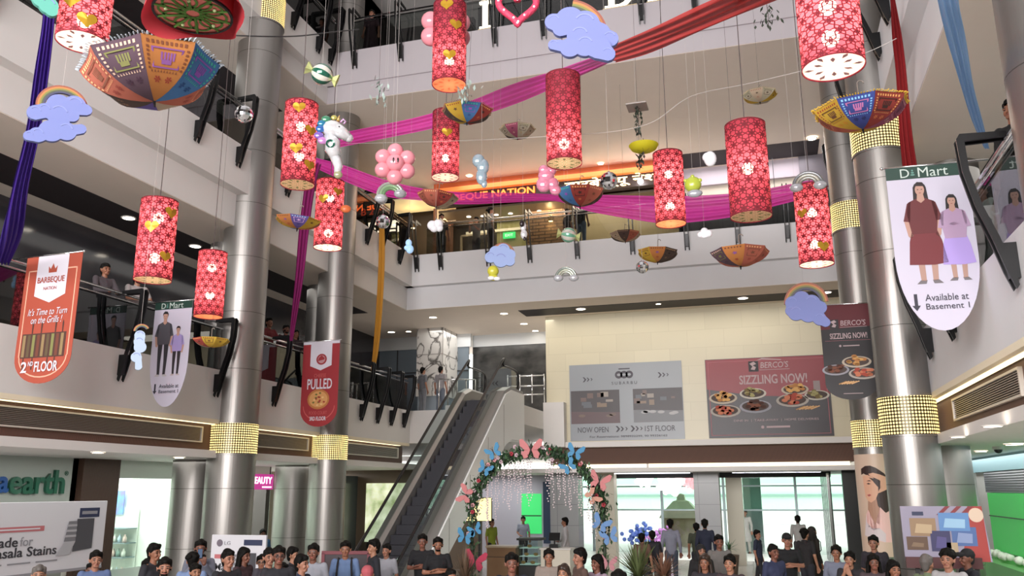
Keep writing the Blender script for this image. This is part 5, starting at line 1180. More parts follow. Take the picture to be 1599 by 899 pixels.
# ---- slack cables
def cable(label, pts, m, r):
    P = catmull([at(*p) for p in pts], 6); o = P[0]; ob = MB().tube([p-o for p in P], r, 5).build('hanging_cable', m, None, loc=o); tag(ob, label, 'cable')
cable('thin white string stretched across the atrium under the pink drape', [(540, 224, 18), (640, 222, 16), (760, 218, 14.5), (870, 212, 13.5), (960, 205, 12.8), (1020, 190, 12.2), (1080, 150, 11.8), (1180, 128, 11), (1330, 90, 10.4), (1400, 60, 10.2)], mat('pale_string', 'b4afac', .7), .0035)
cable('black cable slung from the left column to the second column near the top', [(352, 55, 15.5), (420, 57, 16), (470, 56, 17), (520, 50, 18), (560, 46, 19)], seam, .014)
# ================================================================== hanging banners
def outline_round(w, h, r0):
    """straight sides, rounded foot"""
    return [(-w/2, 0), (w/2, 0)] + [(w/2*math.cos(a), -h+r0+r0*math.sin(a)) for a in [-PI*k/16 for k in range(17)]]
def scale_pts(P, sx, sz, ox, oz): return [(ox+a*sx, oz+b*sz) for a, b in P]
def printed(t, nm, P, m, lay): return poly_part(nm, P, m, t, y=-.001-lay*.0012, th=.001)
def pole(t, x0, x1, y=0.0, z=.01, r=.012):
    MB().tube([(x0, y, z), (x1, y, z)], r, 8).build('hanging_pole', chrome, t, smooth=True); MB().sphere((x1, y, z), r*1.8, 10).build('pole_knob', chrome, t, smooth=True)
A_ = (PI/2, 0, 0)
def tx(t, s, w, m, x, z, h=None, lay=6, **k): return text(s, w, m, t, (x, -.003-lay*.0012, z), A_, ext=.0006, height=h, **k)
bo = mat('banner_orange', 'a04836', .6); bw = mat('banner_white', 'cfcbd6', .6); bl = mat('banner_line', 'd9a48c', .6); bd = mat('banner_brown', '4a2f28', .6)
# orange restaurant banner
t = thing('hanging_banner', 'orange rounded banner reading 2nd FLOOR at the left edge', 'banner', (-10.56, 10.3, 6.22), -.04)
w, h = 1.12, 2.02
MB().prism(outline_round(w, h, .42), 0, .006).build('cloth', bo, t); pole(t, -.86, .58)
for P in ([(-.49, -.22), (-.47, -.22), (-.47, -1.6), (-.49, -1.6)], [(.47, -.22), (.49, -.22), (.49, -1.6), (.47, -1.6)], [(-.49, -.22), (-.3, -.22), (-.3, -.24), (-.49, -.24)], [(.28, -.22), (.49, -.22), (.49, -.24), (.28, -.24)]): printed(t, 'border_line', P, bl, 0)
printed(t, 'border_line', [(.48*math.cos(a), -1.6+.33*math.sin(a)) for a in [-PI*k/14 for k in range(15)]] + [(.46*math.cos(a), -1.6+.31*math.sin(a)) for a in [-PI*k/14 for k in range(14, -1, -1)]], bl, 0)
printed(t, 'white_pennant', [(-.32, 0), (.3, 0), (.3, -.64), (0, -.76), (-.32, -.64)], bw, 1)
printed(t, 'crown', [(-.08, -.28), (.08, -.28), (.09, -.17), (.045, -.22), (0, -.13), (-.045, -.22), (-.09, -.17)], bo, 2)
tx(t, 'BARBEQUE', .54, bo, -.01, -.40, .11, bold=.01); tx(t, 'NATION', .26, bo, -.01, -.53, .05)
tx(t, "It's Time to Turn", .78, bw, 0, -.90, .11, shear=.25); tx(t, 'on the Grills !', .62, bw, 0, -1.03, .11, shear=.25)
printed(t, 'grill_photo', rect(-.45, -1.62, .42, -1.24), bd, 1)
for k in range(9): printed(t, 'skewer', rect(-.43+k*.094, -1.6, -.375+k*.094, -1.26), mat('skewer%d' % (k % 4), ['8a7450', '5a4a34', '7a7a48', '6a3a2c'][k % 4], .7), 2)
for x in (-.26, -.08, .2, .34): printed(t, 'skewer_tip', [(x-.01, -1.24), (x+.01, -1.24), (x+.015, -1.1), (x, -1.05), (x-.015, -1.1)], bd, 2)
for x in (-.38, -.2, .1, .24): printed(t, 'skewer_tip', [(x-.012, -1.8), (x+.012, -1.8), (x+.01, -1.62), (x-.01, -1.62)], bd, 2)
tx(t, '2', .12, bw, -.34, -1.76, .17, bold=.02); tx(t, 'ND', .1, bw, -.21, -1.71, .07, bold=.02); tx(t, 'FLOOR', .46, bw, .1, -1.76, .16, bold=.02)
# printed people for the two white banners
def print_person(t, x, z, s, top, legs, hair_c, skirt=None, lay=2, shoes='6a6468', long_hair=False, skin_c='b08a7c', folded=False):
    S = lambda P: [(x+a*s, z+b*s) for a, b in P]; sk = mat('print_skin_'+skin_c, skin_c, .6); tm = mat('print_'+top, top, .6); lm = mat('print_'+legs, legs, .6); hm = mat('print_'+hair_c, hair_c, .6)
    if long_hair: printed(t, 'printed_hair', S([(-.1, 1.66), (-.07, 1.72), (.03, 1.74), (.1, 1.66), (.13, 1.32), (-.12, 1.32)]), hm, lay)
    for sx in (-1, 1): printed(t, 'printed_leg', S([(sx*.02, .86), (sx*.17, .86), (sx*.15, .4), (sx*.13, .05), (sx*.05, .05), (sx*.05, .4)]), lm, lay)
    for sx in (-1, 1): printed(t, 'printed_shoe', S([(sx*.04, .06), (sx*.14, .06), (sx*.2, 0), (sx*.06, 0)]), mat('print_'+shoes, shoes, .6), lay)
    if skirt: printed(t, 'printed_skirt', S([(-.15, 1.05), (.15, 1.05), (.25, .72), (.31, .34), (.1, .31), (-.1, .32), (-.28, .33), (-.24, .72)]), mat('print_'+skirt, skirt, .6), lay+1)
    printed(t, 'printed_top', S([(-.07, 1.46), (.07, 1.46), (.2, 1.4), (.24, 1.22), (.19, .85), (-.19, .85), (-.24, 1.22), (-.2, 1.4)]), tm, lay+2)
    for sx in (-1, 1):
        printed(t, 'printed_sleeve', S([(sx*.16, 1.42), (sx*.22, 1.38), (sx*.3, 1.08), (sx*.2, 1.06)]), tm, lay+2)
        if folded: printed(t, 'printed_arm', S([(sx*.27, 1.1), (sx*.2, 1.05), (-sx*.08, 1.13), (-sx*.06, 1.19)]), tm, lay+3)
        else: printed(t, 'printed_arm', S([(sx*.29, 1.08), (sx*.21, 1.07), (sx*.17, .82), (sx*.22, .78), (sx*.25, .82)]), sk, lay+1)
    printed(t, 'printed_neck', S([(-.045, 1.55), (.045, 1.55), (.06, 1.43), (0, 1.38), (-.06, 1.43)]), sk, lay+3)
    printed(t, 'printed_face', S(ell(0, 1.61, .072, .1, 16)), sk, lay+4)
    printed(t, 'printed_hair_top', S([(-.085, 1.62), (-.08, 1.7), (-.03, 1.75), (.05, 1.74), (.09, 1.68), (.085, 1.6), (.06, 1.67), (-.05, 1.68)]), hm, lay+5)
    for sx in (-.03, .03): printed(t, 'printed_eye', S(ell(sx, 1.615, .012, .007, 8)), mat('print_dark', '2a2226', .6), lay+6)
    printed(t, 'printed_mouth', S(ell(0, 1.555, .02, .006, 8)), mat('print_lips', '8a4a48', .6), lay+6)
green_d = mat('banner_green', '17382f', .5); bwhite = mat('banner_greywhite', 'bdb9ca', .6); bink = mat('banner_ink', '2c2a38', .6)
def mart_banner(label, loc, w, h, rz, figs, flip=False, point=.9):
    t = thing('hanging_banner', label, 'banner', loc, rz)
    foot = [(w/2*math.cos(a), -h+point+point*math.sin(a)) for a in [-PI*k/20 for k in range(21)]]
    MB().prism([(-w/2, 0), (w/2, 0)]+foot, 0, .006).build('cloth', bwhite, t)
    printed(t, 'green_header', rect(-w/2, -.115*w*1.45, w/2, 0), green_d, 0); pole(t, w/2+.25 if flip else -w/2-.25, -w/2-.04 if flip else w/2+.04)
    k = w/.98
    lt = mat('banner_logo_pale', 'b9c6c0', .5)
    tx(t, 'D', .11*k, lt, -.26*k, -.083*k, .12*k, lay=3); tx(t, 'Mart', .36*k, lt, .08*k, -.083*k, .13*k, lay=3)
    for q in range(3): printed(t, 'logo_spark', ell((-.165+.0*q)*k, (-.05-q*.03)*k, (.012+.008*q)*k, .012*k, 8), mat('logo_teal', '5c8a80', .5), 2)
    for f in figs: print_person(t, *f[0], **f[1])
    z = -.825*h
    printed(t, 'down_arrow', scale_pts([(-.02, .12), (.02, .12), (.02, -.03), (.05, -.03), (0, -.1), (-.05, -.03), (-.02, -.03)], k, k, -.30*k, z-.02), bink, 2)
    tx(t, 'Available at', .50*k, bink, .06*k, z+.045*k, .085*k); tx(t, 'Basement 1', .50*k, bink, .06*k, z-.07*k, .075*k)
    return t
mart_banner('white pointed banner of a man and a boy, green header, by the left railing', (-10.82, 13.5, 6.16), .86, 2.02, -.02, [((-.16, -1.44, .72), dict(top='4a4850', legs='2c2a30', hair_c='1c181a', shoes='b0acb0')), ((.16, -1.43, .54), dict(top='9a8cc0', legs='2a2228', hair_c='1c1416', shoes='b0a0a0'))])
mart_banner('large white pointed banner of a woman and a girl, green header, at right', (2.10, 11.0, 6.5), .93, 2.08, .04, [((-.1, -1.50, .74), dict(top='5e2428', legs='a58478', hair_c='241a1c', skirt='6a262c', long_hair=True)), ((.24, -1.48, .62), dict(top='a58aa8', legs='a58478', hair_c='1c1618', skirt='a48fd0', long_hair=True, folded=True))], True)
# red pizza banner
t = thing('hanging_banner', 'red rounded banner with a pizza beside the second left column', 'banner', (-10.68, 19.0, 6.28), -.03); br = mat('banner_red', '94282f', .6); br2 = mat('banner_red_line', 'c05a58', .6)
w, h = 1.04, 2.14
MB().prism(outline_round(w, h, .42), 0, .006).build('cloth', br, t); printed(t, 'top_hem', rect(-w/2, -.07, w/2, 0), bw, 1); pole(t, -.92, .54)
printed(t, 'inner_line', outline_round(w*.86, h*.93, .36)[2:], br2, 0); printed(t, 'inner_field', outline_round(w*.83, h*.918, .345)[2:] + [(-.43, -1), (-.43, -1.5)], br, 1)
printed(t, 'white_pennant', [(-.3, 0), (.31, 0), (.31, -.62), (0, -.74), (-.3, -.62)], bw, 2)
printed(t, 'logo_ring', ell(.02, -.46, .15, .14), br, 3); printed(t, 'logo_disc', ell(.02, -.46, .105, .1), mat('logo_rose', 'b88a90', .6), 4); printed(t, 'logo_hat', [(-.08, -.5), (.1, -.47), (.11, -.43), (.02, -.36), (-.06, -.42)], br, 5)
tx(t, 'CHEESE', .34, br2, 0, -.87, .09); tx(t, 'PULLED', .70, bw, 0, -1.08, .26, bold=.015)
printed(t, 'pizza', ell(-.02, -1.46, .31, .25), mat('pizza_crust', 'b0703c', .7), 3); printed(t, 'pizza_cheese', ell(-.02, -1.46, .26, .2), mat('pizza_cheese', 'c9935a', .7), 4)
rnd = random.Random(4)
for k in range(16): a = rnd.random()*6.28; q = rnd.random()**.5; printed(t, 'pizza_topping', ell(-.02+.21*q*math.cos(a), -1.46+.16*q*math.sin(a), .035, .024, 8), mat('topping%d' % (k % 3), ['9a3a2c', '6a6a34', 'd8b27a'][k % 3], .7), 5+k % 2)
tx(t, 'FOOD COURT', .5, br2, -.01, -1.80, .08); tx(t, '3RD FLOOR', .46, bw, -.01, -1.94, .10, bold=.02)
# dishes printed on the food banners
def dish(t, x, z, r, kind, lay=3):
    cols = {'rice': ('b8ab9a', 'b8804c', 'd8a868'), 'dark': ('8f8f9a', '4a2c24', '7a4a38'), 'red': ('a8a098', 'a84a3c', 'c87a5c'), 'skew': ('5a4a40', 'b88a58', 'd8b084'), 'green': ('c0bab0', '7a6a44', 'a8a070')}[kind]
    rnd = random.Random(int(x*1000+z*77)); n0 = '_'.join(cols)
    if kind == 'skew':
        for k in range(6): printed(t, 'printed_skewer', scale_pts([(-.5, 0), (.2, .25), (.25, .17), (-.45, -.08)], r, r, x+(k-2.5)*r*.22, z), mat('dish_'+cols[1+k % 2], cols[1+k % 2], .7), lay+k % 2)
        return
    printed(t, 'printed_plate', ell(x, z, r, r*.42), mat('dish_'+cols[0], cols[0], .5), lay); printed(t, 'printed_plate_well', ell(x, z+r*.03, r*.84, r*.32), mat('dish_well', '4a3c38', .6), lay+1)
    for k in range(14): a = rnd.random()*6.28; q = rnd.random()**.5*.62; printed(t, 'printed_food', ell(x+r*q*math.cos(a), z+r*.12+r*q*.5*math.sin(a), r*.2, r*.12, 7), mat('dish_'+cols[1+k % 2], cols[1+k % 2], .7), lay+2+k % 3)
wine = mat('banner_wine', '5e2029', .6); blackb = mat('banner_black', '1d1b20', .5); logo_p = mat('banner_pale', 'b9a4a8', .6); rosy = mat('banner_rosy', 'b06a74', .6)
def food_logo(t, x, z, s):
    printed(t, 'logo_square', scale_pts(rect(-.42, -.11, -.22, .11), s, s, x, z), blackb, 3); printed(t, 'logo_steam', scale_pts([(-.38, -.06), (-.3, -.08), (-.27, -.02), (-.33, .02), (-.26, .05), (-.31, .1), (-.4, .06), (-.34, .0)], s, s, x, z), logo_p, 4)
    tx(t, "BERCO'S", .56*s, logo_p, x+.10*s, z+.02*s, .13*s, lay=4, shear=.12, bold=.012); printed(t, 'logo_line', scale_pts(rect(-.2, -.085, .4, -.075), s, s, x, z), logo_p, 4)
t = thing('hanging_banner', 'dark red and black food banner hanging by the far right column', 'banner', (1.55, 16.95, 6.0), .03); w, h = .92, 1.80
MB().prism([(-w/2, 0), (w/2, 0), (w/2, -h+.3)] + [(w/2*math.cos(a), -h+.3+.3*math.sin(a)) for a in [-PI*k/14 for k in range(1, 15)]], 0, .006).build('cloth', blackb, t); pole(t, 1.10, -.48)
printed(t, 'wine_header', [(-w/2, 0), (w/2, 0), (w/2-.05, -.43), (-w/2, -.47)], wine, 0); food_logo(t, .04, -.37, .8)
tx(t, 'SIZZLING NOW!', .66, logo_p, .02, -.60, .11, bold=.02); printed(t, 'thin_line', rect(-.4, -.69, .4, -.685), rosy, 2); printed(t, 'phone_dot', ell(-.14, -.79, .022, .022, 8), logo_p, 2); printed(t, 'pill_line', rect(-.09, -.8, .2, -.78), logo_p, 2)
dish(t, .12, -1.10, .26, 'rice'); dish(t, -.26, -1.24, .24, 'dark'); dish(t, .22, -1.32, .26, 'red'); dish(t, -.02, -1.50, .2, 'skew'); printed(t, 'foot_line', rect(-.16, -1.69, .18, -1.68), logo_p, 2)
# wall banners on the beige marble wall
Yw = 28.68
def wall_banner(label, x0, x1, z0, z1, m):
    t = thing('wall_banner', label, 'banner', ((x0+x1)/2, Yw, (z0+z1)/2)); MB().prism([(x0-(x0+x1)/2, z0-(z0+z1)/2), (x1-(x0+x1)/2, z0-(z0+z1)/2), (x1-(x0+x1)/2, z1-(z0+z1)/2), (x0-(x0+x1)/2, z1-(z0+z1)/2)], 0, .012).build('cloth', m, t); return t
gb = mat('banner_grey', '8b9198', .35); gi = mat('banner_grey_ink', '45424c', .5); gp = mat('banner_grey_pale', 'a9b4ba', .5)
t = wall_banner('grey wall banner with two interior photos reading NOW OPEN', -6.47, -2.63, 4.2, 6.79, gb)
printed(t, 'logo_bar', rect(-.2, 1.08, .18, 1.12), gi, 1)
for sx in (-.18, .0, .18): printed(t, 'logo_ring', ell(sx-.02, .9, .13, .13), gi, 1); printed(t, 'logo_hole', ell(sx-.02, .9, .06, .045), gb, 2)
tx(t, 'SUBARBU', .86, gi, -.02, .62, .1, space=1.5)
def chevrons(x, z, s, n=3):
    for k in range(n): q = s*(1-.22*k); printed(t, 'chevron', [(x+k*s*.8, z+q*.5), (x+k*s*.8+q*.3, z+q*.5), (x+k*s*.8+q*.75, z), (x+k*s*.8+q*.3, z-q*.5), (x+k*s*.8, z-q*.5), (x+k*s*.8+q*.4, z)], gi, 2)
chevrons(-1.45, .78, .17); chevrons(1.12, .84, .18); chevrons(-.36, -.92, .2); chevrons(.14, -.92, .2)
for (x0, x1, seed) in ((-1.88, -.2, 3), (.26, 1.9, 8)):
    printed(t, 'interior_photo', rect(x0, -.72, x1, .40), mat('photo_dark', '3f3a3e', .4), 1); rnd = random.Random(seed)
    printed(t, 'photo_floor', [(x0, -.72), (x1, -.72), (x1, -.36), (x0, -.30)], mat('photo_floor%d' % seed, '5a4448' if seed == 3 else '6f7278', .4), 2)
    for k in range(9): a = x0+(x1-x0)*rnd.random()*.86; b = -.2+.42*rnd.random(); printed(t, 'photo_detail', rect(a, b, a+.12+.2*rnd.random()*(x1-a-.1 > .3), b+.06+.12*rnd.random()), mat('photo_tone%d' % (k % 4), ['6a5650', '84705e', '5a6068', '958c84'][k % 4], .4), 3+k % 3)
    for k in range(6 if seed == 8 else 3): a = x0+.2+rnd.random()*(x1-x0-.4); printed(t, 'photo_table', ell(a, -.48+.12*rnd.random(), .12, .05, 10), mat('photo_table%d' % seed, 'a9a9ac' if seed == 8 else '6e5a50', .4), 4+k % 2)
tx(t, 'NOW OPEN', 1.05, gi, -1.13, -.93, .18); tx(t, '1ST FLOOR', 1.0, gi, 1.12, -.93, .18); tx(t, 'For Reservations: 9898932299, 90 99326162', 2.6, gi, .05, -1.17, .075, bold=.01)
t = wall_banner('red and dark grey wall banner with dishes reading SIZZLING NOW', -1.86, 1.97, 4.2, 6.77, mat('banner_dark_grey', '343036', .4))
printed(t, 'red_field', [(-1.9, 1.27), (1.9, 1.27), (1.9, .02), (.9, -.02), (-.3, .04), (-1.9, .3)], mat('banner_deep_red', '86202c', .4), 1)
for P in (rect(-1.83, -1.2, -1.81, 1.2), rect(1.81, -1.2, 1.83, 1.2), rect(-1.81, -1.2, 1.81, -1.185), rect(-1.81, 1.185, 1.81, 1.2)): printed(t, 'border_line', P, rosy, 2)
food_logo(t, .12, 1.0, 1.55); printed(t, 'logo_flourish', [(-.3, 1.18), (-.1, 1.26), (.5, 1.2), (.5, 1.17), (-.1, 1.22)], logo_p, 3)
tx(t, 'SIZZLING NOW!', 2.1, logo_p, .2, .57, .3, bold=.02)
for x, z, r, k in ((-1.4, .0, .45, 'rice'), (-.45, .12, .42, 'green'), (-1.35, -.42, .48, 'red'), (-.4, -.3, .5, 'dark'), (.85, .2, .42, 'rice'), (.75, -.14, .5, 'red'), (1.5, .0, .38, 'green'), (1.25, -.42, .4, 'skew')): dish(t, x, z, r, k)
printed(t, 'glass_print', rect(1.42, .16, 1.62, .46), mat('print_glass', '8a7a7a', .4), 3)
tx(t, 'DINE IN  |  TAKE-AWAY  |  HOME DELIVERIES', 2.6, logo_p, .2, -.75, .09); printed(t, 'phone_dot', ell(-.22, -.96, .05, .05, 10), logo_p, 2); printed(t, 'pill_line', rect(-.1, -.99, .62, -.93), logo_p, 2)
# ================================================================== people
def capsule(bm, p, q, r0, r1, sy=1.0, n=12):
    """tapered round-ended limb as a convex hull"""
    p = Vector(p); q = Vector(q); vs = []
    for c, r in ((p, r0), (q, r1)):
        for j in range(1, 6):
            b = PI*j/6
            for i in range(n): vs.append(bm.verts.new(c+Vector((r*math.sin(b)*math.cos(2*PI*i/n), r*sy*math.sin(b)*math.sin(2*PI*i/n), r*math.cos(b)))))
        vs.append(bm.verts.new(c+Vector((0, 0, r)))); vs.append(bm.verts.new(c-Vector((0, 0, r))))
    r = bmesh.ops.convex_hull(bm, input=vs)
    bad = [g for g in r['geom_interior'] if isinstance(g, bmesh.types.BMVert)]
    if bad: bmesh.ops.delete(bm, geom=bad, context='VERTS')
def fuse(parts, voxel, smooth=3):
    """merge overlapping pieces into one continuous surface"""
    bm = bmesh.new()
    for a in parts: capsule(bm, *a)
    me = bpy.data.meshes.new('fused'); bm.to_mesh(me); bm.free()
    o = bpy.data.objects.new('fused', me); COL.objects.link(o)
    m = o.modifiers.new('r', 'REMESH'); m.mode = 'VOXEL'; m.voxel_size = voxel; m.use_smooth_shade = True
    m = o.modifiers.new('s', 'SMOOTH'); m.iterations = smooth; m.factor = .5
    dg = bpy.context.evaluated_depsgraph_get(); dg.update(); r = bpy.data.meshes.new_from_object(o.evaluated_get(dg))
    bpy.data.objects.remove(o); bpy.data.meshes.remove(me)
    for p in r.polygons: p.use_smooth = True
    return r
SH = .175
POSES = {   # elbow, wrist, hand direction for left(-) and right(+) arm; facing -y
 'stand': [((.235, .03, 1.12), (.25, -.04, .88), (.0, -.25, -1))]*2,
 'fold':  [((.25, -.02, 1.14), (-.05, -.20, 1.16), (-1, .12, .12)), ((.25, -.02, 1.16), (-.02, -.17, 1.20), (-1, .1, -.1))],
 'phone': [((.22, -.12, 1.20), (.06, -.30, 1.42), (-.1, -.1, 1)), ((.22, -.12, 1.20), (.07, -.30, 1.40), (-.1, -.1, 1))],
 'lean':  [((.24, -.14, 1.16), (.10, -.36, 1.12), (-.6, -.6, -.1))]*2,
 'hold':  [((.23, .02, 1.13), (.12, -.22, 1.02), (-.4, -.8, .1)), ((.235, .03, 1.12), (.25, -.04, .88), (0, -.25, -1))],
 'mouth': [((.20, -.12, 1.17), (.05, -.17, 1.42), (-.3, .1, 1)), ((.21, -.1, 1.17), (.04, -.2, 1.36), (-.4, 0, 1))],
}
def arm(pose, s):
    e, w, h = POSES[pose][0 if s < 0 else 1]
    return Vector((s*SH, .005, 1.41)), Vector((s*e[0], e[1], e[2])), Vector((s*w[0], w[1], w[2])), Vector((s*h[0], h[1], h[2])).normalized()
def body_parts(pose, walk):
    P = []
    P += [((0, .0, .93), (0, .0, 1.05), .135, .125, .72), ((0, 0, 1.05), (0, .0, 1.28), .125, .150, .72), ((-.09, 0, 1.30), (.09, 0, 1.30), .095, .095, .95), ((-.13, .005, 1.395), (.13, .005, 1.395), .055, .055, 1)]
    P += [((0, .012, 1.40), (0, -.005, 1.53), .058, .052, 1)]
    # head: skull, face, jaw, nose, ears, brow
    P += [((0, .012, 1.625), (0, -.005, 1.625), .083, .080, 1.1), ((0, -.02, 1.60), (0, -.028, 1.545), .066, .050, 1.05), ((-.02, -.062, 1.528), (.02, -.062, 1.528), .024, .024, 1)]
    P += [((0, -.088, 1.612), (0, -.106, 1.578), .009, .014, 1), ((-.045, -.074, 1.632), (.045, -.074, 1.632), .016, .016, .8), ((-.012, -.086, 1.548), (.012, -.086, 1.548), .011, .011, .9)]
    for s in (-1, 1): P += [((s*.083, .008, 1.622), (s*.084, .004, 1.585), .020, .013, .55), ((s*.035, -.07, 1.588), (s*.042, -.06, 1.57), .022, .02, 1)]
    for s in (-1, 1):
        sh, el, wr, hd = arm(pose, s)
        P += [(sh, el, .050, .040, 1), (el, wr, .039, .027, 1)]
        ax = hd; up = Vector((0, 0, 1)) if abs(hd.z) < .8 else Vector((0, -1, 0)); sd = ax.cross(up).normalized(); nn = sd.cross(ax).normalized()
        k0 = wr+ax*.075
        for j in range(4): P.append((wr+ax*.01+sd*(j-1.5)*.012, k0+sd*(j-1.5)*.021, .017, .0135, 1))
        for j, L in enumerate((.062, .074, .069, .054)):
            b = k0+sd*(j-1.5)*.021; m_ = b+ax*L*.55-nn*.008; t_ = m_+ax*L*.42-nn*.022
            P += [(b, m_, .0098, .0088, 1), (m_, t_, .0088, .0074, 1)]
        th = -1 if s > 0 else 1; a = wr+ax*.025+sd*th*.024; b = a+ax*.035+sd*th*.026-nn*.006; c = b+ax*.032+sd*th*.008-nn*.008
        P += [(a, b, .0125, .0108, 1), (b, c, .0105, .0085, 1)]
    for s in (-1, 1):
        hp, kn, an = leg_pts(s, walk)
        P += [(hp, kn, .088, .056, 1), (kn, an, .055, .036, 1), (an+Vector((0, .01, -.03)), an+Vector((s*.02, -.13, -.055)), .036, .030, .9)]
    return P
def leg_pts(s, walk):
    f = s*(.18 if walk else 0)
    return Vector((s*.088, 0, .88)), Vector((s*.095, -.012+f*.6, .49)), Vector((s*.105, .02+f*(1.0), .085+(.04 if f > 0 else 0)))
def shirt_parts(pose, sleeve, length):
    P = [((0, .0, 1.0), (0, .0, 1.26), .150, .165, .74), ((-.09, 0, 1.30), (.09, 0, 1.30), .108, .108, .95), ((-.13, .005, 1.39), (.13, .005, 1.39), .066, .066, 1), ((0, .015, 1.42), (0, .012, 1.455), .066, .062, 1)]
    if length == 'short': P.append(((0, 0, .90), (0, 0, 1.02), .152, .148, .76))
    if length == 'kurta': P += [((-.04, 0, .55), (0, 0, 1.0), .19, .15, .8), ((.04, 0, .55), (0, 0, 1.0), .19, .15, .8)]
    if length == 'robe': P += [((-.05, 0, .24), (0, 0, 1.0), .24, .16, .85), ((.05, 0, .24), (0, 0, 1.0), .24, .16, .85)]
    for s in (-1, 1):
        sh, el, wr, hd = arm(pose, s)
        if sleeve == 'short': P.append((sh, sh.lerp(el, .72), .062, .055, 1))
        else: P += [(sh, el, .062, .053, 1), (el, el.lerp(wr, .88), .052, .040, 1)]
    return P
def trouser_parts(walk):
    P = [((0, 0, .90), (0, 0, .98), .146, .142, .76)]
    for s in (-1, 1):
        hp, kn, an = leg_pts(s, walk); P += [(hp, kn, .100, .072, 1), (kn, an+Vector((0, -.005, .01)), .070, .062, 1)]
    return P
BODY = {}; SHIRT = {}; TROU = {}; HAIR = {}
def get_body(pose, walk):
    k = (pose, walk)
    if k not in BODY:
        me = fuse(body_parts(pose, walk), .0072, 2)
        for i in range(4): me.materials.append(None)
        for p in me.polygons:
            c = p.center
            if c.y < -.045 and 1.5 < c.z < 1.7:
                ax_ = abs(c.x)
                if ((ax_-.033)/.015)**2 + ((c.z-1.612)/.0085)**2 < 1: p.material_index = 1
                elif ((ax_-.035)/.024)**2 + ((c.z-1.637)/.006)**2 < 1: p.material_index = 1
                elif (c.x/.024)**2 + ((c.z-1.549)/.009)**2 < 1 and c.y < -.07: p.material_index = 2
            if 1.50 < c.z < 1.60 and c.y < .0 and p.material_index == 0 and abs(c.x) < .09:
                if c.z < 1.545 or abs(c.x) > .052 or (1.558 < c.z < 1.568 and abs(c.x) < .035 and c.y < -.075):
                    if math.hypot(c.x, c.y) > .055 and c.z > 1.505: p.material_index = 3
        BODY[k] = me
    return BODY[k]
def hem(me, z):
    bm = bmesh.new(); bm.from_mesh(me); bmesh.ops.bisect_plane(bm, geom=bm.verts[:]+bm.edges[:]+bm.faces[:], plane_co=(0, 0, z), plane_no=(0, 0, 1), clear_inner=True); bm.to_mesh(me); bm.free(); me.materials.append(None); return me
def get_shirt(pose, sl, ln):
    k = (pose, sl, ln)
    if k not in SHIRT: SHIRT[k] = hem(fuse(shirt_parts(pose, sl, ln), .012, 3), {'short': .845, 'kurta': .47, 'robe': .1}[ln])
    return SHIRT[k]
def get_trou(walk):
    if walk not in TROU: TROU[walk] = fuse(trouser_parts(walk), .012, 3); TROU[walk].materials.append(None)
    return TROU[walk]
def get_hair(kind):
    if kind in HAIR: return HAIR[kind]
    P = [((0, .028, 1.650), (0, .020, 1.655), .092, .090, 1.08), ((0, -.045, 1.698), (0, .03, 1.705), .05, .064, 1.2)]
    for s in (-1, 1): P.append(((s*.06, .0, 1.70), (s*.076, .012, 1.63), .036, .020, 1.3))
    P.append(((0, .055, 1.60), (0, .06, 1.56), .07, .055, .8))
    if kind == 'quiff': P += [((-.03, -.055, 1.712), (.035, -.05, 1.715), .034, .034, 1.1)]
    if kind == 'curly':
        rnd = random.Random(5)
        for k in range(34):
            a = rnd.random()*6.28; e = .15+rnd.random()*1.4; q = Vector((.098*math.cos(a)*math.cos(e), .105*math.sin(a)*math.cos(e)+.02, 1.65+.095*math.sin(e)))
            if q.y > -.05 or q.z > 1.69: P.append((q, q+Vector((0, .004, .004)), .027, .027, 1))
    if kind in ('long', 'bun'):
        for s in (-1, 1): P.append(((s*.045, -.05, 1.69), (s*.083, -.01, 1.62), .03, .02, 1.1))
    if kind == 'long':
        P += [((0, .07, 1.60), (0, .085, 1.38), .085, .10, .55)]
        for s in (-1, 1): P.append(((s*.085, .02, 1.62), (s*.10, .03, 1.40), .028, .035, 1.1))
    if kind == 'bun': P.append(((0, .12, 1.63), (0, .14, 1.62), .05, .045, 1))
    if kind == 'cap': P = [((0, .02, 1.665), (0, .015, 1.668), .094, .092, 1.1), ((-.03, -.10, 1.668), (.03, -.10, 1.668), .035, .035, 1.6), ((0, .06, 1.60), (0, .06, 1.57), .06, .05, .8)]
    if kind == 'scarf': P = [((0, .02, 1.65), (0, .016, 1.655), .098, .096, 1.1), ((0, .06, 1.58), (0, .07, 1.40), .10, .15, .7), ((-.085, .0, 1.60), (-.06, -.04, 1.47), .03, .04, 1), ((.085, .0, 1.60), (.06, -.04, 1.47), .03, .04, 1), ((0, -.06, 1.46), (0, -.1, 1.36), .07, .08, .7)]
    me = fuse(P, .009, 2)
    bm = bmesh.new(); bm.from_mesh(me)      # keep the forehead and face clear
    if kind != 'cap': bmesh.ops.delete(bm, geom=[v for v in bm.verts if v.co.y < -.084 and v.co.z < 1.676-.2*abs(v.co.x)], context='VERTS')
    bm.to_mesh(me); bm.free()
    me.materials.append(None); HAIR[kind] = me; return me
SHOE = fuse([((0, .03, .035), (0, -.13, .03), .045, .040, .9), ((0, .03, .03), (0, .03, .07), .045, .042, 1)], .012, 2); SHOE.materials.append(None)
SKIN = [mat('skin_%d' % i, c, .55) for i, c in enumerate(('9c6f58', '8a5c46', '73493a', '966854'))]
eyem = mat('eye_dark', '1f1614', .4); hairblk = mat('hair_black', '0c0a08', .7, spec=.15); hairbr = mat('hair_brown', '2c1d15', .5); hairgr = mat('hair_grey', '5a5552', .6)
def _lm(o, i, m): o.material_slots[i].link = 'OBJECT'; o.material_slots[i].material = m
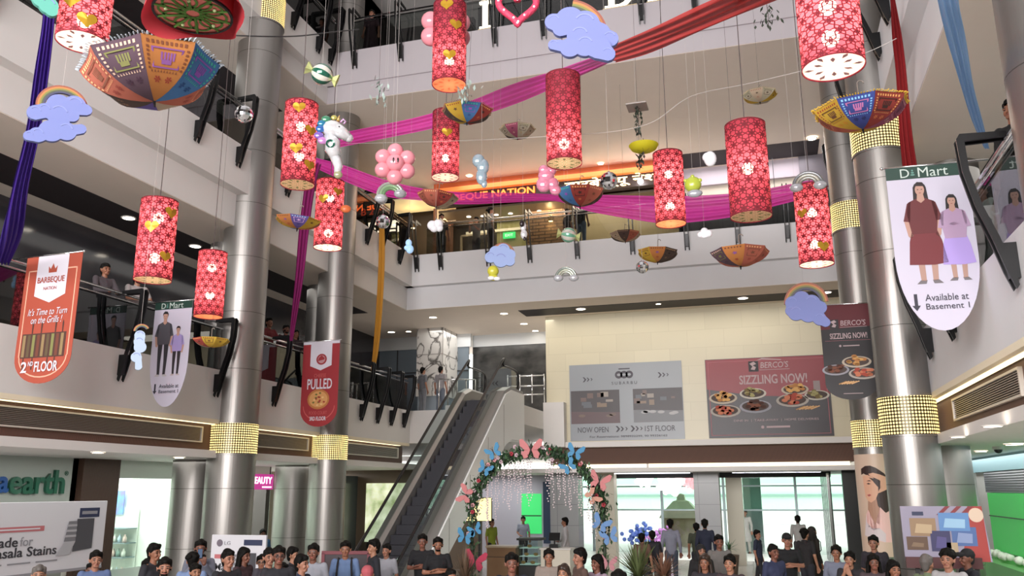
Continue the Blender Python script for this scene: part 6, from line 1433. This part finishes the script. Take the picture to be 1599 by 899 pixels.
def cl(c):
    d = ''.join('%02x' % int(int(c[i:i+2], 16)*.78) for i in (0, 2, 4)); return mat('cloth_'+d, d, .85, var=.12, vscale=7)
npc = [0]
def person(label, loc, h, rz=0, pose='stand', hair='short', top='3c4a6a', legs='2c2e38', sleeve='short', length='short', skin=None, hairc=hairblk, beard=False, walk=False, group=None, extra=()):
    i = npc[0]; npc[0] += 1
    sk = SKIN[i*7 % 4] if skin is None else SKIN[skin]
    t = thing('person', label, 'person', loc, rz, group); t.scale = (h/1.735,)*3
    def add(nm, me, ms):
        o = bpy.data.objects.new(nm, me); COL.objects.link(o); o.parent = t
        for k, m in enumerate(ms): _lm(o, k, m)
        return o
    add('body', get_body(pose, walk), [sk, eyem, mat('lip_%d' % (i % 2), ('8f4a40', '7a4038')[i % 2], .5), hairc if beard else sk])
    add('hair' if hair not in ('cap', 'scarf') else hair, get_hair(hair), [hairc if hair not in ('cap', 'scarf') else cl(extra[0] if extra else '2a2a30')])
    add('shirt' if length == 'short' else length, get_shirt(pose, sleeve, length), [cl(top)])
    add('trousers', get_trou(walk), [cl(legs)])
    for s in (-1, 1):
        hp, kn, an = leg_pts(s, walk); o = add('shoe', SHOE, [cl('2a2422')]); o.location = (an.x, an.y, an.z-.085)
    if 'backpack' in extra:
        m = MB(); m.box((-.15, .12, 1.02), (.15, .27, 1.43), None, .05); o = m.build('backpack', cl('30303a'), t, smooth=True)
        for s in (-1, 1): MB().tube([(s*.10, .14, 1.42), (s*.11, .02, 1.475), (s*.115, -.125, 1.38), (s*.13, -.12, 1.18), (s*.15, .05, 1.06)], .016, 6, flat=.6).build('shoulder_strap', cl('26262e'), t, smooth=True)
    if 'glasses' in extra:
        m = MB()
        for s in (-1, 1): m.tube([(s*.034+.022*math.cos(a), -.094, 1.612+.017*math.sin(a)) for a in [2*PI*q/12 for q in range(13)]], .003, 5); m.tube([(s*.056, -.092, 1.615), (s*.086, .0, 1.62)], .0025, 5)
        m.tube([(-.012, -.097, 1.615), (.012, -.097, 1.615)], .003, 5); m.build('glasses', seam, t)
    return t
def held_phone(label, p, rz=0, col='18181c'):
    t = thing('phone', label, 'phone', p, rz); MB().box((-.038, -.005, -.075), (.038, .005, .075), None, .004).build('case', mat('phone_'+col, col, .3), t)
    MB().box((-.034, -.0065, -.068), (.034, -.005, .068)).build('screen', mat('phone_screen', '2a3444', .1, emit=.2, ecol='9fb8e0'), t); return t
def crowd(label, px, py, h, **k):
    p = atZ(px, py, h); turn = math.atan2(p.x, p.y)*-1; rz = turn+math.radians(k.pop('yaw', 0)); return person(label, (p.x, p.y, 0), h, rz, **k)
B = 180
crowd('balding man at far left front, only his head above the frame edge', 62, 884, 1.62, hair='short', hairc=hairgr, top='4a4a58')
crowd('man with neat black hair standing right of the dishwasher panel', 151, 861, 1.72, top='6f86b8', yaw=10)
crowd('boy in blue shirt looking down, in front of the dishwasher panel', 144, 879, 1.5, top='7f9ac8', hair='quiff', yaw=-10)
crowd('tall man with side-swept hair before the white shop window', 242, 850, 1.80, hair='quiff', top='2f3038', yaw=50)
crowd('man with dark hair at front left of the white shop, shorter one', 230, 874, 1.55, top='2a2c3a', yaw=15)
crowd('smiling man at front right of the white shop', 258, 872, 1.72, top='35394a', beard=True, yaw=5)
crowd('bearded man filming with a raised phone by the dark ground-floor column', 314, 844, 1.80, hair='short', top='9aa0b4', beard=True, pose='phone', sleeve='long')
crowd('curly-haired person in pale blue before the dark ground-floor column', 302, 864, 1.66, hair='curly', top='8fa8d8', yaw=170)
crowd('man with black hair in front of the curly-haired person', 306, 881, 1.56, top='6a7290', yaw=20)
crowd('woman in black with arms crossed left of the smaller dishwasher panel', 357, 859, 1.76, hair='short', top='24242c', pose='fold', yaw=35)
crowd('woman looking left beside the smaller dishwasher panel', 382, 856, 1.70, hair='long', top='4a3038', yaw=55)
crowd('girl in coral red with long hair before the smaller dishwasher panel', 376, 873, 1.44, hair='long', top='b04a4a')
crowd('young person with glasses near the lower edge, right of the panel', 409, 867, 1.56, hair='short', top='343a5a', extra=('', 'glasses'))
crowd('man with black hair behind the person with glasses', 421, 857, 1.74, top='4a4652', yaw=20)
crowd('man with white earphones and round glasses left of the short pale column', 436, 854, 1.80, top='2c2c34', extra=('', 'glasses'), yaw=10)
crowd('child with black hair low before the short pale column', 443, 880, 1.45, hair='bun', top='6a4a5a')
crowd('man turned away before the short pale column', 458, 855, 1.66, top='2a2a34', yaw=70)
crowd('man in dark blue looking left before the second left column', 472, 867, 1.70, top='2c3450', yaw=60)
crowd('man in white with a sash before the second left column', 490, 850, 1.76, top='b8bcc8', yaw=-15)
crowd('young man in light blue shirt wearing a backpack by the dark framed board', 540, 846, 1.74, top='7a98c8', sleeve='short', extra=('', 'backpack'), yaw=-5)
crowd('person in dark jacket seen from the side at the foot of the escalator', 584, 843, 1.76, hair='quiff', top='20222c', sleeve='long', yaw=-75)
crowd('man in white shirt with arms forward at the foot of the escalator', 604, 850, 1.60, top='c3c6d2', pose='hold', yaw=-30)
crowd('man in black printed T-shirt with folded arms at the escalator', 660, 835, 1.76, top='16171d', pose='fold', yaw=-8)
crowd('young man in plain black shirt with folded arms right of the printed T-shirt', 684, 840, 1.74, top='121319', hair='quiff', pose='fold', beard=True, yaw=5)
crowd('person in a coral pink cap low at the front, left of centre', 574, 884, 1.6, hair='cap', top='4a5068', extra=('c8606a',), yaw=180)
crowd('man with yellow scarf over navy jacket low at the front', 704, 889, 1.5, hair='short', top='2a3050', sleeve='long', yaw=30)
crowd('dark-haired man in the front row before the counters', 799, 865, 1.74, top='24283a', skin=2, yaw=5)
crowd('woman with tied hair and beige kurta before the counters', 857, 858, 1.64, hair='bun', top='a89a92', length='kurta', sleeve='long')
crowd('woman with dark red hair low in front of the beige kurta', 880, 882, 1.58, hair='long', hairc=hairbr, top='5a3038', yaw=-25)
crowd('man in brown shirt turned to the left in the front row', 905, 857, 1.72, top='6a5048', yaw=-70)
crowd('woman with long dark hair in the front row, looking left', 932, 867, 1.62, hair='long', top='b8a0b4', yaw=-50)
crowd('person with black hair cut by the lower edge beside the spiky plant', 966, 892, 1.70, hair='bun', top='2c2c34')
crowd('boy in striped top seen from behind, left of the grey shirt', 1002, 833, 1.55, top='7a5a4a', yaw=165)
crowd('boy with a patterned backpack seen from behind', 1018, 829, 1.58, top='2a2a32', extra=('', 'backpack'), yaw=190)
crowd('man in pale grey shirt and jeans walking away to the entrance', 1046, 811, 1.78, top='a3a6ba', legs='5a6478', sleeve='long', yaw=182, walk=True)
crowd('person in olive green seen from behind beside the navy shirt', 1087, 817, 1.66, top='4a5240', yaw=175)
crowd('man in navy blue shirt seen from behind before the grey pier', 1100, 811, 1.78, top='2a3048', legs='26262c', sleeve='long', yaw=180)
crowd('woman in a long black robe and scarf in the middle of the hall', 1094, 850, 1.62, hair='scarf', top='16161a', length='robe', sleeve='long', extra=('1a1a1e',), yaw=20)
crowd('young man in grey T-shirt with thick black hair, right of the black robe', 1122, 836, 1.72, hair='quiff', top='8a8684', yaw=15)
crowd('smiling woman with long hair in dark clothes at front right of centre', 1100, 866, 1.62, hair='long', hairc=hairbr, top='38343c', yaw=-15)
crowd('smiling woman with hair parted in the middle at front, right of centre', 1139, 867, 1.64, hair='bun', top='4a3a40', yaw=-20)
crowd('boy in navy walking sideways across the entrance hall', 1182, 828, 1.52, top='2a2f48', legs='24242c', yaw=70, walk=True)
crowd('man in dark vest far off beyond the glass doors, leftmost of the four', 1145, 792, 1.76, top='2f2c30', legs='d8d4cc', yaw=160)
crowd('person in pale clothes far beyond the glass doors, second from left', 1154, 797, 1.70, top='d8d6d0', legs='d8d4cc', sleeve='long', yaw=20)
crowd('man in white long kurta far beyond the glass doors', 1163, 796, 1.74, top='e2e0da', legs='dedad2', sleeve='long', length='kurta', yaw=-20)
crowd('dark-haired person behind the white kurta far beyond the glass doors', 1171, 798, 1.64, top='8a8a88', legs='6a6a70', yaw=150)
crowd('person in white shirt seen from behind near the right-hand doors', 1245, 805, 1.74, top='d0cfcc', legs='4a4a50', sleeve='long', yaw=190)
crowd('person in dark brown cloak and backpack at right of the hall', 1268, 822, 1.7, hair='scarf', top='2c2420', length='robe', sleeve='long', extra=('2a221e', 'backpack'), yaw=120)
crowd('dark-clothed person behind the man with the black cap', 1256, 826, 1.68, hair='curly', top='262226', yaw=150)
p = crowd('man in black polo with dark cap and folded arms at right', 1228, 833, 1.76, hair='cap', top='14151a', pose='fold', extra=('16161a',), yaw=5)
crowd('man in blue shirt holding papers left of the folded arms', 1207, 851, 1.66, top='3a4266', pose='hold', yaw=40)
crowd('woman in checked blue-grey shirt at right, hand raised', 1305, 852, 1.64, hair='bun', top='8a90a6', sleeve='long', pose='hold', yaw=-10)
crowd('woman covering her mouth with her hands at right', 1326, 862, 1.6, hair='bun', top='2c2a30', pose='mouth', yaw=-15)
crowd('man with short hair and dark shirt before the woman poster', 1363, 837, 1.74, top='35303a', yaw=-15)
crowd('woman with loose hair in front of the woman poster', 1363, 866, 1.62, hair='long', top='5a4a50', yaw=10)
crowd('woman with dark hair bent forward left of the toy poster', 1394, 876, 1.62, hair='long', top='8f7a78', yaw=30)
crowd('person in green patterned top before the toy poster', 1446, 867, 1.66, hair='short', hairc=hairgr, top='8a9a78', yaw=150)
crowd('man in white shirt before the toy poster', 1478, 859, 1.76, hair='curly', top='c9c6c8', yaw=-20)
crowd('man in black cap and dark shirt at the lower right corner', 1508, 858, 1.72, hair='cap', top='1d1f28', extra=('17171b',), yaw=-65)
# cafe staff and shop girl
def stand(label, px, py, Y, h, z=0, **k):
    p = atY(px, py, Y); rz = k.pop('rz', math.atan2(p.x, p.y)*-1); return person(label, (p.x, Y, z), h, rz, **k)
stand('vendor in a white kurta working at the pale counter', 882, 815, 26.8, 1.74, top='dddbe0', legs='d5d2d4', sleeve='long', length='kurta', pose='hold', rz=math.radians(-80))
stand('person in lime green top behind the lit yellow box', 768, 815, 27.9, 1.66, top='a4b83a', rz=math.radians(60))
stand('cafe worker in pale blue bending before the green menu screen', 817, 805, 31.6, 1.62, top='b8c4dc', pose='hold')
stand('shop girl with tied hair inside the BEAUTY shop', 411, 823, 20.6, 1.6, hair='bun', top='3a6a9a', rz=.9)
# people on the galleries
def gal(label, px, X, Y, z, h, rz, **k): return person(label, (X, Y, z), h, rz, **k)
L = math.radians(75)
pp = atX(184, 450, XL-.35); gal('man in grey leaning on the first-floor railing at left, right of the orange banner', 0, XL-.6, pp.y-.1, Z1, 1.70, L, pose='lean', top='5a5258', sleeve='long')
pp = atX(210, 450, XL-.35); gal('man in white shirt leaning on the first-floor railing at left, beside his friend', 0, XL-.6, pp.y+.35, Z1, 1.74, L*.9, pose='lean', top='c9c0c0', beard=True)
pp = atX(432, 520, XL-.4); gal('man in red shirt leaning over the first-floor railing between the two left columns', 0, XL-.64, pp.y, Z1, 1.74, L, pose='lean', top='8a2f34', sleeve='short', legs='1c1c22')
pp = atX(459, 520, XL-.4); gal('man in dark red beside the magenta drape at the first-floor railing', 0, XL-.64, pp.y, Z1, 1.70, L*.8, top='4a2028', beard=True)
pp = atX(474, 520, XL-.4); gal('person nearest the red pizza banner on the first floor', 0, XL-.64, pp.y, Z1, 1.66, L*.8, hair='long', top='3a2a30')
for (x, lab, kw) in ((660, 'person in grey standing on the first floor left of the marble pier', dict(top='8a8c94', legs='9aa0a8', rz=2.6)), (688, 'person in pale shirt and jeans before the marble pier on the first floor', dict(top='b4b0b4', legs='7a8494', rz=2.9))):
    stand(lab, x, 600, 28.2, 1.68, Z1, **kw)
for (x, Y, lab, kw) in ((752, 26.9, 'man in black standing at the second-floor railing under the neon sign', dict(top='17171a', legs='1a1a1e', rz=.5)), (770, 27.6, 'man in pale shirt and dark trousers on the second floor, photographing', dict(top='8a7f78', legs='22222a', pose='phone', rz=-.4)),
    (762, 26.7, 'person in white patterned top by the second-floor railing', dict(top='b0acac', legs='2a2a30', rz=2.2, hair='bun')), (887, 27.0, 'person crouched in black behind the sweet balloon on the second floor', dict(top='1c1a1e', legs='1c1a1e', rz=2.4, h=1.5)), (908, 26.8, 'man in black top and light jeans on the second floor below the blue umbrella', dict(top='1a1a1e', legs='6a7a92', rz=2.8))):
    hh = kw.pop('h', 1.74); stand(lab, {752: 689, 770: 744, 762: 766}.get(x, x), 365, Y, hh, Z2, **kw)
stand('woman in long dark mauve dress on the third floor at top', 580, 45, 20.7, 1.62, Z3, hair='bun', top='4a3038', length='robe', rz=.2)
gal('person in white shirt looking over the third-floor railing behind the big umbrella', 0, XL-.4, atX(290, 75, XL-.2).y-.3, Z2, 1.72, L, top='c3bfc0', pose='lean')
gal('person with dark hair further along the second-floor railing behind the big umbrella', 0, XL-.3, atX(322, 96, XL-.3).y-.2, Z2, 1.62, L, hair='long', top='8f98b0')
pq = atX(1556, 365, 3.3); gal('person in white behind the first-floor railing at the right edge', 0, 3.2, pq.y, Z1, 1.66, -L, top='c8d0cc', legs='8a9490')
gal('person in black leaning forward on the first-floor railing at the right edge', 0, 2.98, 10.45, Z1, 1.80, -L*.6, hair='short', top='1c1a1c')
gal('dark-haired shorter person at the right edge below the pale blue drape', 0, 3.0, 10.95, Z1, 1.52, -L*.7, hair='curly', top='241f20')
p = atX(313, 172, -12.5); t = thing('lit_shop_sign', 'bright white lit sign behind the second-floor railing left of the tall column', 'sign', (-14.78, 18.3, 11.6), 0)
MB().box((0, -.6, -.35), (.08, .6, .35), None, .02).build('lit_panel', mat('lit_white_panel', 'eef4ff', .4, emit=2.0), t)
for q in range(3): MB().box((.08, -.45, -.2+q*.16), (.085, .3+.1*q, -.13+q*.16)).build('text_line', mat('sign_grey_line', '8a94a8', .5), t)

# ================================================================== flower arch, plants, board
def arch():
    AY = 18.6
    a = atY(737, 880, AY); b = atY(945, 880, AY); top = atY(828, 704, AY); cx = (a.x+b.x)/2; w = (b.x-a.x)/2; H = top.z
    t = thing('flower_arch', 'leafy flower arch with pink and blue butterflies before the entrance', 'flower arch', (cx, AY, 0))
    path = [Vector((-w, 0, 0)), Vector((-w*1.0, 0, 1.2))] + [Vector((-w*math.cos(q), 0, H-1.35+1.35*math.sin(q))) for q in [PI*k/16 for k in range(17)]] + [Vector((w, 0, 1.2)), Vector((w, 0, 0))]
    P = catmull(path, 4); MB().tube(P, .035, 8).build('arch_frame', mat('arch_green', '2f3a2c', .6), t, smooth=True)
    for s in (-1, 1): MB().box((s*w-.2, -.2, 0), (s*w+.2, .2, .04)).build('foot_plate', seam, t)
    rnd = random.Random(11); lm = [MB(), MB()]
    for k in range(3000):
        i = rnd.randrange(len(P)); p = P[i]+Vector((rnd.gauss(0, .075), rnd.gauss(0, .075), rnd.gauss(0, .075))); q = Matrix.Rotation(rnd.random()*6.28, 3, 'Z') @ Matrix.Rotation(rnd.random()*6.28, 3, 'X')
        lm[k % 2].face([p + q @ Vector(v) for v in ((0, 0, .06), (.028, .008, .01), (0, .012, -.05), (-.028, .008, .01))])
    for k, m in enumerate(lm): o = m.build('leaves', mat('arch_leaf%d' % k, ('2c4630', '4a6a46')[k], .6), t); o['kind'] = 'stuff'
    m = MB()                                            # hanging white blossom strings under the crown
    for k in range(46):
        q = PI*(.12+.76*rnd.random()); x = -w*.95*math.cos(q); z0 = H-1.4+1.3*math.sin(q); L_ = .35+.75*rnd.random(); y = rnd.gauss(0, .1)
        for j in range(int(L_/.055)): m.sphere((x+rnd.gauss(0, .012), y, z0-.08-j*.055), .016, 5)
    o = m.build('blossom_strings', mat('white_blossom', 'e3d3d8', .6), t); o['kind'] = 'stuff'
    def fly(px_, py_, s, col, tilt):
        s *= .64; p = atY(px_, py_, AY-.2); M = Matrix.Translation(Vector((p.x-cx, -.2, p.z))) @ Matrix.Rotation(tilt, 4, 'Y'); m = MB()
        for sd in (-1, 1):
            m.prism([(sd*.02*s, .0), (sd*.10*s, .16*s), (sd*.27*s, .33*s), (sd*.36*s, .30*s), (sd*.34*s, .12*s), (sd*.2*s, .0)], -.012, .012, M)
            m.prism([(sd*.02*s, .0), (sd*.2*s, -.01*s), (sd*.28*s, -.12*s), (sd*.22*s, -.26*s), (sd*.1*s, -.22*s)], -.012, .012, M)
        o = m.build('butterfly', mat('butterfly_'+col, col, .6, transl=.25), t)
        m = MB(); m.tube([M @ Vector((0, -.018, -.16*s)), M @ Vector((0, -.018, .14*s))], [.014*s, .024*s], 8); m.tube([M @ Vector((0, -.018, .13*s)), M @ Vector((.06*s, -.02, .24*s))], .004, 4); m.tube([M @ Vector((0, -.018, .13*s)), M @ Vector((-.06*s, -.02, .24*s))], .004, 4); m.build('butterfly_body', seam, o)
    pk_, bl_ = 'd98a8c', '4f9ac8'
    for a_ in ((829, 702, 1.15, pk_, 0), (771, 706, .8, bl_, -.5), (757, 732, .75, bl_, .5), (898, 706, .85, bl_, .3), (888, 728, .8, bl_, -.6), (727, 772, .9, pk_, -1.2), (936, 752, 1.0, pk_, .3), (925, 775, .8, 'd8a08c', 1.0), (726, 838, .85, bl_, .2), (742, 828, .7, bl_, -.4), (938, 818, .9, '6f9ad0', .5), (952, 838, .85, '6f9ad0', -.3), (742, 876, 1.1, 'c03a5a', .2), (950, 880, .8, 'c88a94', .1)): fly(*a_)
    for k in range(26):
        i = rnd.randrange(4, len(P)-4); p = P[i]+Vector((rnd.gauss(0, .06), -.1, rnd.gauss(0, .06))); m = MB(); cc = ('d8a0a4', 'c8b0b8', 'b03a4a')[k % 3]
        for q in range(5): m.sphere(p+Vector((.03*math.cos(q*1.257), 0, .03*math.sin(q*1.257))), .024, 6)
        m.build('flower', mat('arch_flower_'+cc, cc, .6), t, smooth=True)
arch()
def plant(label, px_, py_, Y, H, n, col, w0, spread, seed, pot='6a5a4c', name='potted_plant'):
    p = atY(px_, py_, Y); t = thing(name, label, 'plant', (p.x, Y, 0)); rnd = random.Random(seed); base = p.z-H*.55
    MB().lathe([(.0, 0), (.22, 0), (.30, base*.9), (.27, base*.9), (.25, base*.82), (.0, base*.82)], 20).build('pot', mat('pot_'+pot, pot, .6), t, smooth=True)
    MB().cyl((0, 0, base*.8), (0, 0, base+.15), .04, 8).build('stem', mat('plant_stem', '5a4a34', .7), t)
    m = MB()
    for k in range(n):
        a = rnd.random()*6.28; e = .15+1.3*rnd.random(); L_ = H*(.55+.5*rnd.random()); d = Vector((math.cos(a)*math.cos(e)*spread, math.sin(a)*math.cos(e)*spread, math.sin(e))); s = Vector((-math.sin(a), math.cos(a), 0)); pts = []
        for j in range(5):
            f = j/4; c = Vector((0, 0, base+.1))+d*L_*f+Vector((0, 0, -.35*L_*f*f*(1-math.sin(e)*.6))); ww = w0*(1-f)**.7*(.6 if j == 0 else 1); pts.append((c-s*ww, c+s*ww))
        m.grid([[a_, b_] for a_, b_ in pts])
    o = m.build('leaves', mat('leafblade_'+col, col, .55, var=.25, vscale=5), t); o['kind'] = 'stuff'
plant('spiky green plant in the middle of the hall, left of the boys', 996, 868, 15.3, .84, 110, '55603a', .026, 1.0, 3)
plant('dry brown plume plant beside the left foot of the arch', 726, 876, 16.9, .95, 150, '6f5a48', .016, .5, 5)
plant('brown bushy plant right of the spiky green plant', 1036, 884, 12.3, .46, 120, '6a4a3a', .02, .9, 8)
plant('small green plant before the right-hand glass doors', 1138, 848, 28.6, .5, 40, '4f7a52', .02, 1.0, 9)
t = thing('framed_board', 'dark red framed board behind the man with the backpack', 'board', (*atY(540, 880, 14.9).xy, 0), .25)
q0 = atY(508, 862, 14.9); q1 = atY(573, 862, 14.9); hw = (q1.x-q0.x)/2; MB().box((-hw, 0, .55), (hw, .03, q0.z), None, .005).build('board', mat('board_dark', '2a1c24', .5), t)
m = MB(); m.box((-hw-.03, -.02, q0.z-.03), (hw+.03, .05, q0.z+.03)); m.box((-hw-.03, -.02, .5), (hw+.03, .05, .56)); m.box((-hw-.03, -.02, .5), (-hw+.03, .05, q0.z)); m.box((hw-.03, -.02, .5), (hw+.03, .05, q0.z)); m.build('frame', mat('frame_red', '6a2430', .5), t)
for s in (-1, 1): MB().box((s*hw*.8-.02, 0, 0), (s*hw*.8+.02, .04, .55)).build('leg', seam, t)
# things held in hands
q = atZ(314, 838, 1.84); pq = atZ(314, 844, 1.80); dv = Vector((-pq.x, -pq.y, 0)).normalized()
held_phone('black phone held up by the bearded man at left', (pq.x+dv.x*.34, pq.y+dv.y*.34, 1.62), math.atan2(pq.x, pq.y)*-1)
# ================================================================== downlights
lamp_m = mat('downlight_lens', 'fff4e2', .4, emit=9, ecol='fff1dc'); rim_m = mat('downlight_rim', 'e6e2dc', .4)
def downlight(label, p, r=.11, g=None):
    t = thing('downlight', label, 'lamp', p, 0, g); MB().lathe([(r*1.25, 0), (r*1.25, -.012), (r, -.016)], 20).build('rim', rim_m, t, smooth=True); MB().lathe([(r, -.014), (.0, -.015)], 20).build('lens', lamp_m, t)
for (x, y, z, lab, r) in (
    (907, 482, 8.545, 'left downlight in the dark ceiling strip above the beige wall', .15), (1028, 474, 8.545, 'small middle downlight in the dark ceiling strip above the beige wall', .08), (1160, 465, 8.545, 'right downlight in the dark ceiling strip above the beige wall', .15), (1291, 456, 8.545, 'far right downlight in the ceiling strip by the right column', .13),
    (676, 495, 8.56, 'downlight nearest the edge above the escalator, left one', .13), (787, 489, 8.56, 'downlight nearest the edge above the escalator, right one', .13), (611, 518, 8.56, 'leftmost downlight above the escalator landing', .13), (638, 517, 8.56, 'second downlight from left above the escalator landing', .1), (818, 505, 8.56, 'inner downlight left of the beige wall', .13), (836, 516, 8.56, 'innermost downlight left of the beige wall', .12),
    (201, 340, 8.55, 'bright downlight in the dark strip at left, beside the heart lantern', .13), (305, 384, 8.55, 'downlight in the dark strip before the tall left column', .13), (153, 706, 3.295, 'downlight in the ground-floor soffit at left, the nearer one', .1), (168, 722, 3.295, 'downlight by the fluted dark pier', .1), (280, 714, 3.295, 'downlight in the soffit above the white shop', .1), (1550, 664, 3.295, 'downlight in the soffit at right beside the wide steel column', .1), (1584, 693, 3.295, 'bright downlight in the soffit at the right edge', .13), (1532, 704, 3.295, 'downlight in the soffit by the white shopfront at right', .1), (1496, 681, 3.295, 'downlight above the wide steel column at right', .09),
    (1268, 216, 13.365, 'downlight in the dark ceiling strip at upper right, by the column', .13), (603, 348, 12.3, '', 0), (938, 255, 13.385, 'round warm lamp in the orange band of the restaurant', .1), (733, 274, 13.385, 'warm lamp in the orange band beside the blue foil balloon', .1), (200, 8, 18.27, 'bright downlight in the dark third-floor ceiling at top left', .2), (1000, 345, 12.0, '', 0)):
    if lab: downlight(lab, atZ(x, y, z), r)
bx('ceiling_restaurant', (-11.0, 27.6, 12.45), (-2.45, 29.6, 12.52), mat('restaurant_ceiling', '5a4a38', .6))
for (x, y, lab) in ((732, 338, 'leftmost small downlight inside the restaurant doorway'), (754, 337, 'second small downlight inside the restaurant doorway'), (775, 335, 'third small downlight inside the restaurant doorway'), (797, 333, 'fourth small downlight inside the restaurant, above the exit sign'), (842, 329, 'small restaurant downlight left of the stone pier')): downlight(lab, atZ(x, y, 12.44), .075)
t = thing('spotlight', 'bright white spotlight over the Devanagari neon sign', 'lamp', atY(1000, 283, 27.0)); MB().sphere((0, 0, 0), .1, 12).build('lens', mat('spot_lens', 'ffffff', .4, emit=25), t, smooth=True); MB().cyl((0, .02, .08), (0, .12, .3), .03, 8).build('arm', seam, t)
